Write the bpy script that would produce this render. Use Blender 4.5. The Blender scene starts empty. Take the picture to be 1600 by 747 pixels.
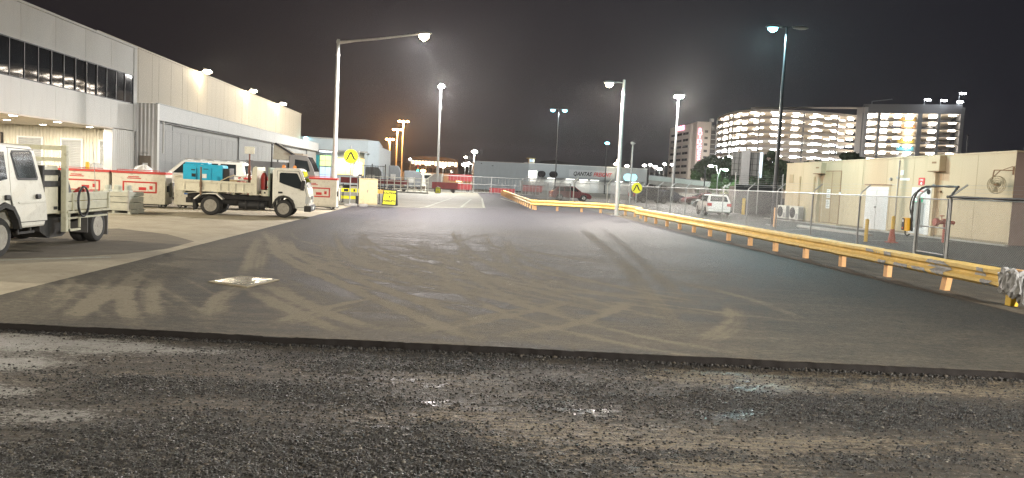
import bpy, math, random
import numpy as np
from mathutils import Vector, Matrix
random.seed(7)
RNG = np.random.default_rng(11)
SC = bpy.context.scene
COL = SC.collection
R = math.radians

# ------------------------------------------------------------------ camera
H0 = 1.7
PITCH, ROLL, YAW = math.atan(90 / 1200), 0.048, R(4.05)
cd = bpy.data.cameras.new('camera'); cam = bpy.data.objects.new('camera', cd); COL.objects.link(cam)
fw = Vector((math.sin(YAW) * math.cos(PITCH), math.cos(YAW) * math.cos(PITCH), -math.sin(PITCH)))
rt = Vector((math.cos(YAW), -math.sin(YAW), 0)); up = rt.cross(fw)
r2 = rt * math.cos(ROLL) + up * math.sin(ROLL); u2 = up * math.cos(ROLL) - rt * math.sin(ROLL)
mw = Matrix((r2, u2, -fw)).transposed().to_4x4(); mw.translation = (0, 0, H0)
cam.matrix_world = mw
cd.sensor_width = 36; cd.lens = 27.0; cd.clip_start = 0.1; cd.clip_end = 6000
SC.camera = cam
SC.render.resolution_x, SC.render.resolution_y = 1024, 478

# ------------------------------------------------------------------ night sky
W = bpy.data.worlds.new('World'); SC.world = W; W.use_nodes = True
nt = W.node_tree; N = nt.nodes; L = nt.links
bg = N['Background']
def wn(t, **k):
    n = N.new(t)
    for a, b in k.items(): setattr(n, a, b)
    return n
tc = wn('ShaderNodeTexCoord'); sep = wn('ShaderNodeSeparateXYZ'); L.new(tc.outputs['Generated'], sep.inputs[0])
az = wn('ShaderNodeMapRange'); az.inputs[1].default_value = -0.7; az.inputs[2].default_value = 0.75
L.new(sep.outputs['X'], az.inputs[0])
mixaz = wn('ShaderNodeMix', data_type='RGBA'); L.new(az.outputs[0], mixaz.inputs['Factor'])
mixaz.inputs[6].default_value = (0.0225, 0.0180, 0.0200, 1); mixaz.inputs[7].default_value = (0.0190, 0.0190, 0.0270, 1)
dot = wn('ShaderNodeVectorMath', operation='DOT_PRODUCT'); dot.inputs[1].default_value = Vector((-0.095, 0.99, 0.035)).normalized()
L.new(tc.outputs['Generated'], dot.inputs[0])
pw = wn('ShaderNodeMath', operation='POWER'); pw.inputs[1].default_value = 160; pw.use_clamp = True; L.new(dot.outputs['Value'], pw.inputs[0])
noi = wn('ShaderNodeTexNoise'); noi.inputs['Scale'].default_value = 2.2; noi.inputs['Detail'].default_value = 4
mp = wn('ShaderNodeMapping'); mp.inputs['Scale'].default_value = (1, 1, 3.5); L.new(tc.outputs['Generated'], mp.inputs[0]); L.new(mp.outputs[0], noi.inputs['Vector'])
nm = wn('ShaderNodeMapRange'); nm.inputs[3].default_value = 0.82; nm.inputs[4].default_value = 1.18; L.new(noi.outputs['Fac'], nm.inputs[0])
hz = wn('ShaderNodeMath', operation='ABSOLUTE'); L.new(sep.outputs['Z'], hz.inputs[0])
hz2 = wn('ShaderNodeMath', operation='MULTIPLY'); hz2.inputs[1].default_value = -14; L.new(hz.outputs[0], hz2.inputs[0])
hz3 = wn('ShaderNodeMath', operation='EXPONENT'); L.new(hz2.outputs[0], hz3.inputs[0])
gl = wn('ShaderNodeMath', operation='MULTIPLY'); L.new(pw.outputs[0], gl.inputs[0]); L.new(hz3.outputs[0], gl.inputs[1])
vs = wn('ShaderNodeVectorMath', operation='SCALE'); vs.inputs[0].default_value = (0.03, 0.010, 0.004); L.new(gl.outputs[0], vs.inputs['Scale'])
sc_ = wn('ShaderNodeVectorMath', operation='SCALE'); L.new(mixaz.outputs[2], sc_.inputs[0]); L.new(nm.outputs[0], sc_.inputs['Scale'])
ad = wn('ShaderNodeVectorMath', operation='ADD'); L.new(sc_.outputs[0], ad.inputs[0]); L.new(vs.outputs[0], ad.inputs[1])
L.new(ad.outputs[0], bg.inputs['Color']); bg.inputs['Strength'].default_value = .46

# ------------------------------------------------------------------ exposure and renderer
vsn = SC.view_settings
vsn.view_transform = 'Standard'; vsn.look = 'None'; vsn.gamma = 1; vsn.exposure = 0.54
cy = SC.cycles
cy.use_denoising = True; cy.max_bounces = 5; cy.diffuse_bounces = 2; cy.glossy_bounces = 2; cy.transmission_bounces = 4
cy.transparent_max_bounces = 6; cy.volume_bounces = 0
cy.caustics_reflective = False; cy.caustics_refractive = False; cy.sample_clamp_indirect = 4; cy.sample_clamp_direct = 0
cy.use_light_tree = True; cy.denoising_prefilter = 'NONE'; cy.use_adaptive_sampling = False
# ------------------------------------------------------------------ mesh helpers
class MB:
    def __init__(s): s.v = []; s.f = []; s.m = []; s.cm = 0
    def add(s, vs, fs):
        b = len(s.v); s.v += [tuple(p) for p in vs]
        s.f += [tuple(b + i for i in f) for f in fs]; s.m += [s.cm] * len(fs); return s
    def mat(s, i): s.cm = i; return s
    def box(s, x0, x1, y0, y1, z0, z1):
        return s.add([(x0, y0, z0), (x1, y0, z0), (x1, y1, z0), (x0, y1, z0), (x0, y0, z1), (x1, y0, z1), (x1, y1, z1), (x0, y1, z1)],
                     [(0, 3, 2, 1), (4, 5, 6, 7), (0, 1, 5, 4), (1, 2, 6, 5), (2, 3, 7, 6), (3, 0, 4, 7)])
    def bar(s, a, b, w, h, upv=(0, 0, 1)):
        a, b = Vector(a), Vector(b); d = (b - a).normalized(); u = Vector(upv)
        if abs(d.dot(u)) > .98: u = Vector((1, 0, 0))
        sd = d.cross(u).normalized(); u = sd.cross(d)
        vs = [p + sd * (i * w / 2) + u * (j * h / 2) for p in (a, b) for i, j in ((-1, -1), (1, -1), (1, 1), (-1, 1))]
        return s.add(vs, [(3, 2, 1, 0), (4, 5, 6, 7), (0, 1, 5, 4), (1, 2, 6, 5), (2, 3, 7, 6), (3, 0, 4, 7)])
    def tube(s, pts, r, n=8, closed=False):
        pts = [Vector(p) for p in pts]; k = len(pts); rs = r if isinstance(r, (list, tuple)) else [r] * k
        vs = []; u = None
        for i, p in enumerate(pts):
            d = ((pts[min(i + 1, k - 1)] - pts[max(i - 1, 0)])).normalized()
            if u is None:
                u = Vector((0, 0, 1)) if abs(d.z) < .9 else Vector((1, 0, 0))
            u = (u - d * u.dot(d)).normalized(); w = d.cross(u)
            vs += [p + (u * math.cos(2 * math.pi * j / n) + w * math.sin(2 * math.pi * j / n)) * rs[i] for j in range(n)]
        fs = [(i * n + j, i * n + (j + 1) % n, (i + 1) * n + (j + 1) % n, (i + 1) * n + j) for i in range(k - 1) for j in range(n)]
        fs += [tuple(range(n - 1, -1, -1)), tuple((k - 1) * n + j for j in range(n))]
        return s.add(vs, fs)
    def prism(s, poly, axis, a, b):
        n = len(poly)
        def P(p, t): return {'x': (t, p[0], p[1]), 'y': (p[0], t, p[1]), 'z': (p[0], p[1], t)}[axis]
        area = sum(poly[i][0] * poly[(i + 1) % n][1] - poly[(i + 1) % n][0] * poly[i][1] for i in range(n))
        if (area < 0) != (axis == 'y'): poly = poly[::-1]
        vs = [P(p, a) for p in poly] + [P(p, b) for p in poly]
        fs = [tuple(range(n - 1, -1, -1)), tuple(range(n, 2 * n))] + [(i, (i + 1) % n, n + (i + 1) % n, n + i) for i in range(n)]
        return s.add(vs, fs)
    def lathe(s, prof, c=(0, 0, 0), axis='z', n=20):
        # prof: list of (radius, height)
        vs = []
        for r, h in prof:
            for j in range(n):
                ca, sa = math.cos(2 * math.pi * j / n) * r, math.sin(2 * math.pi * j / n) * r
                p = {'z': (ca, sa, h), 'y': (sa, h, ca), 'x': (h, ca, sa)}[axis]
                vs.append((c[0] + p[0], c[1] + p[1], c[2] + p[2]))
        k = len(prof)
        fs = [(i * n + j, i * n + (j + 1) % n, (i + 1) * n + (j + 1) % n, (i + 1) * n + j) for i in range(k - 1) for j in range(n)]
        fs += [tuple(range(n - 1, -1, -1)), tuple((k - 1) * n + j for j in range(n))]
        return s.add(vs, fs)
    def quad(s, a, b, c, d): return s.add([a, b, c, d], [(0, 1, 2, 3)])
    def sweep(s, prof, path):
        # prof: (side, up) open profile; path: points; gives a thin skin with its own two-sided thickness
        path = [Vector(p) for p in path]; k = len(path); n = len(prof); vs = []
        for i, p in enumerate(path):
            d = (path[min(i + 1, k - 1)] - path[max(i - 1, 0)]); d.z = 0; d.normalize()
            sd = Vector((d.y, -d.x, 0))
            vs += [p + sd * a + Vector((0, 0, b)) for a, b in prof]
        fs = [(i * n + j, (i + 1) * n + j, (i + 1) * n + (j + 1) % n, i * n + (j + 1) % n) for i in range(k - 1) for j in range(n)]
        fs += [tuple(range(n)), tuple((k - 1) * n + j for j in range(n - 1, -1, -1))]
        return s.add(vs, fs)
    def build(s, name, mats, parent=None, smooth=False, bevel=0, kind=None, loc=None, label=None):
        me = bpy.data.meshes.new(name); me.from_pydata(s.v, [], s.f)
        for m in (mats if isinstance(mats, (list, tuple)) else [mats]): me.materials.append(m)
        if s.m and max(s.m): me.polygons.foreach_set('material_index', s.m)
        if smooth:
            me.polygons.foreach_set('use_smooth', [True] * len(me.polygons))
            me.set_sharp_from_angle(angle=R(38))
        o = link(name, me, parent, loc)
        if bevel:
            b = o.modifiers.new('bevel', 'BEVEL'); b.width = bevel; b.segments = 2; b.limit_method = 'ANGLE'; b.angle_limit = R(35)
        if kind: o['kind'] = kind
        if label: o['label'] = label
        return o
def link(name, me, parent=None, loc=None):
    o = bpy.data.objects.new(name, me); COL.objects.link(o)
    if parent is not None: o.parent = parent
    if loc is not None: o.location = loc
    return o
def tag(o, label, cat, group=None):
    o['label'] = label; o['category'] = cat
    if group: o['group'] = group
    return o
def thing(name, label, cat, loc=(0, 0, 0), rz=0, group=None):
    o = bpy.data.objects.new(name, None); COL.objects.link(o); o.location = loc; o.rotation_euler = (0, 0, rz)
    o.empty_display_size = .2
    return tag(o, label, cat, group)
def dup(o, loc, rz=None, label=None, parent=None):
    c = o.copy(); COL.objects.link(c)
    if parent is not None: c.parent = parent
    else:
        c.location = loc
        if rz is not None: c.rotation_euler = (0, 0, rz)
        if label: c['label'] = label
    for ch in o.children: dup(ch, None, parent=c)
    return c
def share(o, loc, rz=None, scale=None):          # a further piece of the same kind under the same parent
    c = o.copy(); COL.objects.link(c); c.location = loc
    if rz is not None: c.rotation_euler = (0, 0, rz)
    if scale is not None: c.scale = scale
    return c
def text(body, size, loc, rot, mat, parent, name='lettering', spacing=1.0, shear=0, ext=.004, width=None, bold=0):
    cu = bpy.data.curves.new(name, 'FONT'); cu.body = body; cu.size = size; cu.align_x = 'CENTER'; cu.align_y = 'CENTER'
    cu.extrude = ext; cu.offset = bold; cu.space_character = spacing; cu.shear = shear; cu.materials.append(mat); cu.resolution_u = 3
    tmp = bpy.data.objects.new('tmp', cu); COL.objects.link(tmp); me = bpy.data.meshes.new_from_object(tmp); me.name = name
    bpy.data.objects.remove(tmp); bpy.data.curves.remove(cu)
    o = link(name, me, parent, loc); o.rotation_euler = rot
    if width: o.scale = (width, 1, 1)
    return o
def lamp(kind, parent, loc, power, color, size=.2, target=None, cone=None, blend=.6):
    ld = bpy.data.lights.new('bulb', kind); ld.energy = power; ld.color = color
    if kind == 'AREA': ld.shape = 'DISK'; ld.size = size
    else: ld.shadow_soft_size = size
    if kind == 'SPOT': ld.spot_size = R(cone or 150); ld.spot_blend = blend
    o = link('bulb', ld, parent, loc)
    if target is not None:
        o.rotation_euler = (Vector(target) - Vector(loc)).to_track_quat('-Z', 'Y').to_euler()
    return o

# ------------------------------------------------------------------ materials
def M(name, col, rough=.6, metal=0, var=.16, scale=3.0, bump=0, bscale=60, grime=0, gcol=(.12, .10, .075), stretch=None, spec=None, coat=0):
    m = bpy.data.materials.new(name); m.use_nodes = True; t = m.node_tree; n = t.nodes; l = t.links
    p = n['Principled BSDF']; p.inputs['Roughness'].default_value = rough; p.inputs['Metallic'].default_value = metal
    if spec is not None: p.inputs['Specular IOR Level'].default_value = spec
    if coat: p.inputs['Coat Weight'].default_value = coat; p.inputs['Coat Roughness'].default_value = .08
    tcx = n.new('ShaderNodeTexCoord'); mpx = n.new('ShaderNodeMapping'); l.new(tcx.outputs['Object'], mpx.inputs[0])
    if stretch: mpx.inputs['Scale'].default_value = stretch
    a = n.new('ShaderNodeTexNoise'); a.inputs['Scale'].default_value = scale; a.inputs['Detail'].default_value = 6; a.inputs['Roughness'].default_value = .62
    l.new(mpx.outputs[0], a.inputs['Vector'])
    mr = n.new('ShaderNodeMapRange'); mr.inputs[1].default_value = .25; mr.inputs[2].default_value = .75
    mr.inputs[3].default_value = 1 - var; mr.inputs[4].default_value = 1 + var; l.new(a.outputs['Fac'], mr.inputs[0])
    sc = n.new('ShaderNodeVectorMath'); sc.operation = 'SCALE'; sc.inputs[0].default_value = col; l.new(mr.outputs[0], sc.inputs['Scale'])
    out = sc.outputs[0]
    if grime:
        b = n.new('ShaderNodeTexNoise'); b.inputs['Scale'].default_value = scale * 2.7; b.inputs['Detail'].default_value = 8; b.inputs['Roughness'].default_value = .7
        l.new(mpx.outputs[0], b.inputs['Vector'])
        g = n.new('ShaderNodeMapRange'); g.inputs[1].default_value = .52; g.inputs[2].default_value = .72; g.inputs[4].default_value = grime; l.new(b.outputs['Fac'], g.inputs[0])
        mx = n.new('ShaderNodeMix'); mx.data_type = 'RGBA'; l.new(g.outputs[0], mx.inputs['Factor']); l.new(out, mx.inputs[6]); mx.inputs[7].default_value = (*gcol, 1)
        out = mx.outputs[2]
    l.new(out, p.inputs['Base Color'])
    rr = n.new('ShaderNodeMapRange'); rr.inputs[3].default_value = max(rough - .08, .02); rr.inputs[4].default_value = min(rough + .12, 1); l.new(a.outputs['Fac'], rr.inputs[0]); l.new(rr.outputs[0], p.inputs['Roughness'])
    if bump:
        c = n.new('ShaderNodeTexNoise'); c.inputs['Scale'].default_value = bscale; c.inputs['Detail'].default_value = 5; l.new(mpx.outputs[0], c.inputs['Vector'])
        bp = n.new('ShaderNodeBump'); bp.inputs['Strength'].default_value = bump; bp.inputs['Distance'].default_value = .02; l.new(c.outputs['Fac'], bp.inputs['Height']); l.new(bp.outputs[0], p.inputs['Normal'])
    return m
def EM(name, col, st, sample=False):
    m = bpy.data.materials.new(name); m.use_nodes = True; t = m.node_tree
    p = t.nodes['Principled BSDF']; p.inputs['Base Color'].default_value = (*col, 1); p.inputs['Emission Color'].default_value = (*col, 1); p.inputs['Emission Strength'].default_value = st
    if not sample: m.cycles.emission_sampling = 'NONE'
    return m
def GLASS(name, tint=(.012, .014, .016), rough=.03):
    m = bpy.data.materials.new(name); m.use_nodes = True; p = m.node_tree.nodes['Principled BSDF']
    p.inputs['Base Color'].default_value = (*tint, 1); p.inputs['Roughness'].default_value = rough; p.inputs['Specular IOR Level'].default_value = .8
    return m
m_white = M('white_paint', (.72, .71, .64), .38, var=.07, grime=.35, gcol=(.32, .28, .2), scale=2.2, coat=.3)
m_cream = M('cream_paint', (.66, .63, .50), .45, var=.09, grime=.5, gcol=(.28, .23, .15), scale=3)
m_binw = M('bin_white_paint', (.66, .63, .53), .5, var=.08, grime=.55, gcol=(.30, .26, .19), scale=2.5)
m_tray = M('tray_paint', (.50, .49, .36), .5, var=.12, grime=.6, gcol=(.16, .13, .09), scale=4)
m_red = M('red_paint', (.50, .045, .035), .45, var=.15, grime=.4)
m_dred = M('dark_red_paint', (.22, .02, .025), .5, var=.2, grime=.4)
m_blue = M('blue_paint', (.03, .13, .42), .5, var=.15, grime=.3)
m_cyan = M('cyan_paint', (.015, .40, .62), .42, var=.1, grime=.3, gcol=(.1, .2, .25))
m_black = M('black_plastic', (.014, .014, .015), .55, var=.3, scale=8)
m_rubber = M('tyre_rubber', (.02, .019, .018), .8, var=.35, scale=12, bump=.3, bscale=40)
m_chassis = M('chassis_black', (.018, .017, .016), .7, var=.35, grime=.4)
m_rim = M('steel_rim', (.36, .34, .30), .42, .5, var=.25, grime=.6, gcol=(.12, .09, .06), scale=9)
m_galv = M('galvanised_steel', (.36, .37, .365), .45, .6, var=.18, scale=7)
m_galvd = M('weathered_galvanised_steel', (.36, .36, .35), .5, .6, var=.25, scale=7, grime=.4)
m_pole = M('painted_pole', (.52, .52, .49), .45, .1, var=.12, scale=3, grime=.3)
m_dpole = M('dark_pole', (.018, .020, .022), .45, var=.3)
m_yellow = M('yellow_rail_paint', (.78, .56, .18), .55, var=.14, scale=5, grime=.45, gcol=(.42, .26, .08), bump=.15, bscale=25)
m_ypost = M('orange_yellow_post_paint', (.74, .43, .20), .6, var=.12, scale=5, grime=.3, gcol=(.35, .18, .06))
m_bollard = M('yellow_bollard_paint', (.66, .43, .04), .5, var=.14, grime=.5)
m_signy = M('sign_yellow', (.72, .70, .02), .4, var=.05, grime=.1)
m_tape = M('torn_grey_tape', (.33, .335, .345), .45, var=.3, scale=14, bump=.7, bscale=18)
m_glass = GLASS('dark_glass'); m_glass2 = GLASS('truck_glass', (.02, .026, .028), .06)
m_lampwhite = EM('lamp_white', (1, .95, .86), 40); m_lampwarm = EM('lamp_warm', (1, .86, .62), 40)
m_lampcool = EM('lamp_cool', (.30, .86, 1), 9); m_lampor = EM('lamp_orange', (1, .55, .2), 30)
m_conc = M('raw_concrete', (.34, .33, .30), .85, var=.18, scale=2, bump=.2, bscale=30, grime=.3)
m_orange = M('safety_orange', (.70, .13, .03), .5, var=.1)
m_chrome = M('bright_metal', (.7, .7, .68), .2, .9, var=.1)
m_print = M('black_print', (.015, .015, .015), .6, var=.1); m_printr = M('red_print', (.52, .03, .03), .5, var=.1); m_printw = M('white_print', (.75, .75, .72), .5, var=.05)
m_lens_r = M('red_lens', (.45, .015, .012), .2, var=.1); m_lens_w = M('clear_lens', (.62, .64, .64), .12, .2, var=.1); m_lens_a = M('amber_lens', (.75, .25, .03), .2, var=.1)
# ------------------------------------------------------------------ ground
def hash2(ix, iy, s):
    n = (ix.astype(np.int64) * 374761393 + iy.astype(np.int64) * 668265263 + s * 974711) & 0x7fffffff
    n = ((n ^ (n >> 13)) * 1274126177) & 0x7fffffff
    return ((n ^ (n >> 16)) & 0xffff) / 65535.0
def vnoise(x, y, s=0):
    ix, iy = np.floor(x), np.floor(y); fx, fy = x - ix, y - iy
    fx = fx * fx * (3 - 2 * fx); fy = fy * fy * (3 - 2 * fy)
    a, b = hash2(ix, iy, s), hash2(ix + 1, iy, s); c, d = hash2(ix, iy + 1, s), hash2(ix + 1, iy + 1, s)
    return (a * (1 - fx) + b * fx) * (1 - fy) + (c * (1 - fx) + d * fx) * fy
def fbm(x, y, s=0, o=5, g=.5):
    t = 0; w = 1; tot = 0
    for k in range(o):
        t = t + w * vnoise(x * 2 ** k, y * 2 ** k, s + k * 17); tot += w; w *= g
    return t / tot
def sstep(a, b, x):
    t = np.clip((x - a) / (b - a), 0, 1); return t * t * (3 - 2 * t)
def ground_point(px, py, z=0):                    # where a sight line of the photograph meets the ground
    d = fw * 1200 + r2 * (px - 800) + u2 * (373.5 - py); k = (z - H0) / d.z
    return d.x * k, d.y * k
def grid(name, X, Y, Z, mat, attrs=None, smooth=True):
    h, w = X.shape; me = bpy.data.meshes.new(name)
    co = np.stack([X, Y, Z], -1).reshape(-1, 3).astype(np.float32)
    i = np.arange(h * w).reshape(h, w); q = np.stack([i[:-1, :-1], i[:-1, 1:], i[1:, 1:], i[1:, :-1]], -1).reshape(-1)
    nq = len(q) // 4
    me.vertices.add(h * w); me.vertices.foreach_set('co', co.ravel())
    me.loops.add(len(q)); me.loops.foreach_set('vertex_index', q.astype(np.int32))
    me.polygons.add(nq); me.polygons.foreach_set('loop_start', np.arange(0, nq * 4, 4, dtype=np.int32))
    me.update(calc_edges=True)
    if smooth: me.polygons.foreach_set('use_smooth', np.ones(nq, bool))
    for k, a in (attrs or {}).items():
        at = me.attributes.new(k, 'FLOAT', 'POINT'); at.data.foreach_set('value', a.astype(np.float32).ravel())
    me.materials.append(mat); me.validate()
    o = link(name, me); o['kind'] = 'structure'; return o
def node_mat(name):
    m = bpy.data.materials.new(name); m.use_nodes = True
    t = m.node_tree; p = t.nodes['Principled BSDF']
    tcx = t.nodes.new('ShaderNodeTexCoord')
    def noise(scale, detail=6, rough=.6, vec=None, stretch=None):
        n = t.nodes.new('ShaderNodeTexNoise'); n.inputs['Scale'].default_value = scale; n.inputs['Detail'].default_value = detail; n.inputs['Roughness'].default_value = rough
        if stretch:
            mm = t.nodes.new('ShaderNodeMapping'); mm.inputs['Scale'].default_value = stretch; t.links.new(tcx.outputs['Object'], mm.inputs[0]); t.links.new(mm.outputs[0], n.inputs['Vector'])
        else: t.links.new(tcx.outputs['Object'], n.inputs['Vector'])
        return n.outputs['Fac']
    def attr(k):
        a = t.nodes.new('ShaderNodeAttribute'); a.attribute_name = k; return a.outputs['Fac']
    def ramp(f, a, b, lo=0, hi=1):
        r = t.nodes.new('ShaderNodeMapRange'); r.inputs[1].default_value = a; r.inputs[2].default_value = b; r.inputs[3].default_value = lo; r.inputs[4].default_value = hi; t.links.new(f, r.inputs[0]); return r.outputs[0]
    def math_(op, a, b):
        r = t.nodes.new('ShaderNodeMath'); r.operation = op
        for i, v in enumerate((a, b)):
            if isinstance(v, (int, float)): r.inputs[i].default_value = v
            else: t.links.new(v, r.inputs[i])
        return r.outputs[0]
    def mix(f, a, b):
        r = t.nodes.new('ShaderNodeMix'); r.data_type = 'RGBA'; t.links.new(f, r.inputs['Factor'])
        for i, v in ((6, a), (7, b)):
            if isinstance(v, tuple): r.inputs[i].default_value = (*v, 1)
            else: t.links.new(v, r.inputs[i])
        return r.outputs[2]
    def bump(h, strength, dist, prev=None):
        b = t.nodes.new('ShaderNodeBump'); b.inputs['Strength'].default_value = strength; b.inputs['Distance'].default_value = dist; t.links.new(h, b.inputs['Height'])
        if prev: t.links.new(prev, b.inputs['Normal'])
        return b.outputs[0]
    def voro(scale):
        v = t.nodes.new('ShaderNodeTexVoronoi'); v.inputs['Scale'].default_value = scale; t.links.new(tcx.outputs['Object'], v.inputs['Vector']); return v.outputs['Distance']
    def put(**k):
        for a, v in k.items():
            s = p.inputs[a.replace('_', ' ')]
            if isinstance(v, (int, float)): s.default_value = v
            else: t.links.new(v, s)
    return m, noise, attr, ramp, math_, mix, bump, voro, put

def edge_y(x): return 7.79 - .0716 * x
# far-reaching ground sheet
mg = M('far_ground', (.05, .05, .048), .85, var=.3, scale=.08)
b = MB(); b.quad((-1500, -200, -.14), (1500, -200, -.14), (1500, 1500, -.14), (-1500, 1500, -.14)); b.build('ground', mg, kind='structure')

# --- asphalt lane with dust and tyre tracks
ts = [0.0]
while ts[-1] < 92: ts.append(ts[-1] + .026 + .0042 * ts[-1])
ts = np.array(ts)
xs = np.arange(-5.6, 8.951, .04)
T, X = np.meshgrid(ts, xs, indexing='ij')
Y = 7.79 + T - .0716 * X * np.exp(-T / 6)
dust = np.zeros_like(X)
def seg_dist(X, Y, a, b):
    ax, ay = a; bx, by = b; dx, dy = bx - ax, by - ay; L2 = dx * dx + dy * dy + 1e-9
    t = np.clip(((X - ax) * dx + (Y - ay) * dy) / L2, 0, 1)
    ex, ey = X - ax - t * dx, Y - ay - t * dy
    sgn = np.sign(dx * (Y - ay) - dy * (X - ax))
    return np.hypot(ex, ey), sgn, t * math.sqrt(L2)
def smooth_path(pts, n=5):
    P = [Vector(p) for p in pts]; out = []
    for i in range(len(P) - 1):
        p0, p1, p2, p3 = P[max(i - 1, 0)], P[i], P[i + 1], P[min(i + 2, len(P) - 1)]
        for k in range(n):
            t = k / n
            out.append(.5 * ((2 * p1) + (p2 - p0) * t + (2 * p0 - 5 * p1 + 4 * p2 - p3) * t * t + (3 * p1 - p0 - 3 * p2 + p3) * t ** 3))
    out.append(P[-1]); return out
def track(pix, width, amount, tread=0, twin=None):
    global dust
    pts = smooth_path([Vector((*ground_point(*q), 0)) for q in pix])
    best = np.full(X.shape, 9.0); along = np.zeros_like(X); side = np.zeros_like(X); acc = 0
    xa = np.array([[p.x, p.y] for p in pts]); m = 1.2
    r0 = max(np.searchsorted(ts, xa[:, 1].min() - 9.2 - m), 0); r1 = np.searchsorted(ts, xa[:, 1].max() - 6.5 + m)
    c0 = max(np.searchsorted(xs, xa[:, 0].min() - m), 0); c1 = np.searchsorted(xs, xa[:, 0].max() + m)
    if r1 - r0 < 2 or c1 - c0 < 2: return
    xx, yy = X[r0:r1, c0:c1], Y[r0:r1, c0:c1]; bb = best[r0:r1, c0:c1]; al = along[r0:r1, c0:c1]; sd = side[r0:r1, c0:c1]
    for a, c in zip(pts[:-1], pts[1:]):
        d, s, t = seg_dist(xx, yy, (a.x, a.y), (c.x, c.y)); k = d < bb
        bb[k] = d[k]; al[k] = (acc + t)[k]; sd[k] = (s * d)[k]; acc += (c - a).length
    e = fbm(xx * 6, yy * 6, 31, 4)
    f = 1 - sstep(width * .5 - .05, width * .5 + .05, bb + (e - .5) * .10)
    rib = .55 + .45 * sstep(-.6, .4, np.sin(sd * 2 * math.pi / .09))
    if tread: rib = rib * (.45 + .55 * (np.sin(al * 2 * math.pi / tread + np.abs(sd) * 18) > -.2))
    fade = sstep(0, min(3.0, acc * .35), al) * sstep(0, min(1.5, acc * .25), acc - al)
    patch = 1.7 * fbm(xx * 1.7 + len(pix) * 3.1 + pix[0][0], yy * 1.7, 77, 4) - .12
    v = np.clip(2.2 * amount * (.12 + .88 * fade) * np.clip(patch, .08, 1.2), -.5, .82) * f * rib
    dust[r0:r1, c0:c1] = dust[r0:r1, c0:c1] + v * (1 - np.clip(dust[r0:r1, c0:c1], 0, 1) * .55)
tracks = [
 ([(421, 372), (428, 385), (440, 400), (497, 428), (571, 460), (657, 497), (745, 530)], .34, .95, 0),
 ([(445, 372), (455, 388), (480, 405), (545, 432), (640, 465), (760, 508)], .30, .8, 0),
 ([(408, 370), (400, 385), (394, 402), (388, 430)], .32, .8, .12),
 ([(388, 430), (378, 445), (354, 462), (338, 485), (336, 505)], .30, .6, 0),
 ([(228, 420), (205, 437), (194, 455), (196, 480), (210, 508)], .30, .9, .10),
 ([(250, 430), (232, 450), (232, 475), (240, 500)], .28, .55, .10),
 ([(192, 445), (150, 468), (108, 500)], .32, .75, 0),
 ([(400, 452), (440, 476), (497, 505), (560, 525)], .32, .7, 0),
 ([(424, 440), (470, 470), (520, 492), (600, 520)], .28, .6, 0),
 ([(604, 462), (545, 473), (474, 490), (415, 507)], .16, 1.1, 0),
 ([(531, 382), (545, 398), (575, 412), (640, 430), (715, 450), (810, 475), (930, 505)], .30, .75, 0),
 ([(560, 374), (590, 395), (640, 410), (720, 428), (820, 450), (950, 480)], .28, .6, 0),
 ([(610, 372), (650, 388), (720, 402), (820, 418), (930, 440)], .30, .5, 0),
 ([(800, 521), (886, 508), (954, 488), (996, 470)], .20, 1.1, .16),
 ([(640, 520), (720, 508), (800, 492), (900, 470)], .24, .7, 0),
 ([(1143, 476), (1150, 505), (1097, 538)], .34, .65, .1),
 ([(903, 352), (930, 375), (966, 405), (1011, 457), (1060, 520)], .30, .22, 0),
 ([(935, 352), (970, 380), (1015, 420), (1080, 480)], .26, .16, 0),
 ([(960, 340), (1020, 350), (1080, 362)], .4, .4, 0),
 ([(1060, 440), (1110, 452), (1180, 470), (1260, 500)], .3, .30, .1),
 ([(680, 385), (740, 372), (800, 366)], .3, .3, 0),
 ([(640, 356), (700, 360), (745, 353)], .25, -.35, 0),
 ([(655, 343), (668, 350), (655, 356), (620, 358)], .25, -.3, 0),
 ([(1100, 398), (1160, 410), (1215, 420), (1240, 432)], .7, -.35, 0),
 ([(470, 430), (540, 455), (600, 470)], .5, -.3, 0),
 ([(560, 380), (620, 400), (700, 415)], .35, -.25, 0),
]
# loose dust spread over the lane: heavy near the step, thin far away and along the right kerb
st = fbm(X * .55, Y * 2.6, 5, 5); st2 = fbm(X * 1.6, Y * 7.0, 9, 4); big = fbm(X * .28, Y * .28, 13, 4); fine = fbm(X * 9, Y * 9, 3, 3)
near = .25 + .75 * (1 - sstep(15, 32, Y)); mid = np.exp(-((X - 0.5) / 4.2) ** 2)
dust += .055 * near + .24 * near * mid * sstep(.30, .72, st) + .20 * near * sstep(.35, .75, st2) * (.3 + .7 * mid) + .20 * near * (big - .45)
dust += .13 * np.exp(-((T) / 1.6) ** 2) * (.3 + .7 * fbm(X * .9, Y * 1.3, 21, 4)) * (1 - sstep(2.5, 5.5, X) * .55)
dust += .28 * np.exp(-((X + 5.0) / .6) ** 2) * near
rr_ = random.Random(5)
fine_tracks = []
for pix, w_, a_, td in tracks:
    if a_ < .25: fine_tracks.append((pix, w_, a_, td)); continue
    fine_tracks.append((pix, w_ * .72, a_ * .62, td))
    for k in range(2):
        dx, dy = rr_.uniform(-16, 16), rr_.uniform(-5, 5); s_ = rr_.uniform(.94, 1.06); cx_ = sum(p[0] for p in pix) / len(pix)
        fine_tracks.append(([(cx_ + (p[0] - cx_) * s_ + dx + rr_.uniform(-3, 3), max(p[1] + dy + rr_.uniform(-2, 2), 338)) for p in pix], rr_.uniform(.07, .17), a_ * rr_.uniform(.35, .6), td if k else 0))
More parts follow.
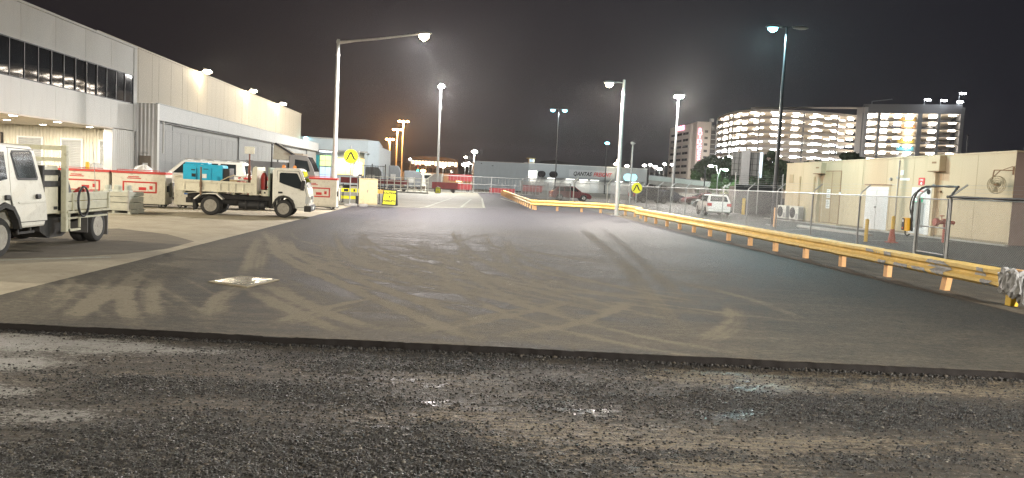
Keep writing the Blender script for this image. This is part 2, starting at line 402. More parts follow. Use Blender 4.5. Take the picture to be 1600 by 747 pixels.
# many thin sweeping arcs of vehicles turning in the middle of the lane
for k in range(34):
    x0 = rr_.uniform(400, 820); y0 = rr_.uniform(356, 400); Ls = rr_.uniform(220, 540); bend = rr_.uniform(.14, .34)
    Hh_ = Ls * bend * rr_.uniform(.9, 1.3); e1, e2 = rr_.uniform(1.4, 2.1), rr_.uniform(.62, .9)
    for m_ in range(2 if k % 2 else 1): fine_tracks.append(([(x0 + 9 * m_ + Ls * (1 - .05 * m_) * u ** e1, y0 + Hh_ * u ** e2) for u in (0, .08, .2, .4, .6, .8, 1)], rr_.uniform(.06, .13), rr_.uniform(.20, .48), 0))
for k in range(14):
    x0 = rr_.uniform(60, 420); y0 = rr_.uniform(415, 450); Ls = rr_.uniform(60, 160); sg_ = rr_.choice((-1, 1))
    fine_tracks.append(([(x0 + sg_ * Ls * .8 * u + 20 * math.sin(2 * u), y0 + Ls * .55 * u) for u in (0, .35, .7, 1)], rr_.uniform(.06, .14), rr_.uniform(.15, .4), 0.1 if k % 3 == 0 else 0))
for tr in fine_tracks: track(*tr)
dust *= 1 - .8 * sstep(25, 31, Y + 2 * (big - .5)) * sstep(-4.6, -3.2, X)
dust *= 1 - .55 * sstep(6.2, 8.3, X + .6 * (fbm(X, Y * .5, 55, 3) - .5))
mott = fbm(X * 5, Y * 3.2, 191, 5, .65); dust = np.clip(dust * (.55 + .45 * fine + .55 * mott) - .10 * sstep(.55, .75, mott), 0, 1)
lavender_sheen = sstep(26, 31, Y + 3 * (fbm(X * .4, Y * .25, 41, 3) - .5))  # dust-free far lane; lavender lamp sheen is painted into its asphalt colour
Z = .006 * (fbm(X * 14, Y * 14, 8, 3) - .5) * np.exp(-T / 14) + .012 * (fbm(X * .5, Y * .5, 18, 3) - .5) * np.exp(-T / 30)
# the broken face of the milled step, in front of the first row
lip = .09 * (fbm(xs * 2.2, xs * 0 + 2, 4, 5) - .5) + .055 * (fbm(xs * 14, xs * 0 + 5, 6, 4) - .5)
rows = []
for k, (dy, z) in enumerate([(-.055, -.125), (-.035, -.085), (-.03, -.05), (-.012, -.022), (-.004, -.006)]):
    j = .045 * (fbm(xs * 30, xs * 0 + k * 3.1, 60 + k, 3) - .5)
    rows.append((xs, Y[0] + dy + lip + j, np.full_like(xs, z) + j * .5))
Y[0] += lip
Xf = np.vstack([np.array([r[0] for r in rows]), X]); Yf = np.vstack([np.array([r[1] for r in rows]), Y]); Zf = np.vstack([np.array([r[2] for r in rows]), Z])
zero = np.zeros((5, len(xs)))
m, noise, attr, ramp, mth, mix, bump, voro, put = node_mat('dusty_asphalt')
grain = noise(160, 3, .7); g2 = noise(38, 5, .7); sp = noise(420, 2, .8); g3 = noise(1, 5, .8, stretch=(11, 17, 10))
base = mix(ramp(g2, .3, .7), (.014, .0135, .013), (.030, .029, .0275))
base = mix(attr('lavender_sheen'), base, mix(ramp(g2, .3, .7), (.042, .040, .049), (.068, .065, .077)))
base = mix(ramp(sp, .60, .74, 0, .5), base, (.13, .12, .105)); base = mix(ramp(g3, .52, .68, 0, .7), base, (.085, .078, .066)); base = mix(ramp(g3, .32, .46, .8, 0), base, (.010, .0095, .009))
df = mth('MULTIPLY', attr('dust'), mth('ADD', ramp(grain, .3, .7, .15, .85), ramp(g3, .32, .68, .0, 1.1)))
col = mix(ramp(df, .03, .85, 0, .97), base, mix(ramp(g2, .3, .7), (.145, .126, .093), (.235, .208, .158)))
put(Base_Color=mix(attr('face'), col, (.010, .008, .0075)), Roughness=mth('ADD', ramp(df, 0, .6, .66, .95), ramp(grain, .3, .7, -.06, .08)))
put(Normal=bump(grain, .55, .012, bump(sp, .35, .006)), Specular_IOR_Level=.18)
grid('asphalt_road', Xf, Yf, Zf, m, dict(dust=np.vstack([zero, dust]), lavender_sheen=np.vstack([zero, lavender_sheen]), face=np.vstack([zero + 1, (T < .02) * 1.0])))

# --- milled strip in front of the step
xm = np.arange(-6.6, 8.2, .028); vm = np.concatenate([np.arange(0, 3.75, .016), 3.75 + np.arange(0, 30) * .12])
V, XM = np.meshgrid(vm, xm, indexing='ij'); YM = edge_y(XM) - .03 - V
gro = fbm(XM * .35, YM * 60, 90, 2); und = fbm(XM * .7, YM * 1.3, 91, 4)
def blob(px, py, rx, ry, k=1.0):
    x0, y0 = ground_point(px, py, -.07); x1, _ = ground_point(px + rx, py, -.07); _, y1 = ground_point(px, py - ry, -.07)
    a, c = max(abs(x1 - x0), .05), max(abs(y1 - y0), .05)
    return k * np.exp(-(((XM - x0) / a) ** 2 + ((YM - y0) / c) ** 2))
wob = fbm(XM * 1.1, YM * 2.4, 101, 5); wob2 = fbm(XM * 2.7, YM * 6, 111, 5)
grav = (blob(150, 720, 420, 75, 1.1) + blob(420, 740, 380, 50, 1.0) + blob(220, 600, 330, 16, .8) + blob(520, 625, 300, 22, .5) + blob(900, 560, 330, 16, .7) +
        blob(560, 560, 260, 20, .5) + blob(1250, 630, 300, 20, .9) + blob(1480, 650, 260, 24, .75) + blob(640, 690, 120, 40, .6) + blob(1050, 720, 200, 14, .5) + blob(1350, 720, 180, 18, .55) +
        blob(400, 560, 160, 28, .45) + blob(1560, 590, 160, 16, .5) + blob(800, 735, 200, 14, .5))
grav = np.clip(grav + 1.5 * (wob - .5) + .9 * (wob2 - .5) - .10, 0, 1)
tan = blob(1450, 602, 260, 14, .8) + blob(1130, 590, 170, 14, .7) + blob(950, 700, 260, 36, .8) + blob(1450, 700, 220, 26, .7) + blob(620, 720, 160, 30, .5) + blob(330, 590, 260, 40, .35) + blob(780, 650, 300, 30, .4) + blob(60, 560, 120, 10, .4)
tan = np.clip(tan * 1.15 + .10 + 1.2 * (fbm(XM * .9, YM * 3.2, 121, 5) - .46) + .5 * (fbm(XM * 2, YM * 34, 131, 3) - .5), 0, 1) * (1 - .75 * grav)
wet = np.clip(blob(30, 535, 150, 14, .9) + blob(30, 565, 90, 12, .8) + blob(1150, 572, 330, 14, .62) + blob(950, 640, 220, 9, .42) + blob(1190, 608, 80, 8, .3) + 1.0 * (wob2 - .66), 0, 1)
pale = np.clip((blob(30, 533, 170, 13, 1.3) + blob(20, 566, 110, 11, 1.2) + blob(0, 610, 80, 12, 1.0) + blob(70, 650, 150, 14, .7) + blob(260, 545, 160, 9, .5)) * (.4 + 1.3 * wob2) + .5 * (wob2 - .55), 0, 1)
lump = fbm(XM * 16, YM * 16, 141, 4); lump2 = fbm(XM * 34, YM * 34, 151, 2)
ZM = -.078 + .012 * (und - .5) + .010 * (gro - .5) * (1 - .7 * grav) + grav * (.022 * (lump - .4) + .020 * (lump2 - .45)) + .005 * (lump2 - .5)
m, noise, attr, ramp, mth, mix, bump, voro, put = node_mat('milled_asphalt')
grain = noise(120, 4, .75); g2 = noise(30, 5, .7); cell = voro(75)
line = noise(1, 3, .6, stretch=(1.2, 75, 30))
body = mix(ramp(g2, .3, .7), (.012, .0098, .0076), (.040, .031, .021))
tanc = mix(ramp(g2, .3, .7), (.085, .067, .043), (.19, .153, .10))
crumb = noise(1, 6, .78, stretch=(16, 34, 20)); crumb2 = noise(1, 5, .75, stretch=(38, 80, 40)); fl_ = mth('ADD', ramp(crumb, .3, .7, -.85, .85), ramp(crumb2, .3, .7, -.5, .5)); tf = mth('ADD', mth('MULTIPLY', attr('tan'), ramp(line, .40, .60, .38, .72)), mth('MULTIPLY', fl_, .60))
c1 = mix(ramp(tf, .30, .58), body, tanc)
c2 = mix(ramp(mth('ADD', attr('grav'), mth('MULTIPLY', fl_, -.55)), .42, .56), c1, mix(ramp(cell, .1, .6), (.008, .008, .0085), (.026, .024, .022)))
c3 = mix(ramp(noise(210, 3, .75), .58, .70, 0, .65), c2, (.10, .088, .07))
c3 = mix(ramp(mth('ADD', attr('pale'), mth('MULTIPLY', fl_, .85)), .45, .75, 0, .9), c3, mix(ramp(g2, .3, .7), (.15, .148, .14), (.30, .295, .28)))
put(Base_Color=c3, Roughness=mth('SUBTRACT', ramp(grain, .3, .7, .62, .85), mth('MULTIPLY', attr('wet'), .50)))
put(Normal=bump(line, .30, .012, bump(cell, .5, .012, bump(grain, .7, .012))), Coat_Weight=mth('MULTIPLY', attr('wet'), .9), Coat_Roughness=.22)
grid('milled_ground', XM[::-1], YM[::-1], ZM[::-1], m, dict(grav=grav[::-1], tan=tan[::-1], wet=wet[::-1], pale=pale[::-1]))

# --- loose stones lying on the milled strip
def stones(name, n, mats, weight, rmin, rmax, zoff):
    P = weight.ravel() / weight.sum(); idx = RNG.choice(P.size, n, p=P)
    cx = XM.ravel()[idx] + RNG.uniform(-.02, .02, n); cyy = YM.ravel()[idx] + RNG.uniform(-.015, .015, n); cz = ZM.ravel()[idx]
    r = rmin + (rmax - rmin) * RNG.random(n) ** 2.6
    ico = np.array([(0, 0, 1), (.9, 0, .35), (.2, .88, .3), (-.8, .5, .35), (-.75, -.55, .3), (.3, -.9, .35), (.75, .55, -.4), (-.3, .9, -.4), (-.95, 0, -.4), (-.2, -.95, -.4), (.8, -.5, -.4)])
    fc = np.array([(0, 1, 2), (0, 2, 3), (0, 3, 4), (0, 4, 5), (0, 5, 1), (1, 6, 2), (2, 6, 7), (2, 7, 3), (3, 7, 8), (3, 8, 4), (4, 8, 9), (4, 9, 5), (5, 9, 10), (5, 10, 1), (1, 10, 6)])
    k = len(ico); v = ico[None] * (1 + RNG.uniform(-.35, .35, (n, k, 3))) * np.stack([r * RNG.uniform(.8, 1.4, n), r * RNG.uniform(.8, 1.3, n), r * RNG.uniform(.5, .85, n)], -1)[:, None]
    a = RNG.uniform(0, 6.28, n); ca, sa = np.cos(a)[:, None], np.sin(a)[:, None]
    v = np.stack([v[..., 0] * ca - v[..., 1] * sa + cx[:, None], v[..., 0] * sa + v[..., 1] * ca + cyy[:, None], v[..., 2] + (cz + r * zoff)[:, None]], -1)
    f = (fc[None] + (np.arange(n) * k)[:, None, None]).reshape(-1).astype(np.int32)
    me = bpy.data.meshes.new(name); me.vertices.add(n * k); me.vertices.foreach_set('co', v.astype(np.float32).ravel())
    me.loops.add(len(f)); me.loops.foreach_set('vertex_index', f); nt_ = len(f) // 3
    me.polygons.add(nt_); me.polygons.foreach_set('loop_start', np.arange(0, len(f), 3, dtype=np.int32)); me.update(calc_edges=True)
    for q in mats: me.materials.append(q)
    me.polygons.foreach_set('material_index', np.repeat(RNG.choice(len(mats), n, p=(np.array([.58, .3, .105, .015][:len(mats)]) / sum([.58, .3, .105, .015][:len(mats)]))), len(fc)).astype(np.int32))
    o = link(name, me); o['kind'] = 'stuff'; return o
sm = [M('bitumen_stone', (.010, .0098, .0098), .45, var=.5, scale=30, spec=.3), M('dark_grey_stone', (.022, .021, .0195), .45, var=.5, scale=30), M('brown_stone', (.050, .042, .032), .7, var=.4, scale=30), M('pale_stone', (.15, .14, .12), .7, var=.3, scale=30)]
vis = sstep(3.6, 4.4, YM) * sstep(-6.4, -5.5, XM) * (1 - sstep(6.6, 7.6, XM))
stones('loose_gravel', 78000, sm, (grav ** 1.6 + .09 + .5 * np.exp(-(V / .12) ** 2)) * vis * (1 - .7 * wet) * (1 - .8 * pale), .0035, .0125, .35)
stones('edge_crumbs', 4200, [sm[0], sm[1], sm[2]], np.exp(-(V / .045) ** 2) * vis * (.3 + fbm(XM * 2.3, YM, 171, 3)), .006, .021, .75)
sm2 = [sm[2], sm[1], sm[3]]
stones('scattered_stones', 5000, sm2, (tan * .6 + .3) * vis, .002, .007, .2)

# --- yard, apron, verge and car park
def slab(name, pts, z, mat, hide_edge=.12):
    b = MB(); b.prism([tuple(p) for p in pts], 'z', z - hide_edge, z); return b.build(name, mat, kind='structure')
m, noise, attr, ramp, mth, mix, bump, voro, put = node_mat('yard_concrete')
g = noise(1.1, 8, .7); h = noise(9, 6, .7); s = noise(120, 3, .7); dr = noise(.5, 6, .6, stretch=(1, .35, 1))
c = mix(ramp(g, .3, .7), (.25, .215, .15), (.40, .355, .26)); c = mix(ramp(h, .55, .75, 0, .5), c, (.15, .125, .09)); c = mix(ramp(dr, .55, .72, 0, .45), c, (.13, .11, .085))
put(Base_Color=c, Roughness=ramp(h, .2, .8, .7, .95), Normal=bump(s, .4, .01, bump(h, .2, .02)))
m_yard = m
slab('yard', [(-70, edge_y(-5.6) - .2), (-5.55, edge_y(-5.6) - .2), (-5.55, 33.5), (-4.7, 33.6), (-4.6, 42), (-70, 42)], -.004, m_yard)
m, noise, attr, ramp, mth, mix, bump, voro, put = node_mat('apron_concrete')
g = noise(.35, 8, .7); h = noise(5, 6, .7); s = noise(60, 3, .7)
c = mix(ramp(g, .3, .7), (.13, .125, .098), (.22, .21, .165)); c = mix(ramp(h, .55, .75, 0, .5), c, (.08, .075, .06))
put(Base_Color=c, Roughness=ramp(h, .2, .8, .6, .9), Normal=bump(s, .3, .02))
m_apron = m
slab('apron', [(-90, 42), (-4.6, 42), (-2.2, 42.6), (1.6, 46.9), (2.1, 70), (2.3, 104), (30, 108), (30, 330), (-90, 330)], .006, m_apron)
m, noise, attr, ramp, mth, mix, bump, voro, put = node_mat('verge_dirt')
g = noise(1.3, 8, .7); h = noise(14, 6, .75); s = noise(90, 3, .7)
c = mix(ramp(g, .3, .7), (.045, .037, .028), (.12, .10, .07)); c = mix(ramp(h, .52, .72, 0, .6), c, (.03, .026, .02))
put(Base_Color=c, Roughness=.92, Normal=bump(h, .6, .04, bump(s, .5, .01)))
xv = np.concatenate([np.arange(8.55, 10.6, .06), np.arange(10.6, 15.0, .25)]); yv = np.arange(6.2, 48, .12); YV, XV = np.meshgrid(yv, xv, indexing='ij')
eb = 8.9 + .35 * np.clip((15 - YV) / 4, 0, 1.5) * 0 + .10 * (fbm(XV * 0 + 2, YV * .7, 31, 4) - .5)
ZV = -.012 + .026 * sstep(0, .35, XV - eb) * (.4 + fbm(XV * 2, YV * 2, 44, 4)) + .012 * (fbm(XV * 9, YV * 9, 45, 3) - .5) * sstep(0, .3, XV - eb)
grid('verge', XV, YV, ZV, m)
m, noise, attr, ramp, mth, mix, bump, voro, put = node_mat('carpark_asphalt')
g = noise(.5, 8, .65); h = noise(8, 6, .7); s = noise(110, 3, .7)
c = mix(ramp(g, .3, .7), (.045, .044, .040), (.085, .08, .072)); c = mix(ramp(h, .58, .75, 0, .5), c, (.12, .115, .10))
put(Base_Color=c, Roughness=ramp(g, .2, .8, .6, .85), Normal=bump(s, .4, .01))
m_cp = m
slab('carpark_ground', [(8.7, 5), (160, 5), (160, 330), (28, 330), (28, 107), (8.7, 104)], -.016, m_cp)
# darker brown patch laid on the yard beside the crew-cab truck
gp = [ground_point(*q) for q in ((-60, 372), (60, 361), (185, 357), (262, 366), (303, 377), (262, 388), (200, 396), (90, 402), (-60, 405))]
slab('dark_yard_patch', [tuple(p) for p in gp], .001, M('dull_brown_patch', (.135, .115, .082), .85, var=.35, scale=1.5, grime=.6, gcol=(.14, .12, .085), bump=.4, bscale=60), .03)
# faded painted lines
m_line = M('worn_line_paint', (.34, .34, .28), .7, var=.3, scale=6, grime=.8, gcol=(.10, .095, .08))
def stripe(a, c, w, z, mat=m_line):
    a, c = Vector((*a, z)), Vector((*c, z)); d = (c - a).normalized(); s = Vector((d.y, -d.x, 0)) * w / 2
    b = MB(); b.prism([tuple((p)[:2]) for p in (a - s, a + s, c + s, c - s)], 'z', z - .02, z); o = b.build('road_marking', mat, kind='structure'); return o
for a, c in (((.1, 46), (1.0, 66)), ((-1.9, 44), (-.7, 66)), ((1.5, 47.0), (2.05, 70)), ((-2.2, 42.7), (1.6, 47.0)), ((-3.6, 54), (-1.4, 54.4)), ((4.6, 60), (4.0, 75))):
    stripe(a, c, .13, .011)
stripe((-9.6, 11.6), (-6.2, 14.2), .12, .001); stripe((-11, 14.5), (-7.6, 14.6), .10, .001)
for a, c in (((21.8, 32.5), (16.6, 30.2)), ((15.6, 36), (20.2, 40)), ((17.4, 47), (22, 48))): stripe(a, c, .12, -.010, M('worn_white_line', (.30, .29, .26), .7, var=.3, scale=5, grime=.7, gcol=(.07, .065, .06)))
# steel service cover set in the asphalt
t = thing('service_cover', 'bright worn steel service cover set crooked in the asphalt', 'manhole cover', (-3.2, 11.72, 0), 0)
q = [(-3.65, 11.54), (-2.98, 11.14), (-2.72, 12.02), (-3.38, 12.26)]; q = [(x + 3.2, y - 11.72) for x, y in q]
m_cover = M('worn_steel_cover', (.24, .235, .22), .24, .9, var=.3, scale=5, grime=.8, gcol=(.16, .135, .09), bump=.10, bscale=22)
b = MB(); b.prism(q, 'z', -.03, .016); b.build('frame', M('cover_frame', (.30, .26, .18), .6, .3, grime=.5), t)
q2 = [(x * .86, y * .86) for x, y in q]; b = MB(); b.prism(q2, 'z', .012, .022); b.build('plate', m_cover, t, bevel=.006)
# ------------------------------------------------------------------ helpers for buildings built in place
class Site:
    """a thing whose parts are written in world coordinates"""
    def __init__(s, name, label, cat, loc, group=None):
        s.t = thing(name, label, cat, loc, 0, group); s.o = -Vector(loc)
    def build(s, mb, name, mats, **k): return mb.build(name, mats, s.t, loc=s.o, **k)
    def light(s, kind, loc, *a, target=None, **k):
        lo = Vector(loc) + s.o
        return lamp(kind, s.t, lo, *a, target=None if target is None else Vector(target) + s.o, **k)
    def text(s, body, size, loc, rot, mat, **k): return text(body, size, Vector(loc) + s.o, rot, mat, s.t, **k)
def corrugated(a, c, z0, z1, pitch=.2, depth=.03):
    a, c = Vector((*a, 0)), Vector((*c, 0)); d = (c - a); Ln = d.length; d.normalize(); nrm = Vector((d.y, -d.x, 0)); n = max(int(Ln / pitch), 1); st = Ln / n
    vs = []; fs = []
    prof = [(0, 0), (.35, 0), (.5, 1), (.85, 1)]
    pts = [a + d * ((i + u) * st) + nrm * (w * depth) for i in range(n) for u, w in prof] + [c]
    for p in pts: vs += [(p.x, p.y, z0), (p.x, p.y, z1)]
    for i in range(len(pts) - 1): fs.append((2 * i, 2 * i + 2, 2 * i + 3, 2 * i + 1))
    return MB().add(vs, fs)
m_panel = M('pale_grey_wall_panel', (.50, .49, .455), .6, var=.07, scale=.6, grime=.25, gcol=(.30, .285, .25), stretch=(1, 1, .25))
m_hang = M('beige_wall_panel', (.44, .385, .29), .62, var=.07, scale=.5, grime=.35, gcol=(.32, .27, .19), stretch=(1, 1, .15))
m_band = M('grey_fascia_sheet', (.42, .425, .415), .55, var=.08, scale=.5, grime=.2, gcol=(.25, .25, .24))
m_door = M('grey_sliding_door', (.27, .275, .27), .6, var=.14, scale=.35, grime=.4, gcol=(.15, .145, .135), stretch=(1, 1, .3))
m_cor = M('white_corrugated_sheet', (.55, .54, .50), .5, var=.06, scale=.8, grime=.2, gcol=(.4, .37, .3))
m_corc = M('cream_corrugated_sheet', (.62, .58, .47), .5, var=.05, scale=.8, grime=.15, gcol=(.45, .4, .3))
m_roll = M('roller_slat', (.42, .43, .42), .45, .3, var=.08, scale=2, grime=.2)
m_frame = M('white_door_frame', (.70, .69, .66), .5, var=.05)
m_soffit = M('soffit_board', (.62, .55, .47), .7, var=.06, scale=1)
m_dkframe = M('dark_window_frame', (.03, .03, .03), .5, .3, var=.2)
m_brown = M('brown_door_paint', (.19, .155, .115), .6, var=.14, scale=2, grime=.4)

# ---------------- office block with the window band and the loading recess
OX, OY = -20.0, 49.05
S = Site('office_block', 'pale grey office block with dark window band above bright loading recess', 'building', (OX, OY, 0))
Y0 = -14.0
b = MB(); b.box(OX - 25, OX - .06, Y0, OY - .05, 3.72, 8.6); b.box(OX - 25, OX - .03, Y0, OY - .05, 8.6, 8.66)
S.build(b, 'upper_storey_core', m_panel)
b = MB(); b.box(OX - .12, OX + .03, Y0, OY + .02, 8.64, 8.76); b.box(OX - .12, OX + .02, OY - .42, OY + .01, 3.66, 8.63)
S.build(b, 'parapet_capping', m_panel)
nP = 21; pw_ = 3.0; base = OY - .45
for (z0, z1) in ((3.68, 5.26), (6.99, 8.62)):
    first = None
    for i in range(nP):
        y = base - i * pw_
        if first is None:
            b = MB(); b.box(-.06, 0, -pw_ + .012, 0, z0, z1); first = b.build('wall_panel', m_panel, S.t, loc=Vector((OX, y, 0)) + S.o)
        else: share(first, Vector((OX, y, 0)) + S.o)
# window band: panes, mullions, sills
wy1 = 48.58; pitch = 1.17
b = MB(); b.box(OX - .07, OX + .02, Y0, wy1, 5.265, 5.31); b.box(OX - .07, OX + .02, Y0, wy1, 6.94, 6.985); S.build(b, 'window_rail', m_dkframe)
fp = fm = None
for i in range(24):
    y = wy1 - i * pitch; p = Vector((OX, y, 0)) + S.o
    if fp is None:
        b = MB(); b.box(-.03, -.02, -pitch + .05, -.03, 5.32, 6.93); fp = b.build('window_pane', m_glass, S.t, loc=p); fp.rotation_euler = (0, 0, R(.15))
        b = MB(); b.box(-.06, .015, -.03, .02, 5.312, 6.938); fm = b.build('mullion', m_dkframe, S.t, loc=p)
    else:
        o = share(fp, p); o.rotation_euler = (0, R(random.uniform(-.15, .15)), R(random.uniform(-.2, .2))); share(fm, p)
b = MB(); b.box(OX - .06, OX - .01, Y0, wy1 - 24 * pitch - .02, 5.312, 6.938); S.build(b, 'window_pane', m_glass)
# ground floor: end pier, back wall of recess, soffit
RY = 47.5
b = MB(); b.box(OX - .5, OX - .03, 45.88, OY - .03, -.1, 3.64); S.build(b, 'pier', m_panel)
S.build(corrugated((OX - .031, 45.9), (OX - .031, OY), 0, 3.63, .25, .02), 'pier_cladding', m_cor)
b = MB(); b.box(OX - 25, OX - .5, Y0, 47.9, 3.66, 3.715); b.box(OX - .10, OX - .002, Y0, 45.86, 3.60, 3.675); S.build(b, 'soffit', m_soffit)
b = MB(); b.box(OX - 25, OX - .5, RY + .06, RY + .3, -.1, 3.66); b.box(OX - 12, OX - 11.7, Y0, RY, -.1, 3.66); S.build(b, 'recess_wall', m_corc)
S.build(corrugated((OX - 12, RY + .05), (OX - .5, RY + .05), 0, 3.655, .19, .035), 'recess_cladding', m_corc)
b = MB(); b.box(OX - 12, OX - .5, RY + .0, RY + .05, 0, .22); S.build(b, 'kick_rail', m_frame)
for x0, x1 in ((-26.07, -24.78), (-23.61, -22.51), (-21.41, -20.36), (-29.2, -28.0)):
    b = MB(); z1 = 2.9
    for a, c, e, f in ((x0 - .10, x0, 0, z1 + .1), (x1, x1 + .10, 0, z1 + .1), (x0, x1, z1, z1 + .1)): b.box(a, c, RY - .05, RY + .03, e, f)
    d = S.build(b, 'roller_door', m_frame)
    n = 29; h = z1 / n; s0 = None
    for i in range(n):
        if s0 is None:
            b = MB(); b.add([(x0, 0, 0), (x1, 0, 0), (x1, -.022, h * .3), (x0, -.022, h * .3), (x1, -.022, h * .75), (x0, -.022, h * .75), (x1, 0, h - .006), (x0, 0, h - .006)],
                            [(0, 1, 2, 3), (3, 2, 4, 5), (5, 4, 6, 7)]); s0 = b.build('slat', m_roll, d, loc=(0, RY - .0, 0))
        else: share(s0, (0, RY - .0, i * h))
b = MB(); b.box(-27.75, -27.0, RY - .14, RY - .02, 2.25, 3.1); o = S.build(b, 'notice_board', m_brown)
b = MB(); b.box(-27.79, -26.96, RY - .13, RY - .03, 2.20, 2.248); b.box(-27.79, -26.96, RY - .13, RY - .03, 3.102, 3.15); b.box(-27.0 + .002, -26.95, RY - .15, RY - .01, 2.25, 3.1); b.build('board_frame', m_dkframe, o)
for k, (x, y) in enumerate([(-23.4, 41.57), (-20.55, 36.99), (-23.57, 45.3), (-20.75, 41.27), (-21.01, 45.3), (-23.4, 37.2), (-20.8, 32.5), (-23.4, 32.8), (-26.4, 41.4), (-26.5, 45.2), (-26.4, 37), (-20.8, 28), (-20.8, 23.5), (-20.8, 19)]):
    b = MB(); b.lathe([(.17, -.04), (.24, -.05), (.26, 0)], (x, y, 3.655), 'z', 16); d = S.build(b, 'downlight', m_frame)
    b = MB(); b.lathe([(.165, -.048), (.165, -.044)], (x, y, 3.655), 'z', 16); b.build('lens', m_lampwhite, d)
    S.light('AREA', (x, y, 3.59), 120, (1, .90, .76), size=.3)
b = MB(); b.box(OX + .03, OX + .09, OY - .25, OY - .19, .1, 3.6); b.box(OX + .02, OX + .10, OY - .26, OY - .18, 3.3, 3.36); S.build(b, 'conduit', m_galvd)
# wall floods on the part of the block that continues beside the photographer
for y, pwr in ((20.0, 900), (2.0, 800)):
    b = MB(); b.bar((OX + .03, y, 8.3), (OX + .5, y, 8.45), .06, .06); d = S.build(b, 'floodlight', m_galvd)
    b = MB(); b.box(OX + .42, OX + .72, y - .22, y + .22, 8.36, 8.50); b.build('lamp_housing', m_galvd, d)
    b = MB(); b.box(OX + .44, OX + .70, y - .20, y + .20, 8.35, 8.358); b.build('lens', m_lampwarm, d)
    S.light('SPOT', (OX + .62, y, 8.30), pwr * 9.0, (1, .88, .68), size=.16, target=(OX + 7, y - 1, 0), cone=165, blend=.5)

# ---------------- long hangar behind it
HX = -22.5; BX = -18.9
S = Site('hangar', 'long beige hangar with grey sliding doors and floodlights along its parapet', 'building', (BX, 49.5, 0))
b = MB(); b.box(HX - 40, HX - .07, 49.2, 110, -.1, 9.5); S.build(b, 'hangar_core', m_hang)
f0 = None
for i in range(50):
    y = 49.4 + i * 1.21
    if f0 is None:
        b = MB(); b.box(-.07, 0, .006, 1.204, 5.3, 9.58); f0 = b.build('wall_panel', m_hang, S.t, loc=Vector((HX, y, 0)) + S.o)
    else:
        o = share(f0, Vector((HX + random.uniform(-.006, .006), y, 0)) + S.o)
b = MB(); b.box(HX - .1, HX + .05, 49.25, 110.02, 9.585, 9.70); S.build(b, 'parapet_capping', m_hang)
b = MB(); b.box(HX - .05, BX - .02, 49.62, 104, 5.30, 5.42); S.build(b, 'lean_to_roof', m_band)
f0 = None
for i in range(9):
    y = 49.62 + i * 6.03
    if f0 is None:
        b = MB(); b.box(-.12, 0, .008, 6.022, 4.45, 5.45); f0 = b.build('fascia_sheet', m_band, S.t, loc=Vector((BX, y, 0)) + S.o)
    else: share(f0, Vector((BX, y, 0)) + S.o)
b = MB(); b.box(BX - .16, BX + .04, 49.6, 103.9, 5.452, 5.50); S.build(b, 'gutter', m_band)
b = MB(); b.box(BX - .55, BX - .14, 49.62, 103.8, 4.33, 4.446); S.build(b, 'door_track', m_dkframe)
for k, (ya, yb) in enumerate([(49.9, 52.9), (52.9, 68.1), (68.1, 83.6), (83.6, 97.6), (97.6, 103.7)]):
    xo = BX - .28 - (.09 if k % 2 else 0); n = max(int((yb - ya) / 1.5), 1); w = (yb - ya) / n
    b = MB(); b.box(xo - .06, xo, ya + .05, yb - .05, .03, 4.33); d = S.build(b, 'sliding_door', m_door)
    b = MB(); b.box(xo + .001, xo + .03, ya + .05, ya + .16, .03, 4.32); b.box(xo + .001, xo + .03, yb - .16, yb - .05, .03, 4.32); b.box(xo + .001, xo + .028, ya + .16, yb - .16, 3.9, 3.97); b.build('door_stile', m_door, d)
    for i in range(n):
        b = MB(); b.box(xo + .001, xo + .018, ya + .17 + i * (w - .02), ya + .14 + (i + 1) * (w - .02), .08, 3.88); b.build('door_sheet', m_door, d)
b = MB(); b.box(BX - .29, BX - .22, 70.6, 71.7, 0, 2.5); o = S.build(b, 'personnel_door', m_brown)
b = MB(); b.box(BX - .24, BX - .16, 71.72, 72.5, 0, 2.5); b.build('open_leaf', m_dkframe, o)
S.build(corrugated((-20.3, 49.5), (BX, 49.5), 0, 5.45, .2, .03), 'end_wall', m_cor)
b = MB(); b.box(-20.3, BX - .005, 49.53, 49.6, 0, 5.44); S.build(b, 'end_wall_lining', m_cor)
b = MB(); b.box(BX - .02, BX + .03, 49.44, 49.75, 0, 5.46); S.build(b, 'corner_flashing', m_cor)
b = MB(); b.box(-19.93, -19.25, 49.40, 49.47, 0, 2.2); o = S.build(b, 'door', m_brown)
b = MB(); b.box(-19.72, -19.42, 49.385, 49.398, 1.0, 1.75); b.build('notice', m_frame, o)
b = MB(); b.box(-19.68, -19.46, 49.38, 49.384, 1.45, 1.6); b.box(-19.63, -19.51, 49.38, 49.384, 1.1, 1.35); b.build('notice_print', m_print, o)
b = MB(); b.tube([(-19.8, 49.44, 2.35), (-19.75, 49.3, 2.42), (-19.45, 49.3, 2.42), (-19.4, 49.44, 2.35)], .02, 6); S.build(b, 'door_hood', m_galvd)
b = MB(); b.tube([(BX + .07, 50.3, 2.4), (BX + .07, 50.3, 4.44)], .06, 8); S.build(b, 'downpipe', m_cor)
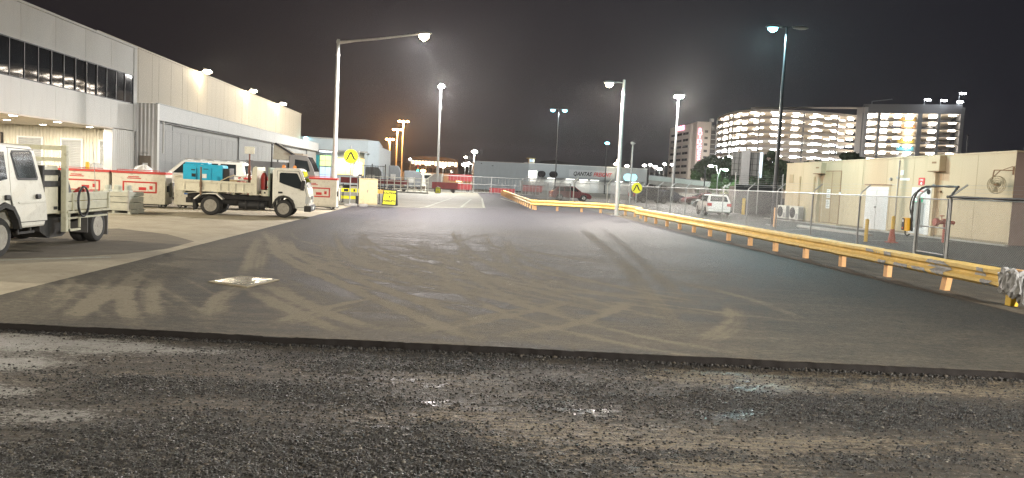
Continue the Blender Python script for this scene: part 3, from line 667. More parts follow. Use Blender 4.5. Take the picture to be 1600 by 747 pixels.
for k, y in enumerate((67.9, 82.5, 96.0)):
    b = MB(); b.bar((HX - .05, y, 9.62), (HX + .55, y, 9.95), .07, .07); d = S.build(b, 'floodlight', m_galvd)
    b = MB(); b.bar((HX + .36, y, 10.02), (HX + .78, y, 9.82), .5, .16); b.build('lamp_housing', m_galvd, d)
    b = MB(); b.lathe([(.14, -.16), (.34, -.07), (.36, .05), (.2, .15)], (HX + .66, y, 9.76), 'z', 14); b.build('lens', m_lampwarm, d, smooth=True)
    S.light('POINT', (HX + .22, y, 9.45), 210, (1, .80, .46), size=.06)
    S.light('SPOT', (HX + .85, y, 9.62), 6500, (1, .88, .66), size=.2, target=(HX + 16, y - 9, 0), cone=118, blend=.6)
b = MB(); b.bar((HX, 109.8, 6.2), (HX + .7, 109.5, 6.35), .08, .08); d = S.build(b, 'floodlight', m_galvd)
b = MB(); b.lathe([(.1, -.22), (.3, -.1), (.3, .1), (.1, .2)], (HX + .8, 109.4, 6.3), 'z', 12); b.build('lens', m_lampcool, d, smooth=True)

# ---------------- blue-grey freight shed at the end of the yard
m_bl = M('blue_grey_sheet', (.36, .42, .46), .55, var=.07, scale=.4, grime=.2, gcol=(.25, .28, .3))
m_litg = EM('lit_green_blind', (.50, .95, .25), 1.0); m_lity = EM('lit_yellow_interior', (1, .72, .28), 1.15); m_litb = EM('lit_blue_interior', (.45, .62, .85), .5)
S = Site('freight_shed', 'blue-grey shed behind the bins, its bays lit green and yellow', 'building', (-17, 110, 0))
b = MB(); b.box(-24, -13.15, 110, 130, 4.75, 6.52); b.box(-24, -13.2, 111.4, 130, 0, 4.75); b.box(-13.6, -13.15, 110.02, 111.4, 0, 4.75); S.build(b, 'wall', m_bl)
b = MB(); b.prism([(-13.15, 110), (-11.75, 111.5), (-11.75, 130), (-13.15, 130)], 'z', 0, 5.75); b.prism([(-13.15, 110.03), (-11.8, 111.5), (-13.15, 130)], 'z', 5.75, 6.5); S.build(b, 'corner_bay', m_bl)
b = MB(); b.box(-24, -13.16, 109.93, 110.0, 4.70, 4.9); b.box(-24, -13.16, 109.94, 110.0, 6.4, 6.56); S.build(b, 'fascia_trim', m_galvd)
for x0, x1, z0, z1, mm, nx, nz in ((-20.0, -18.45, 2.6, 4.1, m_litg, 2, 2), (-20.0, -18.45, .2, 2.5, m_litb, 2, 2), (-17.6, -13.75, 1.5, 3.9, m_lity, 3, 1)):
    b = MB(); b.box(x0 - .08, x1 + .08, 111.30, 111.39, z0 - .08, z1 + .08); w = S.build(b, 'window', m_galvd)
    for i in range(nx):
        for j in range(nz):
            dx, dz = (x1 - x0) / nx, (z1 - z0) / nz
            b = MB(); b.box(x0 + i * dx + .03, x0 + (i + 1) * dx - .03, 111.27, 111.295, z0 + j * dz + .03, z0 + (j + 1) * dz - .03); b.build('pane', mm, w)
b = MB(); b.box(-20.75, -20.1, 110.9, 111.2, 0, 4.1); S.build(b, 'curtain', M('teal_curtain', (.01, .22, .26), .6, var=.3, scale=2, stretch=(6, 6, .3)))
b = MB(); b.box(-17.7, -15.6, 110.9, 111.0, 2.6, 2.75); S.build(b, 'strip_light', EM('strip_light', (1, .95, .85), 12))
b = MB(); b.box(-19.9, -18.2, 110.1, 110.3, 4.55, 4.68); S.build(b, 'strip_light', EM('strip_light_cool', (.85, .92, 1), 5))
for x in (-15.8, -14.4, -13.0):
    b = MB(); b.box(x - .12, x + .12, 109.72, 109.92, 4.5, 4.62); S.build(b, 'camera', m_dkframe)
S.light('AREA', (-15.6, 110.6, 4.5), 120, (1, .72, .34), size=.6)
# ------------------------------------------------------------------ vehicles
def taper(mb, z0, k):
    mb.v = [(x, y * (1 - k * max(z - z0, 0)), z) for x, y, z in mb.v]; return mb
def wheel(parent, x, y, r, w, side, dual=False, rimc=None, steel=True):
    """side = +1 / -1: the outward direction along local y; y is the outer face"""
    s = side; b = MB()
    prof = [(r * .62, 0), (r * .80, .012), (r * .94, .0), (r, -.035), (r * 1.005, -w * .35), (r * 1.005, -w * .65), (r, -w + .035), (r * .92, -w), (r * .62, -w)]
    b.lathe([(a, y + s * h) for a, h in (prof if s > 0 else prof)], (x, 0, r), 'y', 26)
    if dual: b.lathe([(a, y + s * (h - w - .06)) for a, h in prof], (x, 0, r), 'y', 22)
    wh = b.build('wheel', m_rubber, parent, smooth=True)
    b = MB(); b.lathe([(r * .64, y + s * .004), (r * .60, y - s * .012), (r * .56, y - s * (.05 if not dual else .09)), (r * .30, y - s * (.06 if not dual else .10)), (r * .26, y - s * .01), (r * .10, y + s * .0), (r * .08, y + s * .012)], (x, 0, r), 'y', 22)
    for k in range(6):
        a = k * math.pi / 3; cx, cz = x + math.cos(a) * r * .43, r + math.sin(a) * r * .43
        b.lathe([(r * .055, y - s * .045), (r * .055, y - s * .02)], (cx, 0, cz), 'y', 6)
    rim = b.build('rim', rimc or m_rim, wh, smooth=True)
    b = MB()
    for k in range(6):
        a = k * math.pi / 3 + .5; cx, cz = x + math.cos(a) * r * .45, r + math.sin(a) * r * .45
        b.lathe([(r * .075, y - s * .055), (r * .075, y - s * (.035 if not dual else .075))], (cx, 0, cz), 'y', 8)
    b.build('rim_hole', m_black, rim, kind='stuff')
    return wh
def seam(pts, y, parent, z0, k, g=.014):
    cx, cz = sum(p[0] for p in pts) / len(pts), sum(p[1] for p in pts) / len(pts)
    return panel('door_gap', [(x + math.copysign(g, x - cx), z + math.copysign(g, z - cz)) for x, z in pts], y, .003, m_black, parent, z0, k, .01)
def panel(name, pts, y, off, mat, parent, z0=None, k=0, th=.012):
    """a flat panel on the side of a tapered body: pts (x, z)"""
    s = 1 if y > 0 else -1; b = MB()
    def yy(z): return y * (1 - k * max(z - (z0 or 0), 0)) if z0 is not None else y
    n = len(pts); vs = [(x, yy(z) + s * off, z) for x, z in pts] + [(x, yy(z) + s * (off - th), z) for x, z in pts]
    b.add(vs, [tuple(range(n)), tuple(range(2 * n - 1, n - 1, -1))] + [(i, (i + 1) % n, n + (i + 1) % n, n + i) for i in range(n)])
    return b.build(name, mat, parent)

# ---------------- tipper truck with the blue generator
K1 = .935
T1 = thing('tipper_truck', 'white tipper truck carrying a blue generator, cab facing the lane', 'truck', (-8.86, 28.7, 0), R(5)); T1.scale = (K1,) * 3
A1 = R(5)
KW, KZ = .10, 1.10
prof = [(2.26, .40), (2.24, 1.80), (2.34, 1.90), (3.20, 1.92), (3.32, 1.85), (3.56, 1.18), (3.61, .95), (3.63, .50), (3.63, .30), (3.30, .30), (3.08, .40), (3.07, .52), (3.0, .66), (2.85, .77), (2.67, .80), (2.49, .77), (2.36, .66), (2.30, .5)]
b = MB(); b.prism(prof, 'y', -.86, .86); taper(b, KZ, KW); cab = b.build('cab', m_white, T1, bevel=.03)
for s in (-1, 1):
    panel('side_window', [(2.50, 1.36), (2.62, 1.31), (3.10, 1.16), (3.40, 1.10), (3.43, 1.16), (3.17, 1.70), (3.12, 1.73), (2.55, 1.73), (2.50, 1.68)], s * .86, .018, m_glass2, cab, KZ, KW)
    d = panel('door', [(2.42, .46), (2.42, 1.78), (3.20, 1.80), (3.45, 1.16), (3.53, .90), (3.53, .44), (3.16, .42), (3.10, .62), (2.90, .80), (2.67, .84), (2.47, .80)], s * .86, .010, m_white, cab, KZ, KW, .006)
    seam([(2.42, .46), (2.42, 1.78), (3.20, 1.80), (3.45, 1.16), (3.53, .90), (3.53, .44), (3.16, .42), (3.10, .62), (2.90, .80), (2.67, .84), (2.47, .80)], s * .86, cab, KZ, KW)
    panel('door_handle', [(2.47, .93), (2.62, .93), (2.64, .97), (2.62, 1.0), (2.47, 1.0)], s * .86, .02, m_black, cab)
    panel('wheel_flare', [(2.24, .34), (2.27, .52), (2.36, .70), (2.48, .82), (2.67, .87), (2.87, .82), (3.02, .70), (3.10, .52), (3.12, .38), (3.05, .38), (3.0, .55), (2.84, .74), (2.67, .79), (2.5, .74), (2.35, .55), (2.31, .34)], s * .86, .03, m_chassis, cab)
    b = MB(); b.bar((3.36, s * .87, 1.36), (3.40, s * 1.02, 1.38), .03, .03); b.bar((3.37, s * 1.0, 1.08), (3.42, s * 1.0, 1.46), .05, .14); b.build('mirror', m_black, cab, bevel=.015)
    b = MB(); b.box(3.55, 3.645, s * .62 - .19, s * .62 + .19, .60, .86); b.build('headlight', m_lens_w, cab, bevel=.02)
    panel('corner_lamp', [(3.48, .58), (3.60, .56), (3.59, .84), (3.50, .86)], s * .86, .012, m_lens_w, cab)
b = MB(); b.add([(3.345, -.73, 1.82), (3.345, .73, 1.82), (3.573, .80, 1.19), (3.573, -.80, 1.19), (3.32, -.73, 1.80), (3.32, .73, 1.80), (3.545, .80, 1.17), (3.545, -.80, 1.17)], [(0, 3, 2, 1), (4, 5, 6, 7), (0, 1, 5, 4), (1, 2, 6, 5), (2, 3, 7, 6), (3, 0, 4, 7)]); b.build('windscreen', m_glass2, cab)
b = MB(); b.box(3.61, 3.642, -.40, .40, .72, .84); b.build('grille', m_black, cab)
b = MB(); b.box(3.44, 3.71, -.88, .88, .26, .50); bp = b.build('bumper', m_chassis, T1, bevel=.03)
b = MB(); b.box(3.705, 3.72, -.62, -.42, .36, .46); b.box(3.705, 3.72, .42, .62, .36, .46); b.build('fog_lamp', m_lens_w, bp)
b = MB(); b.box(3.705, 3.716, -.18, .18, .33, .44); b.build('number_plate', m_printw, bp)
b = MB(); b.bar((3.42, -.38, 1.55), (3.49, -.20, 1.40), .24, .012); b.build('windscreen_paper', m_signy, cab)
b = MB(); b.lathe([(.07, 0), (.07, .04), (.06, .10), (.02, .12)], (2.6, -.45, 1.91), 'z', 12); b.build('beacon', m_lens_a, cab, smooth=True)
b = MB(); b.lathe([(.07, 0), (.07, .04), (.06, .10), (.02, .12)], (2.9, .45, 1.91), 'z', 12); b.build('beacon', m_lens_a, cab, smooth=True)
b = MB(); b.box(-1.0, 3.4, -.42, -.30, .42, .62); b.box(-1.0, 3.4, .30, .42, .42, .62); b.box(-.9, 2.3, -.6, .6, .62, .78)
for x in (-.9, .4, 1.2, 2.2): b.box(x, x + .1, -.31, .31, .45, .6)
b.box(.55, 2.24, -.28, .28, .36, .60); b.box(-.15, .15, -.7, .7, .28, .46); b.box(2.55, 2.79, -.7, .7, .24, .4)
b.build('chassis', m_chassis, T1)
b = MB(); b.tube([(1.0, -.62, .42), (1.95, -.62, .42)], .155, 16); ft = b.build('fuel_tank', m_black, T1, smooth=True)
b = MB(); b.box(1.25, 1.29, -.79, -.46, .25, .58); b.box(1.7, 1.74, -.79, -.46, .25, .58); b.build('strap', m_chassis, ft)
b = MB(); b.box(1.84, 2.10, -.84, -.55, .80, 1.03); tb = b.build('tool_box', m_cream, T1, bevel=.012)
b = MB(); b.box(1.94, 2.0, -.852, -.838, .90, .96); b.build('latch', m_black, tb)
b = MB(); b.box(2.10, 2.2, -.62, -.4, .35, 1.35); b.box(1.72, 1.86, -.6, .6, .60, .80); b.build('exhaust_stack', m_chassis, T1)
for s in (-1, 1):
    wheel(T1, 0, s * .90, .365, .2, s, dual=True); wheel(T1, 2.67, s * .85, .345, .2, s)
    pts = [(-.62, .60), (-.36, .80), (-.05, .84), (.22, .84), (.47, .62), (.41, .60), (.20, .79), (-.05, .795), (-.34, .76), (-.57, .57)]
    b = MB(); b.prism(pts, 'y', s * .93 if s < 0 else .5, -.5 if s < 0 else .93); b.build('mudguard', m_white, T1, bevel=.01)
    b = MB(); b.prism([(-.62, .18), (-.64, .58), (-.58, .58), (-.50, .30), (-.56, .18)], 'y', s * .9 if s < 0 else .5, -.5 if s < 0 else .9); b.build('mud_flap', m_rubber, T1)
# the tray
b = MB(); b.box(-1.15, 1.70, -.92, .92, .90, .98)
for x in (-1.0, -.4, .2, .8, 1.4): b.box(x, x + .07, -.90, .90, .80, .90)
b.build('tray_floor', m_tray, T1)
for s in (-1, 1):
    b = MB(); y0, y1 = (-.96, -.92) if s < 0 else (.92, .96)
    b.prism([(-1.16, .88), (1.52, .90), (1.52, 1.29), (-.98, 1.32), (-1.16, 1.36)], 'y', y0, y1); sb = b.build('side_board', m_cream, T1, bevel=.006)
    b = MB()
    for x in (-.96, -.40, .32, .60, .86, 1.16): b.box(x, x + .05, (y0 - .03) if s < 0 else y1, y0 if s < 0 else y1 + .03, .90, 1.28)
    b.box(-1.14, 1.50, (y0 - .028) if s < 0 else y1 + .002, (y0 - .002) if s < 0 else y1 + .028, 1.22, 1.29); b.box(-1.14, 1.50, (y0 - .028) if s < 0 else y1 + .002, (y0 - .002) if s < 0 else y1 + .028, .89, .94)
    b.build('board_rib', m_cream, sb)
b = MB(); b.box(-1.20, -1.162, -.92, .92, .88, 1.30); b.build('tail_board', m_cream, T1)
b = MB(); b.prism([(1.40, .82), (1.69, .82), (1.69, 1.90), (1.62, 1.92), (1.54, 1.86)], 'y', -.962, -.90); b.prism([(1.40, .82), (1.69, .82), (1.69, 1.90), (1.62, 1.92), (1.54, 1.86)], 'y', .90, .962); b.box(1.62, 1.68, -.90, .90, .98, 1.90); b.build('headboard', m_cream, T1, bevel=.008)
b = MB()
for y in np.linspace(-.8, .8, 12): b.box(2.10, 2.125, y - .01, y + .01, 1.0, 1.86)
b.box(2.08, 2.14, -.84, .84, 1.84, 1.90); b.box(2.08, 2.14, -.84, -.80, .8, 1.84); b.box(2.08, 2.14, .80, .84, .8, 1.84); b.box(2.127, 2.135, -.79, .79, 1.0, 1.83); b.build('cab_guard', M('mesh_guard_green_grey', (.25, .29, .22), .6, var=.2, scale=8), T1)
b = MB(); b.tube([(-.33, -.99, .75), (-.33, -.99, 1.80)], .035, 8); b.box(-.38, -.28, -1.0, -.95, 1.05, 1.25); b.build('stake', M('rusty_steel', (.20, .13, .08), .8, var=.4, scale=12), T1)
# the load (each piece rests on the tray and is a thing of its own)
def on_truck(x, y, z): return (T1.location.x + K1 * (x * math.cos(A1) - y * math.sin(A1)), T1.location.y + K1 * (x * math.sin(A1) + y * math.cos(A1)), K1 * z)
G1 = thing('generator', 'cyan blue generator set strapped on the tipper tray', 'generator', on_truck(-.35, -.15, .98), A1)
b = MB(); b.prism([(-.72, .05), (.72, .05), (.72, .88), (.66, .92), (-.66, .92), (-.72, .88)], 'y', -.46, .50); b.build('housing', m_cyan, G1, bevel=.012)
b = MB(); b.box(-.74, .10, -.10, .51, .93, .985); b.build('roof_panel', m_cyan, G1, bevel=.008)
for x0, x1 in ((-.66, -.24), (-.20, .30), (.34, .70)):
    b = MB(); b.box(x0, x1, -.482, -.463, .12, .80); b.build('access_door', m_cyan, G1, bevel=.006)
b = MB(); b.box(-.40, -.26, -.50, -.481, .44, .56); b.build('control_panel', m_black, G1)
b = MB(); b.box(-.72, .72, -.44, .48, 0, .05); b.build('skid', m_chassis, G1)
b = MB(); b.box(-.02, .14, -.487, -.482, .40, .56); b.build('sticker', m_printw, G1)
b = MB(); b.box(-.42, -.28, -.487, -.482, .68, .72); b.box(.02, .20, -.487, -.482, .73, .755); b.build('print', m_print, G1, kind='stuff')
b = MB(); b.box(.73, .96, -.44, .46, .04, .80); b.build('radiator_end', m_black, G1, bevel=.01)
F1 = thing('light_mast', 'mast with blank white board standing in the tipper tray', 'sign', on_truck(1.22, .1, .98), A1)
b = MB(); b.tube([(0, 0, 0), (0, 0, .95)], .05, 8); b.tube([(0, 0, .95), (0, 0, 1.42)], .03, 8); b.build('pole', M('rust_red_pole', (.20, .075, .05), .7, var=.3, scale=9), F1)
b = MB(); b.box(-.19, .19, -.03, .02, 1.42, 1.70); b.build('board', m_white, F1, bevel=.006)
b = MB(); b.box(-.16, .16, -.16, .16, 0, .05); b.build('foot', m_red, F1)
F2 = thing('gas_bottle', 'red gas bottle upright behind the tipper headboard', 'gas bottle', on_truck(1.86, -.40, 1.03), A1)
b = MB(); b.lathe([(.10, 0), (.12, .02), (.12, .52), (.08, .62), (.04, .66)], (0, 0, 0), 'z', 16); b.build('cylinder', m_red, F2, smooth=True)
b = MB(); b.lathe([(.05, .66), (.05, .72)], (0, 0, 0), 'z', 10); b.tube([(0, 0, .7), (.08, -.04, .74)], .015, 6); b.build('valve', m_chrome, F2)
b = MB(); b.box(1.72, 2.09, -.58, .58, .99, 1.028); b.build('bottle_rack', m_tray, T1)
F3 = thing('hydraulic_pump', 'red petrol plate compactor on the tipper tray beside the headboard', 'machine', on_truck(1.05, -.55, .98), A1)
b = MB(); b.box(-.28, .28, -.2, .2, 0, .06); b.box(-.18, .2, -.15, .15, .06, .34); b.build('body', m_red, F3, bevel=.02)
b = MB(); b.lathe([(.11, .34), (.12, .40), (.05, .46)], (0, 0, 0), 'z', 12); b.build('engine', m_white, F3, smooth=True)
b = MB(); b.tube([(-.2, -.14, .3), (.22, -.14, .62), (.22, .14, .62), (-.2, .14, .3)], .016, 6); b.build('handle', m_white, F3)
F4 = thing('timber_box', 'small pale wooden box on the tipper tray by the generator', 'box', on_truck(.80, -.72, .98), R(9))
b = MB(); b.box(-.13, .13, -.1, .1, 0, .36); b.build('box_body', M('raw_timber', (.42, .31, .18), .8, var=.2, scale=8), F4, bevel=.006); b = MB(); b.box(-.14, .14, -.11, .11, .362, .39); b.build('lid', M('raw_timber_lid', (.46, .35, .2), .8, var=.2, scale=8), F4)
o = MB().tube([(.35, -.88, 1.30), (.60, -.86, 1.45), (.82, -.70, 1.55)], .02, 6).build('broom_handle', M('ash_wood', (.5, .42, .26), .7, var=.1), None); o.location = T1.location; o.rotation_euler = (0, 0, A1); tag(o, 'thin pale broom handle leaning over the tipper side board', 'broom'); o.scale = (K1,) * 3
for q in (G1, F1, F2, F3, F4): q.scale = (K1,) * 3

# ---------------- crew-cab tray truck at the left edge
T2 = thing('crew_cab_truck', 'cream crew-cab tray truck cut off by the left edge of the picture', 'truck', (-8.60, 16.89, 0), R(-90))
KW2, KZ2 = .07, 1.05
prof = [(2.06, .56), (2.10, .95), (2.20, 1.40), (2.41, 1.86), (2.50, 1.92), (3.80, 1.94), (3.95, 1.88), (4.42, 1.15), (4.50, .95), (4.52, .34), (3.95, .32), (3.86, .42), (3.82, .60), (3.66, .80), (3.42, .86), (3.18, .80), (3.02, .62), (2.98, .50), (2.90, .46), (2.10, .46)]
b = MB(); b.prism(prof, 'y', -.95, .95); taper(b, KZ2, KW2); cab = b.build('cab', m_white, T2, bevel=.04)
for s in (-1, 1):
    panel('rear_door', [(2.05, .57), (2.10, .95), (2.24, 1.38), (2.42, 1.84), (3.22, 1.86), (3.20, 1.05), (3.14, .88), (2.95, .58)], s * .95, .016, m_white, cab, KZ2, KW2, .012)
    seam([(2.05, .57), (2.10, .95), (2.24, 1.38), (2.42, 1.84), (3.22, 1.86), (3.20, 1.05), (3.14, .88), (2.95, .58)], s * .95, cab, KZ2, KW2)
    panel('front_door', [(3.24, 1.86), (3.80, 1.87), (4.22, 1.20), (4.22, .86), (4.0, .86), (3.62, .90), (3.30, .92), (3.22, 1.05)], s * .95, .016, m_white, cab, KZ2, KW2, .012)
    panel('window_seal', [(2.36, 1.31), (2.98, 1.31), (3.02, 1.34), (3.16, 1.76), (3.12, 1.82), (2.56, 1.84), (2.50, 1.80), (2.34, 1.36)], s * .95, .020, m_black, cab, KZ2, KW2)
    panel('side_window', [(2.40, 1.35), (2.96, 1.35), (3.12, 1.75), (3.08, 1.79), (2.57, 1.81), (2.53, 1.78)], s * .95, .026, m_glass2, cab, KZ2, KW2)
    panel('side_window', [(3.30, 1.33), (4.05, 1.22), (4.08, 1.30), (3.78, 1.79), (3.36, 1.79)], s * .95, .026, m_glass2, cab, KZ2, KW2)
    for x in (2.30, 3.26):
        b = MB(); b.box(x, x + .15, s * .955 if s > 0 else -1.0, 1.0 if s > 0 else -.955, .97, 1.06); b.build('door_handle', m_black, cab, bevel=.02)
    panel('wheel_flare', [(2.93, .46), (3.0, .66), (3.16, .86), (3.42, .94), (3.68, .86), (3.86, .66), (3.92, .46), (3.84, .46), (3.78, .62), (3.64, .79), (3.42, .85), (3.20, .79), (3.06, .62), (3.0, .46)], s * .95, .05, m_chassis, cab, th=.12)
    b = MB(); b.bar((4.10, s * .94, 1.35), (4.22, s * 1.12, 1.4), .03, .03); b.bar((4.2, s * 1.1, 1.05), (4.2, s * 1.1, 1.55), .06, .2); b.build('mirror', m_black, cab, bevel=.02)
    b = MB(); b.box(4.40, 4.53, s * .62 - .18, s * .62 + .18, .62, .84); b.build('headlight', m_lens_w, cab, bevel=.02)
    panel('trim_line', [(2.12, .90), (2.96, .90), (3.0, .93), (2.12, .93)], s * .95, .022, m_white, cab)
b = MB(); b.add([(3.965, -.80, 1.86), (3.965, .80, 1.86), (4.42, .88, 1.19), (4.42, -.88, 1.19), (3.94, -.8, 1.84), (3.94, .8, 1.84), (4.39, .88, 1.17), (4.39, -.88, 1.17)], [(0, 3, 2, 1), (4, 5, 6, 7), (0, 1, 5, 4), (1, 2, 6, 5), (2, 3, 7, 6), (3, 0, 4, 7)]); b.build('windscreen', m_glass2, cab)
b = MB(); b.box(4.30, 4.60, -.96, .96, .26, .50); b.build('bumper', m_chassis, T2, bevel=.03)
b = MB(); b.box(4.51, 4.535, -.45, .45, .66, .80); b.build('grille', m_black, cab)
for s in (-1, 1):
    wheel(T2, 0, s * .95, .34, .2, s, dual=True); wheel(T2, 3.42, s * .90, .34, .2, s)
    b = MB(); b.box(2.42, 2.95, s * .90 if s > 0 else -.93, .93 if s > 0 else -.90, .36, .40); b.box(2.46, 2.5, s * .87 if s > 0 else -.90, .9 if s > 0 else -.87, .38, .56); b.box(2.86, 2.9, s * .87 if s > 0 else -.90, .9 if s > 0 else -.87, .38, .56); b.build('step', m_chassis, T2)
    b = MB(); b.box(-.46, -.42, s * .95 if s > 0 else -.95, .6 if s > 0 else -.6, .12, .62); b.build('mud_flap', M('grey_mud_flap', (.09, .085, .08), .7, var=.2), T2); b = MB(); b.box(.40, .43, s * .93 if s > 0 else -.93, .6 if s > 0 else -.6, .22, .62); b.build('mud_flap', M('grey_mud_flap', (.09, .085, .08), .7, var=.2), T2)
b = MB(); b.box(-.45, 4.3, -.45, -.32, .42, .6); b.box(-.45, 4.3, .32, .45, .42, .6); b.box(-.44, 2.05, -.62, .62, .56, .65); b.box(-.12, .12, -.72, .72, .26, .44); b.box(3.3, 3.54, -.72, .72, .24, .4); b.box(.7, 2.1, -.3, .3, .3, .56)
b.prism([(.9, .30), (1.2, .2), (1.7, .2), (2.0, .34), (2.0, .58), (.9, .58)], 'y', .35, .80); b.build('chassis', m_chassis, T2)
b = MB(); b.box(-.44, 1.36, -.96, .96, .645, .70); b.build('tray_floor', m_tray, T2)
for s in (-1, 1):
    y0, y1 = (.945, .975) if s > 0 else (-.975, -.945)
    for z0, z1 in ((.715, .885), (.895, 1.065)):
        b = MB(); b.box(-.45, 1.30, y0, y1, z0, z1); b.build('side_plank', m_tray, T2, bevel=.008)
    b = MB(); e0, e1 = (y1, y1 + .02) if s > 0 else (y0 - .02, y0)
    for x in (-.44, 1.10): b.box(x, x + .05, e0, e1, .70, 1.05)
    b.box(-.46, 1.36, e0 - .005, e1 + .005, .66, .702); b.build('tray_edge', m_tray, T2)
    b = MB(); q0, q1 = (.93, .965) if s > 0 else (-.965, -.93)
    b.box(1.20, 1.24, q0, q1, .30, .66); b.box(.78, .82, q0, q1, .36, .66); b.box(.78, 1.24, q0, q1, .30, .345)
    b.box(-.40, 1.3, q0 + .001, q1 - .001, .54, .575); b.build('side_guard', m_tray, T2)
b = MB(); b.box(-.475, -.452, -.95, .95, .70, 1.065); b.build('tail_plank', m_tray, T2)
b = MB(); b.box(1.30, 1.40, .88, .98, .30, 1.98); b.box(1.30, 1.40, -.98, -.88, .30, 1.98); b.build('headboard_post', m_tray, T2, bevel=.008)
for z0, z1 in ((1.88, 1.965), (1.66, 1.74)):
    b = MB(); b.box(1.315, 1.385, -.879, .879, z0, z1); b.build('headboard_rail', m_tray, T2, bevel=.006)
b = MB(); b.box(1.45, 2.02, -.86, .86, .66, 1.58); cb = b.build('locker', m_cream, T2, bevel=.02)
for z0, z1 in ((1.40, 1.50), (1.18, 1.29)):
    b = MB(); b.box(1.42, 2.06, -.88, .88, z0, z1); b.build('strap', m_chassis, cb)
b = MB(); b.box(2.0, 2.07, .70, .89, 1.08, 1.58); b.build('strap_post', m_chassis, cb)
b = MB(); b.box(1.50, 1.62, .858, .872, .74, .80); b.build('vent', m_black, cb)
def on_t2(x, y, z): return (T2.location.x + y, T2.location.y - x, z)
H = thing('hose_coil', 'dark bundle of hose slung over the crew-cab truck side', 'hose', on_t2(1.0, .62, .70), R(-90))
b = MB(); 
for k in range(4): b.tube([(math.cos(a) * (.30 - .02 * k) + .05 * k, (.30 + .03 * k) * .3 * math.sin(a * 2) * .1 + k * .07 - .1, .40 + math.sin(a) * (.36 - .02 * k)) for a in np.linspace(0, 6.28, 20)], .035, 6)
b.build('coil', m_rubber, H, smooth=True)
b = MB(); b.tube([(.0 + .22 * math.cos(a) - .22, .40, .18 + .30 * math.sin(a)) for a in np.linspace(0, 6.28, 20)], .022, 6); b.build('loop', m_black, H, smooth=True)
b = MB(); b.add([(.25, -.3, 0), (.25, .25, 0), (-.3, .25, 0), (-.3, -.3, 0), (.2, -.2, .85), (.2, .15, .8), (-.1, .15, .72), (-.15, -.2, .75)], [(0, 3, 2, 1), (4, 5, 6, 7), (0, 1, 5, 4), (1, 2, 6, 5), (2, 3, 7, 6), (3, 0, 4, 7)]); b.build('cover', M('dark_tarpaulin', (.012, .02, .022), .6, var=.4, scale=5, bump=.6, bscale=8), H, bevel=.06)
Yl = thing('yellow_hose_reel', 'yellow and red hand tools heaped on the crew-cab tray', 'tools', on_t2(.1, .70, .70), R(-80))
b = MB(); b.tube([(.1 * math.cos(a) - .1, .05 * math.sin(a), .30 + .09 * math.sin(a)) for a in np.linspace(0, 6.2, 12)], .04, 6); b.box(-.3, .3, -.1, .1, 0, .32); b.build('reel', M('tool_yellow', (.6, .42, .03), .5, var=.2), Yl, bevel=.02)
b = MB(); b.bar((-.2, .1, .37), (.5, .0, .37), .05, .04); b.bar((.35, -.06, .3), (.5, .1, .42), .1, .1); b.build('tool', m_red, Yl)

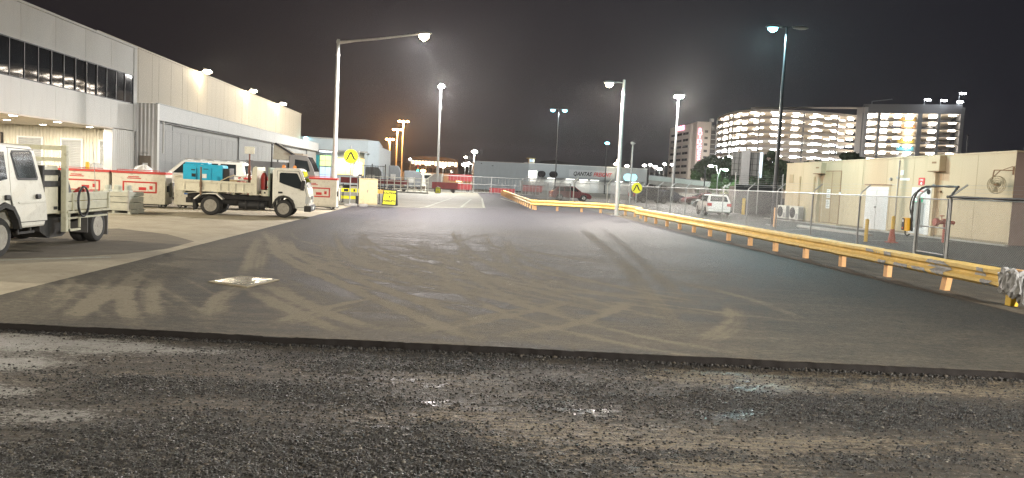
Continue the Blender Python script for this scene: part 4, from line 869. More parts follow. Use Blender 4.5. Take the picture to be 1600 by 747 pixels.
# ---------------- white four-wheel-drive wagon behind the bins
def car(name, label, loc, rz, paint, group, L=4.2, Wd=1.74, Hh=1.46, belt=.92, hood=(1.15, .86), gh=(-1.95, -1.45, .35, 1.05), clear=.2, wb=2.5, wr=.31, rack=False, stripe=None, sill=.3, glass=None):
    """gh: rear glass base x, rear glass top x, windscreen top x, windscreen base x (0 = wheelbase centre)"""
    t = thing(name, label, 'car', loc, rz, group); h = Wd / 2; xr, xf = -L / 2, L / 2; r = wr; a = r + .06
    def arch(xc): return [(xc + a * math.cos(q), max(r + a * math.sin(q), clear)) for q in np.linspace(0, math.pi, 9)]
    prof = [(xr + .06, clear + .12), (xr, .5), (xr + .02, .72), (xr + .06, belt), (gh[3], belt), (hood[0], belt - .02), (xf - .25, hood[1] - .1), (xf - .05, hood[1] - .28), (xf, .5), (xf - .05, clear + .1)] + \
           [(xf - .25, clear)] + arch(wb / 2) + arch(-wb / 2) + [(xr + .3, clear)]
    b = MB(); b.prism(prof, 'y', -h, h)
    b.v = [(x, y * (1 - .10 * (abs(x) / (L / 2)) ** 4) * (1 - .05 * max(z - .6, 0) - .12 * max(.4 - z, 0)), z) for x, y, z in b.v]
    body = b.build('body', paint, t, bevel=.04)
    k0, k1 = h * .93, h * .74; z1 = Hh - .04
    b = MB(); vs = [(gh[0], -k0, belt), (gh[3], -k0, belt), (gh[3], k0, belt), (gh[0], k0, belt), (gh[1], -k1, z1), (gh[2], -k1, z1), (gh[2], k1, z1), (gh[1], k1, z1)]
    b.add(vs, [(0, 3, 2, 1), (4, 5, 6, 7), (0, 1, 5, 4), (1, 2, 6, 5), (2, 3, 7, 6), (3, 0, 4, 7)]); b.build('cabin', paint, t, bevel=.05)
    b = MB(); b.box(gh[1] + .04, gh[2] - .04, -k1 + .05, k1 - .05, z1 - .004, Hh); b.build('roof', paint, t, bevel=.03)
    V = [Vector(p) for p in vs]; gm = glass or m_glass2
    def facet(nm, i, j, kk, l, u0, u1, w0, w1, par, mat=gm, off=.008, th=.01):
        A, B_, C_, D = V[i], V[j], V[kk], V[l]; n = (B_ - A).cross(D - A).normalized()
        def P(u, w): return (A * (1 - u) + B_ * u) * (1 - w) + (D * (1 - u) + C_ * u) * w
        q = [P(u0, w0), P(u1, w0), P(u1, w1), P(u0, w1)]; m_ = MB(); vv = [p + n * off for p in q] + [p + n * (off - th) for p in q]
        m_.add(vv, [(0, 1, 2, 3), (7, 6, 5, 4), (0, 4, 5, 1), (1, 5, 6, 2), (2, 6, 7, 3), (3, 7, 4, 0)]); return m_.build(nm, mat, par)
    cut = .44
    for s in ((0, 1, 5, 4), (2, 3, 7, 6)):
        fl = s[0] == 2
        for u0, u1 in ((.12, .36), (.40, .62), (.66, .93)):
            facet('side_window', *s, *((1 - u1, 1 - u0) if fl else (u0, u1)), .10, .88, t)
    facet('rear_window', 3, 0, 4, 7, .10, .90, .14, .84, t); facet('windscreen', 1, 2, 6, 5, .07, .93, .08, .90, t)
    for s in (-1, 1):
        wheel(t, wb / 2, s * (h - .02), r, .19, s, rimc=m_chrome); wheel(t, -wb / 2, s * (h - .02), r, .19, s, rimc=m_chrome)
        b = MB(); b.box(xr - .005, xr + .20, s * (h * .62) - .15, s * (h * .62) + .19, .66, belt - .06) if False else b.box(xr - .006, xr + .16, min(s * h * .60, s * h * .95), max(s * h * .60, s * h * .95), .68, belt - .05); b.build('tail_light', m_lens_r, t, bevel=.02)
        b = MB(); b.box(xf - .22, xf - .015, min(s * h * .55, s * h * .90), max(s * h * .55, s * h * .90), hood[1] - .30, hood[1] - .15); b.build('headlight', m_lens_w, t, bevel=.02)
        b = MB(); b.bar((gh[3] - .25, s * h * .90, belt + .06), (gh[3] - .23, s * (h + .17), belt + .08), .10, .12); b.build('mirror', paint, t, bevel=.02)
        b = MB(); x_ = gh[0] + (gh[3] - gh[0]) * .5
        for xx in (x_ - .35, x_ + .50): b.box(xx, xx + .16, min(s * (h * .97), s * (h + .012)), max(s * (h * .97), s * (h + .012)), .76, .80)
        b.build('door_handle', paint, t)
    b = MB(); b.box(xr - .012, xr + .02, -.26, .26, .46, .57); b.build('number_plate', m_printw, t)
    b = MB(); b.box(xr - .02, xr + .12, -h * .85, h * .85, clear + .10, .42); b.build('bumper', paint, t, bevel=.03)
    if rack:
        b = MB()
        for y in (-k1 + .1, k1 - .1): b.box(gh[1] + .1, gh[2] - .1, y - .02, y + .02, Hh + .05, Hh + .09)
        for x in np.linspace(gh[1] + .2, gh[2] - .2, 5): b.box(x - .02, x + .02, -k1 + .08, k1 - .08, Hh, Hh + .06)
        b.build('roof_rack', m_galv, t)
    if stripe:
        for s in (-1, 1):
            b = MB(); b.box(-L * .40, L * .34, min(s * h * .985, s * (h + .006)), max(s * h * .985, s * (h + .006)), .72, .86); b.build('side_stripe', stripe, t)
    return t
car('four_wheel_drive', 'white four-wheel-drive wagon with blue stripe parked behind the bins', (-12.9, 38.9, 0), R(184), m_white, None, L=5.1, Wd=1.9, Hh=1.98, belt=1.28, hood=(2.1, 1.28), gh=(-2.45, -2.3, .55, 1.25), clear=.3, wb=2.85, wr=.38, rack=True, stripe=m_blue)

# ---------------- dark loader truck beyond the bins
T3 = thing('loader_truck', 'dark loader truck with raised beige ramp beyond the tipper cab', 'truck', (-11.0, 50.0, 0), R(3))
b = MB(); b.prism([(.25, .7), (.25, 2.62), (.45, 2.72), (1.35, 2.66), (1.62, 2.2), (1.80, 1.75), (1.88, 1.2), (1.88, .5), (.6, .5)], 'y', -1.1, 1.1); cab = b.build('cab', M('grey_truck_paint', (.22, .21, .19), .45, var=.1), T3, bevel=.05)
b = MB(); b.prism([(1.40, 2.62), (1.66, 2.2), (1.85, 1.72), (1.80, 1.70), (1.60, 2.16), (1.36, 2.58)], 'y', -1.0, 1.0); b.build('windscreen', m_glass2, cab)
panel('side_window', [(.60, 1.7), (1.55, 1.7), (1.38, 2.35), (.62, 2.42)], -1.1, .012, m_glass2, cab)
b = MB(); b.box(1.85, 1.95, -1.0, 1.0, .5, 1.0); b.build('bumper', m_chassis, cab)
b = MB(); b.lathe([(.08, 0), (.12, .05), (.05, .1)], (1.9, -.75, 1.2), 'z', 10); b.build('marker_lamp', m_lens_w, cab)
b = MB(); b.box(-3.4, 1.2, -.5, .5, .55, .85); b.box(-3.4, .2, -1.1, 1.1, .86, .96); b.build('chassis', m_chassis, T3)
b = MB(); b.prism([(-.75, 2.36), (.85, 2.36), (.75, 2.55), (-.68, 3.38)], 'y', -1.0, 1.0); b.build('ramp', M('beige_ramp_paint', (.40, .37, .28), .6, var=.1, scale=2, grime=.3), T3)
b = MB(); b.bar((-.62, -1.03, 3.36), (.82, -1.03, 2.52), .05, .12); b.bar((-.80, -1.04, .95), (-.80, -1.04, 3.3), .07, .07); b.bar((-.80, 1.04, .95), (-.80, 1.04, 3.3), .07, .07); b.build('ramp_frame', m_dkframe, T3)
b = MB(); b.box(-2.9, .15, -1.0, 1.0, .97, 2.2); b.build('body_box', M('dull_grey_box', (.16, .16, .155), .6, var=.15), T3)
b = MB(); b.box(-.1, 1.1, -1.0, .9, 2.64, 2.80); b.build('roof_board', M('tan_roof_board', (.36, .30, .22), .6, var=.1), cab)
for s in (-1, 1):
    for x in (-2.3, .95): wheel(T3, x, s * 1.05, .45, .26, s)
# ------------------------------------------------------------------ bins, crate, signs and other loose things in the yard
def bin_(loc, rz, label, frame, w=1.85, h=1.36, rim=None):
    t = thing('waste_bin', label, 'bin', loc, rz, 'white wheeled bins along the yard'); d = 1.15
    prof = [(0, .13), (d, .13), (d, .75), (d - .18, h - .02), (0, h - .02)]
    b = MB(); b.prism(prof, 'x', -w, 0); b.build('body', m_binw, t, bevel=.015)
    rm = rim or m_red
    b = MB(); b.prism([(-.03, h - .06), (d - .14, h - .06), (d - .17, h + .03), (-.02, h + .03)], 'x', -w - .02, .02); lid = b.build('lid', rm, t, bevel=.012)
    b = MB(); b.tube([(-w + .2, -.04, h + .02), (-w + .2, -.05, h + .08), (-.2, -.05, h + .08), (-.2, -.04, h + .02)], .012, 6); b.build('lid_handle', rm, lid)
    b = MB(); x0, x1, z0, z1 = -w * .80, -w * .16, .56, 1.0
    for a, c, e, f in ((x0, x1, z1 - .06, z1), (x0, x1, z0, z0 + .06), (x0, x0 + .06, z0 + .06, z1 - .06), (x1 - .06, x1, z0 + .06, z1 - .06)): b.box(a, c, -.006, -.0005, e, f)
    b.build('painted_frame', frame, t)
    b = MB()
    for k, (a, c) in enumerate(((-w * .72, -w * .46), (-w * .70, -w * .50))): b.box(a, c, -.004, -.0005, 1.10 + .06 * k, 1.135 + .06 * k)
    b.box(-w * .5, -w * .36, -.004, -.0005, .66, .78); b.box(-w * .30, -w * .24, -.004, -.0005, .70, .84); b.build('print', frame if frame is m_blue else m_printr, t, kind='stuff')
    b = MB(); b.box(0, .05, .20, .46, .62, .86); lt = b.build('latch', m_black, t, bevel=.01)
    b = MB(); b.box(.001, .07, .70, 1.05, .40, 1.0); b.build('end_pocket', m_binw, t, bevel=.02)
    b = MB(); b.box(-w + .1, -.1, .12, .2, .09, .132); b.box(-w + .1, -.1, d - .2, d - .12, .09, .132); b.build('skid', m_chassis, t)
    for x in (-w + .2, -.22):
        for y in (.14, d - .16):
            b = MB(); b.lathe([(.065, -.025), (.07, -.015), (.07, .015), (.065, .025)], (x, y, .07), 'y', 14); wq = b.build('caster', m_rubber, t, smooth=True)
            b = MB(); b.box(x - .04, x + .04, y - .045, y - .03, .05, .13); b.box(x - .04, x + .04, y + .03, y + .045, .05, .13); b.build('fork', m_galv, wq)
    return t
bin_((-11.52, 31.05, 0), R(7), 'white red-topped bin with red frame right behind the gas crate', m_red, w=1.95)
bin_((-13.55, 30.78, 0), R(6), 'white red-topped bin furthest left, half behind the crew-cab truck', m_red, w=1.95)
bin_((-9.35, 31.5, 0), R(5), 'white bin with blue painted frame behind the tipper tail', m_blue, w=1.95, h=1.32, rim=m_binw)
bin_((-7.3, 32.6, 0), R(6), 'white bin wholly behind the tipper cab', m_red, w=1.8, h=1.3)
bin_((-5.62, 35.7, 0), R(4), 'white red-topped bin right of the tipper cab, nearest the lane', m_red, w=1.85, h=1.42)

# pallet crate with gas bottles
m_gcr = M('weathered_grey_plank', (.44, .44, .37), .75, var=.18, scale=3, grime=.4, stretch=(.6, 3, 3))
t = thing('gas_crate', 'grey planked crate on a pallet holding gas bottles', 'crate', (-11.42, 26.25, 0), R(-4)); t.scale = (.85, .9, 1)
f0 = None
for z0, z1 in ((.16, .38), (.39, .57), (.58, .74)):
    for y in (0, 1.1):
        b = MB(); b.box(-.68, .62, y, y + .03, z0 + .002, z1 - .006); b.build('plank', m_gcr, t, bevel=.006)
    for x in (-.68, .592):
        b = MB(); b.box(x, x + .028, .032, 1.098, z0 + .002, z1 - .006); b.build('plank', m_gcr, t, bevel=.006)
b = MB()
for x in (-.66, -.05, .56): b.box(x, x + .1, .03, 1.1, .03, .12)
b.build('pallet_block', m_gcr, t)
for y in (0, .5, 1.03):
    b = MB(); b.box(-.74, .70, y, y + .1, .121, .158); b.build('pallet_board', m_gcr, t); b = MB(); b.box(-.74, .70, y, y + .1, 0, .029); b.build('pallet_board', m_gcr, t)
for x in (-.66, .58):
    b = MB(); b.box(x, x + .06, -.022, -.001, .12, .78); b.build('corner_post', m_galvd, t)
m_gas = M('pale_green_gas_paint', (.50, .53, .46), .45, var=.08, grime=.3)
first = None
for k, (x, y, lb) in enumerate([(-.35, .25, 'front left'), (.05, .30, 'front middle'), (.40, .28, 'front right'), (-.30, .75, 'back left'), (.15, .78, 'back right')]):
    wx, wy = -11.42 + .85 * x * math.cos(R(-4)) - y * math.sin(R(-4)), 26.25 + x * math.sin(R(-4)) + y * math.cos(R(-4)); lb = f'pale green gas bottle standing in the planked crate, {lb} of five'
    if first is None:
        first = thing('gas_bottle', lb, 'gas bottle', (wx, wy, .16), 0, 'gas bottles in the crate')
        b = MB(); b.lathe([(.13, 0), (.155, .03), (.155, .52), (.12, .62), (.05, .66)], (0, 0, 0), 'z', 18); b.build('cylinder', m_gas, first, smooth=True)
        b = MB(); b.lathe([(.085, .64), (.095, .70), (.09, .78)], (0, 0, 0), 'z', 12); b.build('collar', m_gas, first, smooth=True)
        b = MB(); b.lathe([(.03, .66), (.03, .75)], (0, 0, 0), 'z', 8); b.bar((-.06, 0, .76), (.06, 0, .76), .02, .02); b.build('valve', m_chrome, first)
    else: dup(first, (wx, wy, .16), R(40 * k), lb)
o = MB().tube([(-12.25, 26.9, 0), (-12.3, 26.9, 1.2), (-12.38, 26.9, 2.35)], .012, 6).build('aerial_rod', m_galvd, None); tag(o, 'thin rod standing up behind the gas crate', 'rod')
o = MB().tube([(-15.2, 32.6, 0), (-15.2, 32.6, 1.62)], .075, 12); o.lathe([(.075, 1.62), (.06, 1.66), (.02, 1.67)], (-15.2, 32.6, 0), 'z', 12); o = o.build('bollard', m_bollard, None, smooth=True); tag(o, 'yellow bollard among the white bulk bags behind the bins', 'bollard')
# white rubble bags behind the bins
m_bag = M('white_sheet_plastic', (.72, .72, .70), .5, var=.08, bump=.8, bscale=5)
def lumpbag(loc, sx, sy, sz, label, seed):
    n, k = 24, 10; rr = random.Random(seed); vs = []
    for i in range(k + 1):
        ph = math.pi * .5 * i / k
        for j in range(n):
            th = 2 * math.pi * j / n; f = 1 + .14 * math.sin(3 * th + seed) + .10 * math.sin(7 * th + 2 * i + seed) + rr.uniform(-.04, .04)
            vs.append((math.cos(th) * math.cos(ph) * sx * f, math.sin(th) * math.cos(ph) * sy * f, math.sin(ph) * sz * (1 + .1 * math.sin(5 * th + i))))
    fs = [(i * n + j, i * n + (j + 1) % n, (i + 1) * n + (j + 1) % n, (i + 1) * n + j) for i in range(k) for j in range(n)] + [tuple(range(n - 1, -1, -1))]
    b = MB(); b.add(vs, fs); o = b.build('bulk_bag', m_bag, None, smooth=True, loc=loc); tag(o, label, 'bag', 'white bulk bags behind the bins')
lumpbag((-15.4, 33.6, 0), 1.0, .7, 1.52, 'white bulk bag left of the yellow bollard, behind the bins', 1)
lumpbag((-13.5, 33.9, 0), .8, .7, 1.52, 'white bulk bag right of the yellow bollard, behind the bins', 4)

# ---------------- pedestrian crossing signs
def walk_sign(loc, label, h, r=.36, base=False):
    t = thing('crossing_sign', label, 'road sign', loc, 0, 'round pedestrian crossing signs')
    b = MB(); b.tube([(0, 0, 0), (0, 0, h + .55)], .032, 8); b.build('post', m_galv, t)
    b = MB(); b.lathe([(r, -.058), (r, -.04)], (0, 0, h), 'y', 32); d = b.build('disc', m_signy, t)
    b = MB(); b.lathe([(r + .012, -.055), (r + .012, -.036), (r - .004, -.036), (r - .004, -.055)], (0, 0, h), 'y', 32); b.build('rim', m_galv, d)
    b = MB()
    def limb(a, c, w):
        a, c = Vector((a[0], 0, a[1])), Vector((c[0], 0, c[1])); dd = (c - a).normalized(); s = Vector((dd.z, 0, -dd.x)) * w / 2
        b.prism([((p).x, (p).z + h) for p in (a + s, c + s, c - s, a - s)], 'y', -.064, -.059)
    k = r / .36
    k *= 1.3
    limb((-.03 * k, .14 * k), (-.15 * k, -.12 * k), .055 * k); limb((.01 * k, .14 * k), (.13 * k, -.10 * k), .065 * k); limb((.12 * k, -.10 * k), (.20 * k, -.13 * k), .04 * k); limb((-.14 * k, -.12 * k), (-.20 * k, -.15 * k), .04 * k); limb((-.05 * k, .13 * k), (.04 * k, .14 * k), .05 * k)
    b.build('legs_symbol', m_print, d)
    if base:
        b = MB(); b.box(-.25, .25, -.18, .18, 0, .12); b.build('foot', m_conc, t, bevel=.02)
    return t
walk_sign((-5.72, 40.7, 0), 'yellow round crossing sign with walking legs beside the white bin', 2.60, .36, True)
walk_sign((10.25, 44.2, 0), 'yellow round crossing sign with walking legs behind the right guardrail', 1.66, .31)
# cabinet, boards and barrier at the left kerb
t = thing('switch_cabinet', 'tall cream steel cabinet beside the crossing sign', 'cabinet', (-5.02, 42.7, 0), R(8))
m_cab = M('cabinet_cream', (.60, .50, .29), .5, var=.06, grime=.25, scale=2)
b = MB(); b.box(-.50, .50, -.30, .34, .06, 1.44); b.build('body', m_cab, t, bevel=.012)
for x0, x1 in ((-.48, -.005), (.005, .48)):
    b = MB(); b.box(x0, x1, -.318, -.301, .12, 1.40); b.build('door', m_cab, t, bevel=.004)
b = MB(); b.box(-.52, .52, -.33, .37, 1.441, 1.48); b.build('top_cover', m_cab, t, bevel=.006)
b = MB(); b.box(-.48, .48, -.27, .31, 0, .06); b.build('plinth', m_conc, t)
b = MB(); b.box(-.05, -.02, -.335, -.319, .72, .84); b.build('door_handle', m_chrome, t)
t = thing('camera_post', 'slim post with white hooded box in front of the cream cabinet', 'post', (-5.36, 40.9, 0), R(5))
b = MB(); b.tube([(0, 0, .1), (0, 0, 2.9)], .03, 8); b.build('post', m_galv, t)
b = MB(); b.box(-.27, .20, -.12, .10, 1.55, 2.32); bx_ = b.build('box', m_white, t, bevel=.05)
b = MB(); b.box(-.12, .10, -.135, -.119, 1.86, 2.16); b.build('label', m_printw, bx_)
b = MB(); b.box(.04, .20, -.30, -.12, 1.60, 1.68); b.build('hood', m_black, bx_)
b = MB(); b.lathe([(.05, -.28), (.05, -.13)], (.12, 0, 1.56), 'y', 10); b.build('lens', m_lens_w, bx_)
b = MB(); b.tube([(0, 0, .12), (0, 0, .55)], .085, 10); b.build('sleeve', m_black, t)
for x in (-.42, .12):
    b = MB(); b.box(x, x + .42, -.25, .2, 0, .14); b.build('ballast_block', m_conc, t, bevel=.02)
def aboard(loc, rz, label, l1, l2, s=1.0):
    t = thing('sandwich_board', label, 'sign', loc, rz, 'yellow sandwich boards')
    for sgn, nm in ((-1, 'front_panel'), (1, 'back_panel')):
        b = MB(); b.add([(-.42 * s, sgn * .26 * s, 0), (.42 * s, sgn * .26 * s, 0), (.38 * s, sgn * .04 * s, .92 * s), (-.38 * s, sgn * .04 * s, .92 * s), (-.42 * s, sgn * .22 * s, 0), (.42 * s, sgn * .22 * s, 0), (.38 * s, 0 + sgn * .002, .92 * s), (-.38 * s, sgn * .002, .92 * s)],
                        [(0, 1, 2, 3), (7, 6, 5, 4), (0, 4, 5, 1), (1, 5, 6, 2), (2, 6, 7, 3), (3, 7, 4, 0)]); p = b.build(nm, m_black, t, bevel=.01)
        if sgn < 0:
            an = math.atan2(.22, .92)
            b = MB(); q = [(-.36, .08), (.36, .08), (.33, .84), (-.33, .84)]; b.add([(x * s, (-.26 + .22 * z / .92) * s - .004, z * s) for x, z in q] + [(x * s, (-.26 + .22 * z / .92) * s + .012, z * s) for x, z in q], [(0, 1, 2, 3), (7, 6, 5, 4), (0, 4, 5, 1), (1, 5, 6, 2), (2, 6, 7, 3), (3, 7, 4, 0)])
            face = b.build('face', m_signy, p)
            def tx(body, size, z): return text(body, size * s, (0, (-.26 + .22 * z / .92) * s - .008, z * s), (math.pi / 2 - an, 0, 0), m_print, face, bold=.006)
            tx(l1, .150, .70); tx(l2, .135, .26)
            b = MB(); zc = .48; yq = (-.26 + .22 * zc / .92) * s - .007
            b.prism([(0, (zc + .09) * s), (.10 * s, (zc - .08) * s), (-.10 * s, (zc - .08) * s)], 'y', yq - .002, yq + .01); b.build('warning_triangle', m_print, face)
    b = MB(); b.tube([(-.2 * s, 0, .92 * s), (-.15 * s, 0, 1.0 * s), (.15 * s, 0, 1.0 * s), (.2 * s, 0, .92 * s)], .02, 6); b.build('handle', m_black, t)
    return t
aboard((-3.92, 43.9, 0), R(-6), 'large yellow caution board on black frame right of the cream cabinet', 'CAUTION', 'FORKLIFTS')
aboard((-2.4, 85, .006), R(4), 'small yellow board far off before the gates', 'CAUTION', 'STOP', .75)
t = thing('work_barrier', 'yellow barrier board on a low stand behind the cream cabinet', 'barrier', (-5.0, 45.6, .0), R(2))
for x0, x1, mm in ((-1.9, -.4, m_signy), (-.4 + .01, 1.15, m_orange)):
    b = MB(); b.box(x0, x1, -.03, .03, .62, .84); b.build('board', M('amber_board', (.62, .34, .06), .5, var=.15) if mm is m_orange else m_signy, t)
b = MB(); b.box(-1.9, -.5, -.02, .03, .22, .40); b.build('board', m_signy, t)
for x in (-1.8, -.6, .3, 1.0):
    b = MB(); b.box(x - .03, x + .03, -.02, .04, .05, 1.1); b.box(x - .05, x + .05, -.4, .4, 0, .05); b.build('stand', m_black, t)
b = MB(); b.box(-1.0, -.65, -.06, -.031, .30, .60); b.box(.5, .9, -.1, .2, .05, .5); b.build('battery_box', m_black, t)
b = MB(); b.box(-1.75, -1.5, -.04, -.031, .66, .80); b.box(-1.2, -1.1, -.04, -.031, .66, .80); b.build('print', m_print, t, kind='stuff')
# ------------------------------------------------------------------ street lamps
def cobra(parent, loc, rz, em, s=1.0, power=500, color=(1, .92, .8), tilt=0.0, lit=True, size=.3, drop=.10, cone=None):
    """a flat lantern head; local +x is the way it reaches out"""
    c, sn = math.cos(rz), math.sin(rz)
    def P(x, y, z): return (loc[0] + x * c - y * sn, loc[1] + x * sn + y * c, loc[2] + z + x * tilt)
    b = MB(); rows = [(0, .05, .05), (.18, .13, .09), (.5, .17, .11), (.72, .13, .08), (.80, .05, .03)]; vs = []; n = 10
    for x, wy, hz_ in rows:
        for j in range(n):
            a = 2 * math.pi * j / n; vs.append(P(x * s, math.cos(a) * wy * s, max(math.sin(a), -.45) * hz_ * s))
    fs = [(i * n + j, i * n + (j + 1) % n, (i + 1) * n + (j + 1) % n, (i + 1) * n + j) for i in range(len(rows) - 1) for j in range(n)] + [tuple(range(n - 1, -1, -1)), tuple((len(rows) - 1) * n + j for j in range(n))]
    b.add(vs, fs); hd = b.build('lamp_head', m_galvd, parent, smooth=True)
    b = MB(); vs = []
    for x, wy in ((.24, .10), (.38, .13), (.52, .14), (.66, .10)):
        for j in range(7):
            a = math.pi + math.pi * j / 6; vs.append(P(x * s, math.cos(a) * wy * s, (-.045 + math.sin(a) * drop * (.6 if x in (.24, .66) else 1)) * s))
    fs = [(i * 7 + j, i * 7 + j + 1, (i + 1) * 7 + j + 1, (i + 1) * 7 + j) for i in range(3) for j in range(6)] + [(0, 7, 14, 21, 27, 20, 13, 6)] + [tuple(range(6, -1, -1)), tuple(range(21, 28))]
    b.add(vs, fs); b.build('lens', em if lit else m_lens_w, hd, smooth=True)
    if lit and power: lamp('SPOT', parent, P(.45 * s, 0, -(.06 + drop) * s - .10), power, color, size=.15, cone=176, blend=.10)
    return hd
def pole(parent, h, r0, r1, mat, base=True, x=0, y=0):
    b = MB(); b.tube([(x, y, 0), (x, y, h * .35), (x, y, h)], [r0, r0 * .75 + r1 * .25, r1], 14); p = b.build('pole', mat, parent, smooth=True)
    if base:
        b = MB(); b.box(x - r0 * 2.2, x + r0 * 2.2, y - r0 * 2.2, y + r0 * 2.2, 0, .03)
        for i in (-1, 1):
            for j in (-1, 1): b.lathe([(.025, .03), (.025, .08)], (x + i * r0 * 1.7, y + j * r0 * 1.7, 0), 'z', 6)
        b.build('base_plate', m_galvd, parent)
    return p
# A: the tall outreach lamp on the left kerb
t = thing('street_lamp', 'pale street lamp with long outreach arm over the lane, left kerb', 'street lamp', (-6.07, 37.7, 0))
pole(t, 8.05, .125, .075, m_pole)
b = MB(); b.tube([(0, 0, 7.25), (0, 0, 7.36)], .10, 12); b.tube([(0, 0, 7.86), (0, 0, 7.98)], .10, 12); b.build('pole_collar', m_pole, t)
b = MB(); b.tube([(.06, 0, 7.92), (1.9, -.6, 8.07), (3.75, -1.25, 8.27)], [.06, .052, .04], 10); b.tube([(.06, 0, 7.84), (.9, -.27, 7.97)], .03, 8); b.build('arm', m_pole, t, smooth=True)
cobra(t, (3.7, -1.23, 8.28), math.atan2(-1.25, 3.75), m_lampwarm, 1.0, 6500, (1, .93, .92), .06, size=.45, drop=.28)
# C: on the right kerb
t = thing('street_lamp', 'pale street lamp with short arm standing before the right guardrail', 'street lamp', (9.15, 44.2, 0))
pole(t, 7.82, .125, .075, m_pole)
b = MB(); b.tube([(0, 0, 6.95), (0, 0, 7.05)], .10, 12); b.build('pole_collar', m_pole, t)
b = MB(); b.tube([(0, 0, 7.64), (-.35, -.03, 7.66), (-.6, -.05, 7.64)], .03, 8); b.build('arm', m_pole, t)
cobra(t, (-.45, -.05, 7.62), R(185), m_lampwarm, .95, 5600, (1, .90, .80), 0, size=.4, drop=.26)
# B: behind the far gate, left of centre
t = thing('street_lamp', 'tall pale floodlight mast left of centre behind the white rails', 'street lamp', (-2.75, 92.7, 0))
pole(t, 12.3, .16, .10, m_galv)
b = MB(); b.bar((-.3, -.1, 12.32), (.3, -.1, 12.32), .1, .1); b.build('crossarm', m_galv, t)
b = MB(); b.lathe([(.12, -.12), (.36, -.05), (.36, .1), (.2, .3)], (.05, -.35, 12.45), 'z', 12); h_ = b.build('lamp_head', m_lampwhite, t, smooth=True)
lamp('POINT', t, (0, -.6, 11.9), 22000, (1, .96, .9), size=.3)
# E: in front of the hotel
t = thing('street_lamp', 'tall pale floodlight mast in front of the hotel', 'street lamp', (25.2, 90, 0))
pole(t, 12.4, .16, .10, m_galv)
b = MB(); b.bar((-.5, -.1, 12.42), (.5, -.1, 12.42), .1, .1); b.build('crossarm', m_galv, t)
for x in (-.28, .28):
    b = MB(); b.lathe([(.1, -.10), (.28, -.05), (.28, .1), (.14, .22)], (x, -.3, 12.55), 'z', 12); b.build('lamp_head', m_lampwhite, t, smooth=True)
lamp('POINT', t, (0, -.8, 12.0), 22000, (1, .95, .87), size=.3)
# D, F: black twin-head poles in the car park
def twin(loc, h, label, p1, lit2, s):
    t = thing('street_lamp', label, 'street lamp', loc, 0); pole(t, h, .13, .06, m_dpole)
    b = MB(); b.tube([(-.30, 0, h - .02), (0, 0, h + .02), (.30, 0, h - .02)], .035, 8); b.build('crossarm', m_dpole, t)
    for sg, rz, lit in ((-1, math.pi, True), (1, 0, lit2)):
        hd = cobra(t, (sg * .28, 0, h), rz, m_lampcool, s, p1 if lit else 0, (.50, .92, 1) if s < 1.5 else (.85, .97, 1), -.04 if sg < 0 else .0, lit, size=.4, drop=.22 if lit else .04)
    return t
twin((17.05, 40.7, 0), 10.6, 'black twin-head lamp post by the beige building, one head dark', 3000, False, 1.1)
twin((18.8, 152, 0), 16.3, 'black twin-head lamp post in front of the freight terminal', 3000, True, 2.0)
# smaller far lamps
def simple_lamp(loc, h, label, em, r=.35, power=0, col=(1, 1, 1), mat=None, rp=.09, group=None, double=0):
    t = thing('street_lamp', label, 'street lamp', loc, 0, group)
    b = MB(); b.tube([(0, 0, 0), (0, 0, h)], [rp, rp * .6], 8); b.build('pole', mat or m_galv, t)
    if double:
        b = MB(); b.bar((-double, 0, h), (double, 0, h), .15, .12); b.build('crossarm', mat or m_galv, t)
    for x in ((-double, 0, double) if double else (0,)):
        b = MB(); b.lathe([(r * .3, -.4 * r), (r, -.2 * r), (r, .2 * r), (r * .4, .6 * r)], (x, -.1, h + .1), 'z', 10); b.build('lamp_head', em, t, smooth=True)
    if power: lamp('POINT', t, (0, -.6, h - r), power, col, size=.3)
    return t
simple_lamp((28.4, 150, 0), 9.9, 'thin black lamp post with white head right of the freight lettering', m_lampcool, .45, 0, mat=m_dpole, rp=.14)
t = thing('camera_mast', 'pale unlit mast with small camera behind the right crossing sign', 'mast', (13.3, 59.5, 0))
b = MB(); b.tube([(0, 0, 0), (0, 0, 5.0)], .07, 10); b.build('pole', m_galv, t)
b = MB(); b.lathe([(.06, -.1), (.16, .0), (.16, .14), (.05, .2)], (-.05, -.1, 5.05), 'z', 10); b.bar((0, 0, 5.05), (.18, -.1, 5.1), .08, .08); b.build('camera', m_galv, t)
simple_lamp((2.5, 149, 0), 6.9, 'white lamp standing left of the grey shed', m_lampwhite, .55, 4000, (1, .93, .84), rp=.12)
simple_lamp((.9, 165, 0), 4.6, 'white lamp low down left of the grey shed', m_lampwhite, .7, 0, rp=.12)
simple_lamp((-4.4, 190, 0), 4.4, 'white lamp in front of the lit terminal', m_lampwhite, .6, 0, rp=.12)
simple_lamp((-8.2, 170, 0), 2.9, 'low orange lamp in front of the lit terminal', m_lampor, .55, 0, rp=.12)
for k, (x, h, w, lb) in enumerate([(-23.0, 13.1, .9, 'shortest'), (-20.7, 16.3, 1.1, 'middle'), (-18.9, 19.0, 1.3, 'tallest')]):
    simple_lamp((x, 250, 0), h, f'{lb} of the three orange floodlight masts behind the blue-grey shed', m_lampor, .55, 16000, (1, .45, .12), M('orange_lit_mast', (.45, .42, .38), .6), .28, 'orange floodlight masts', w)
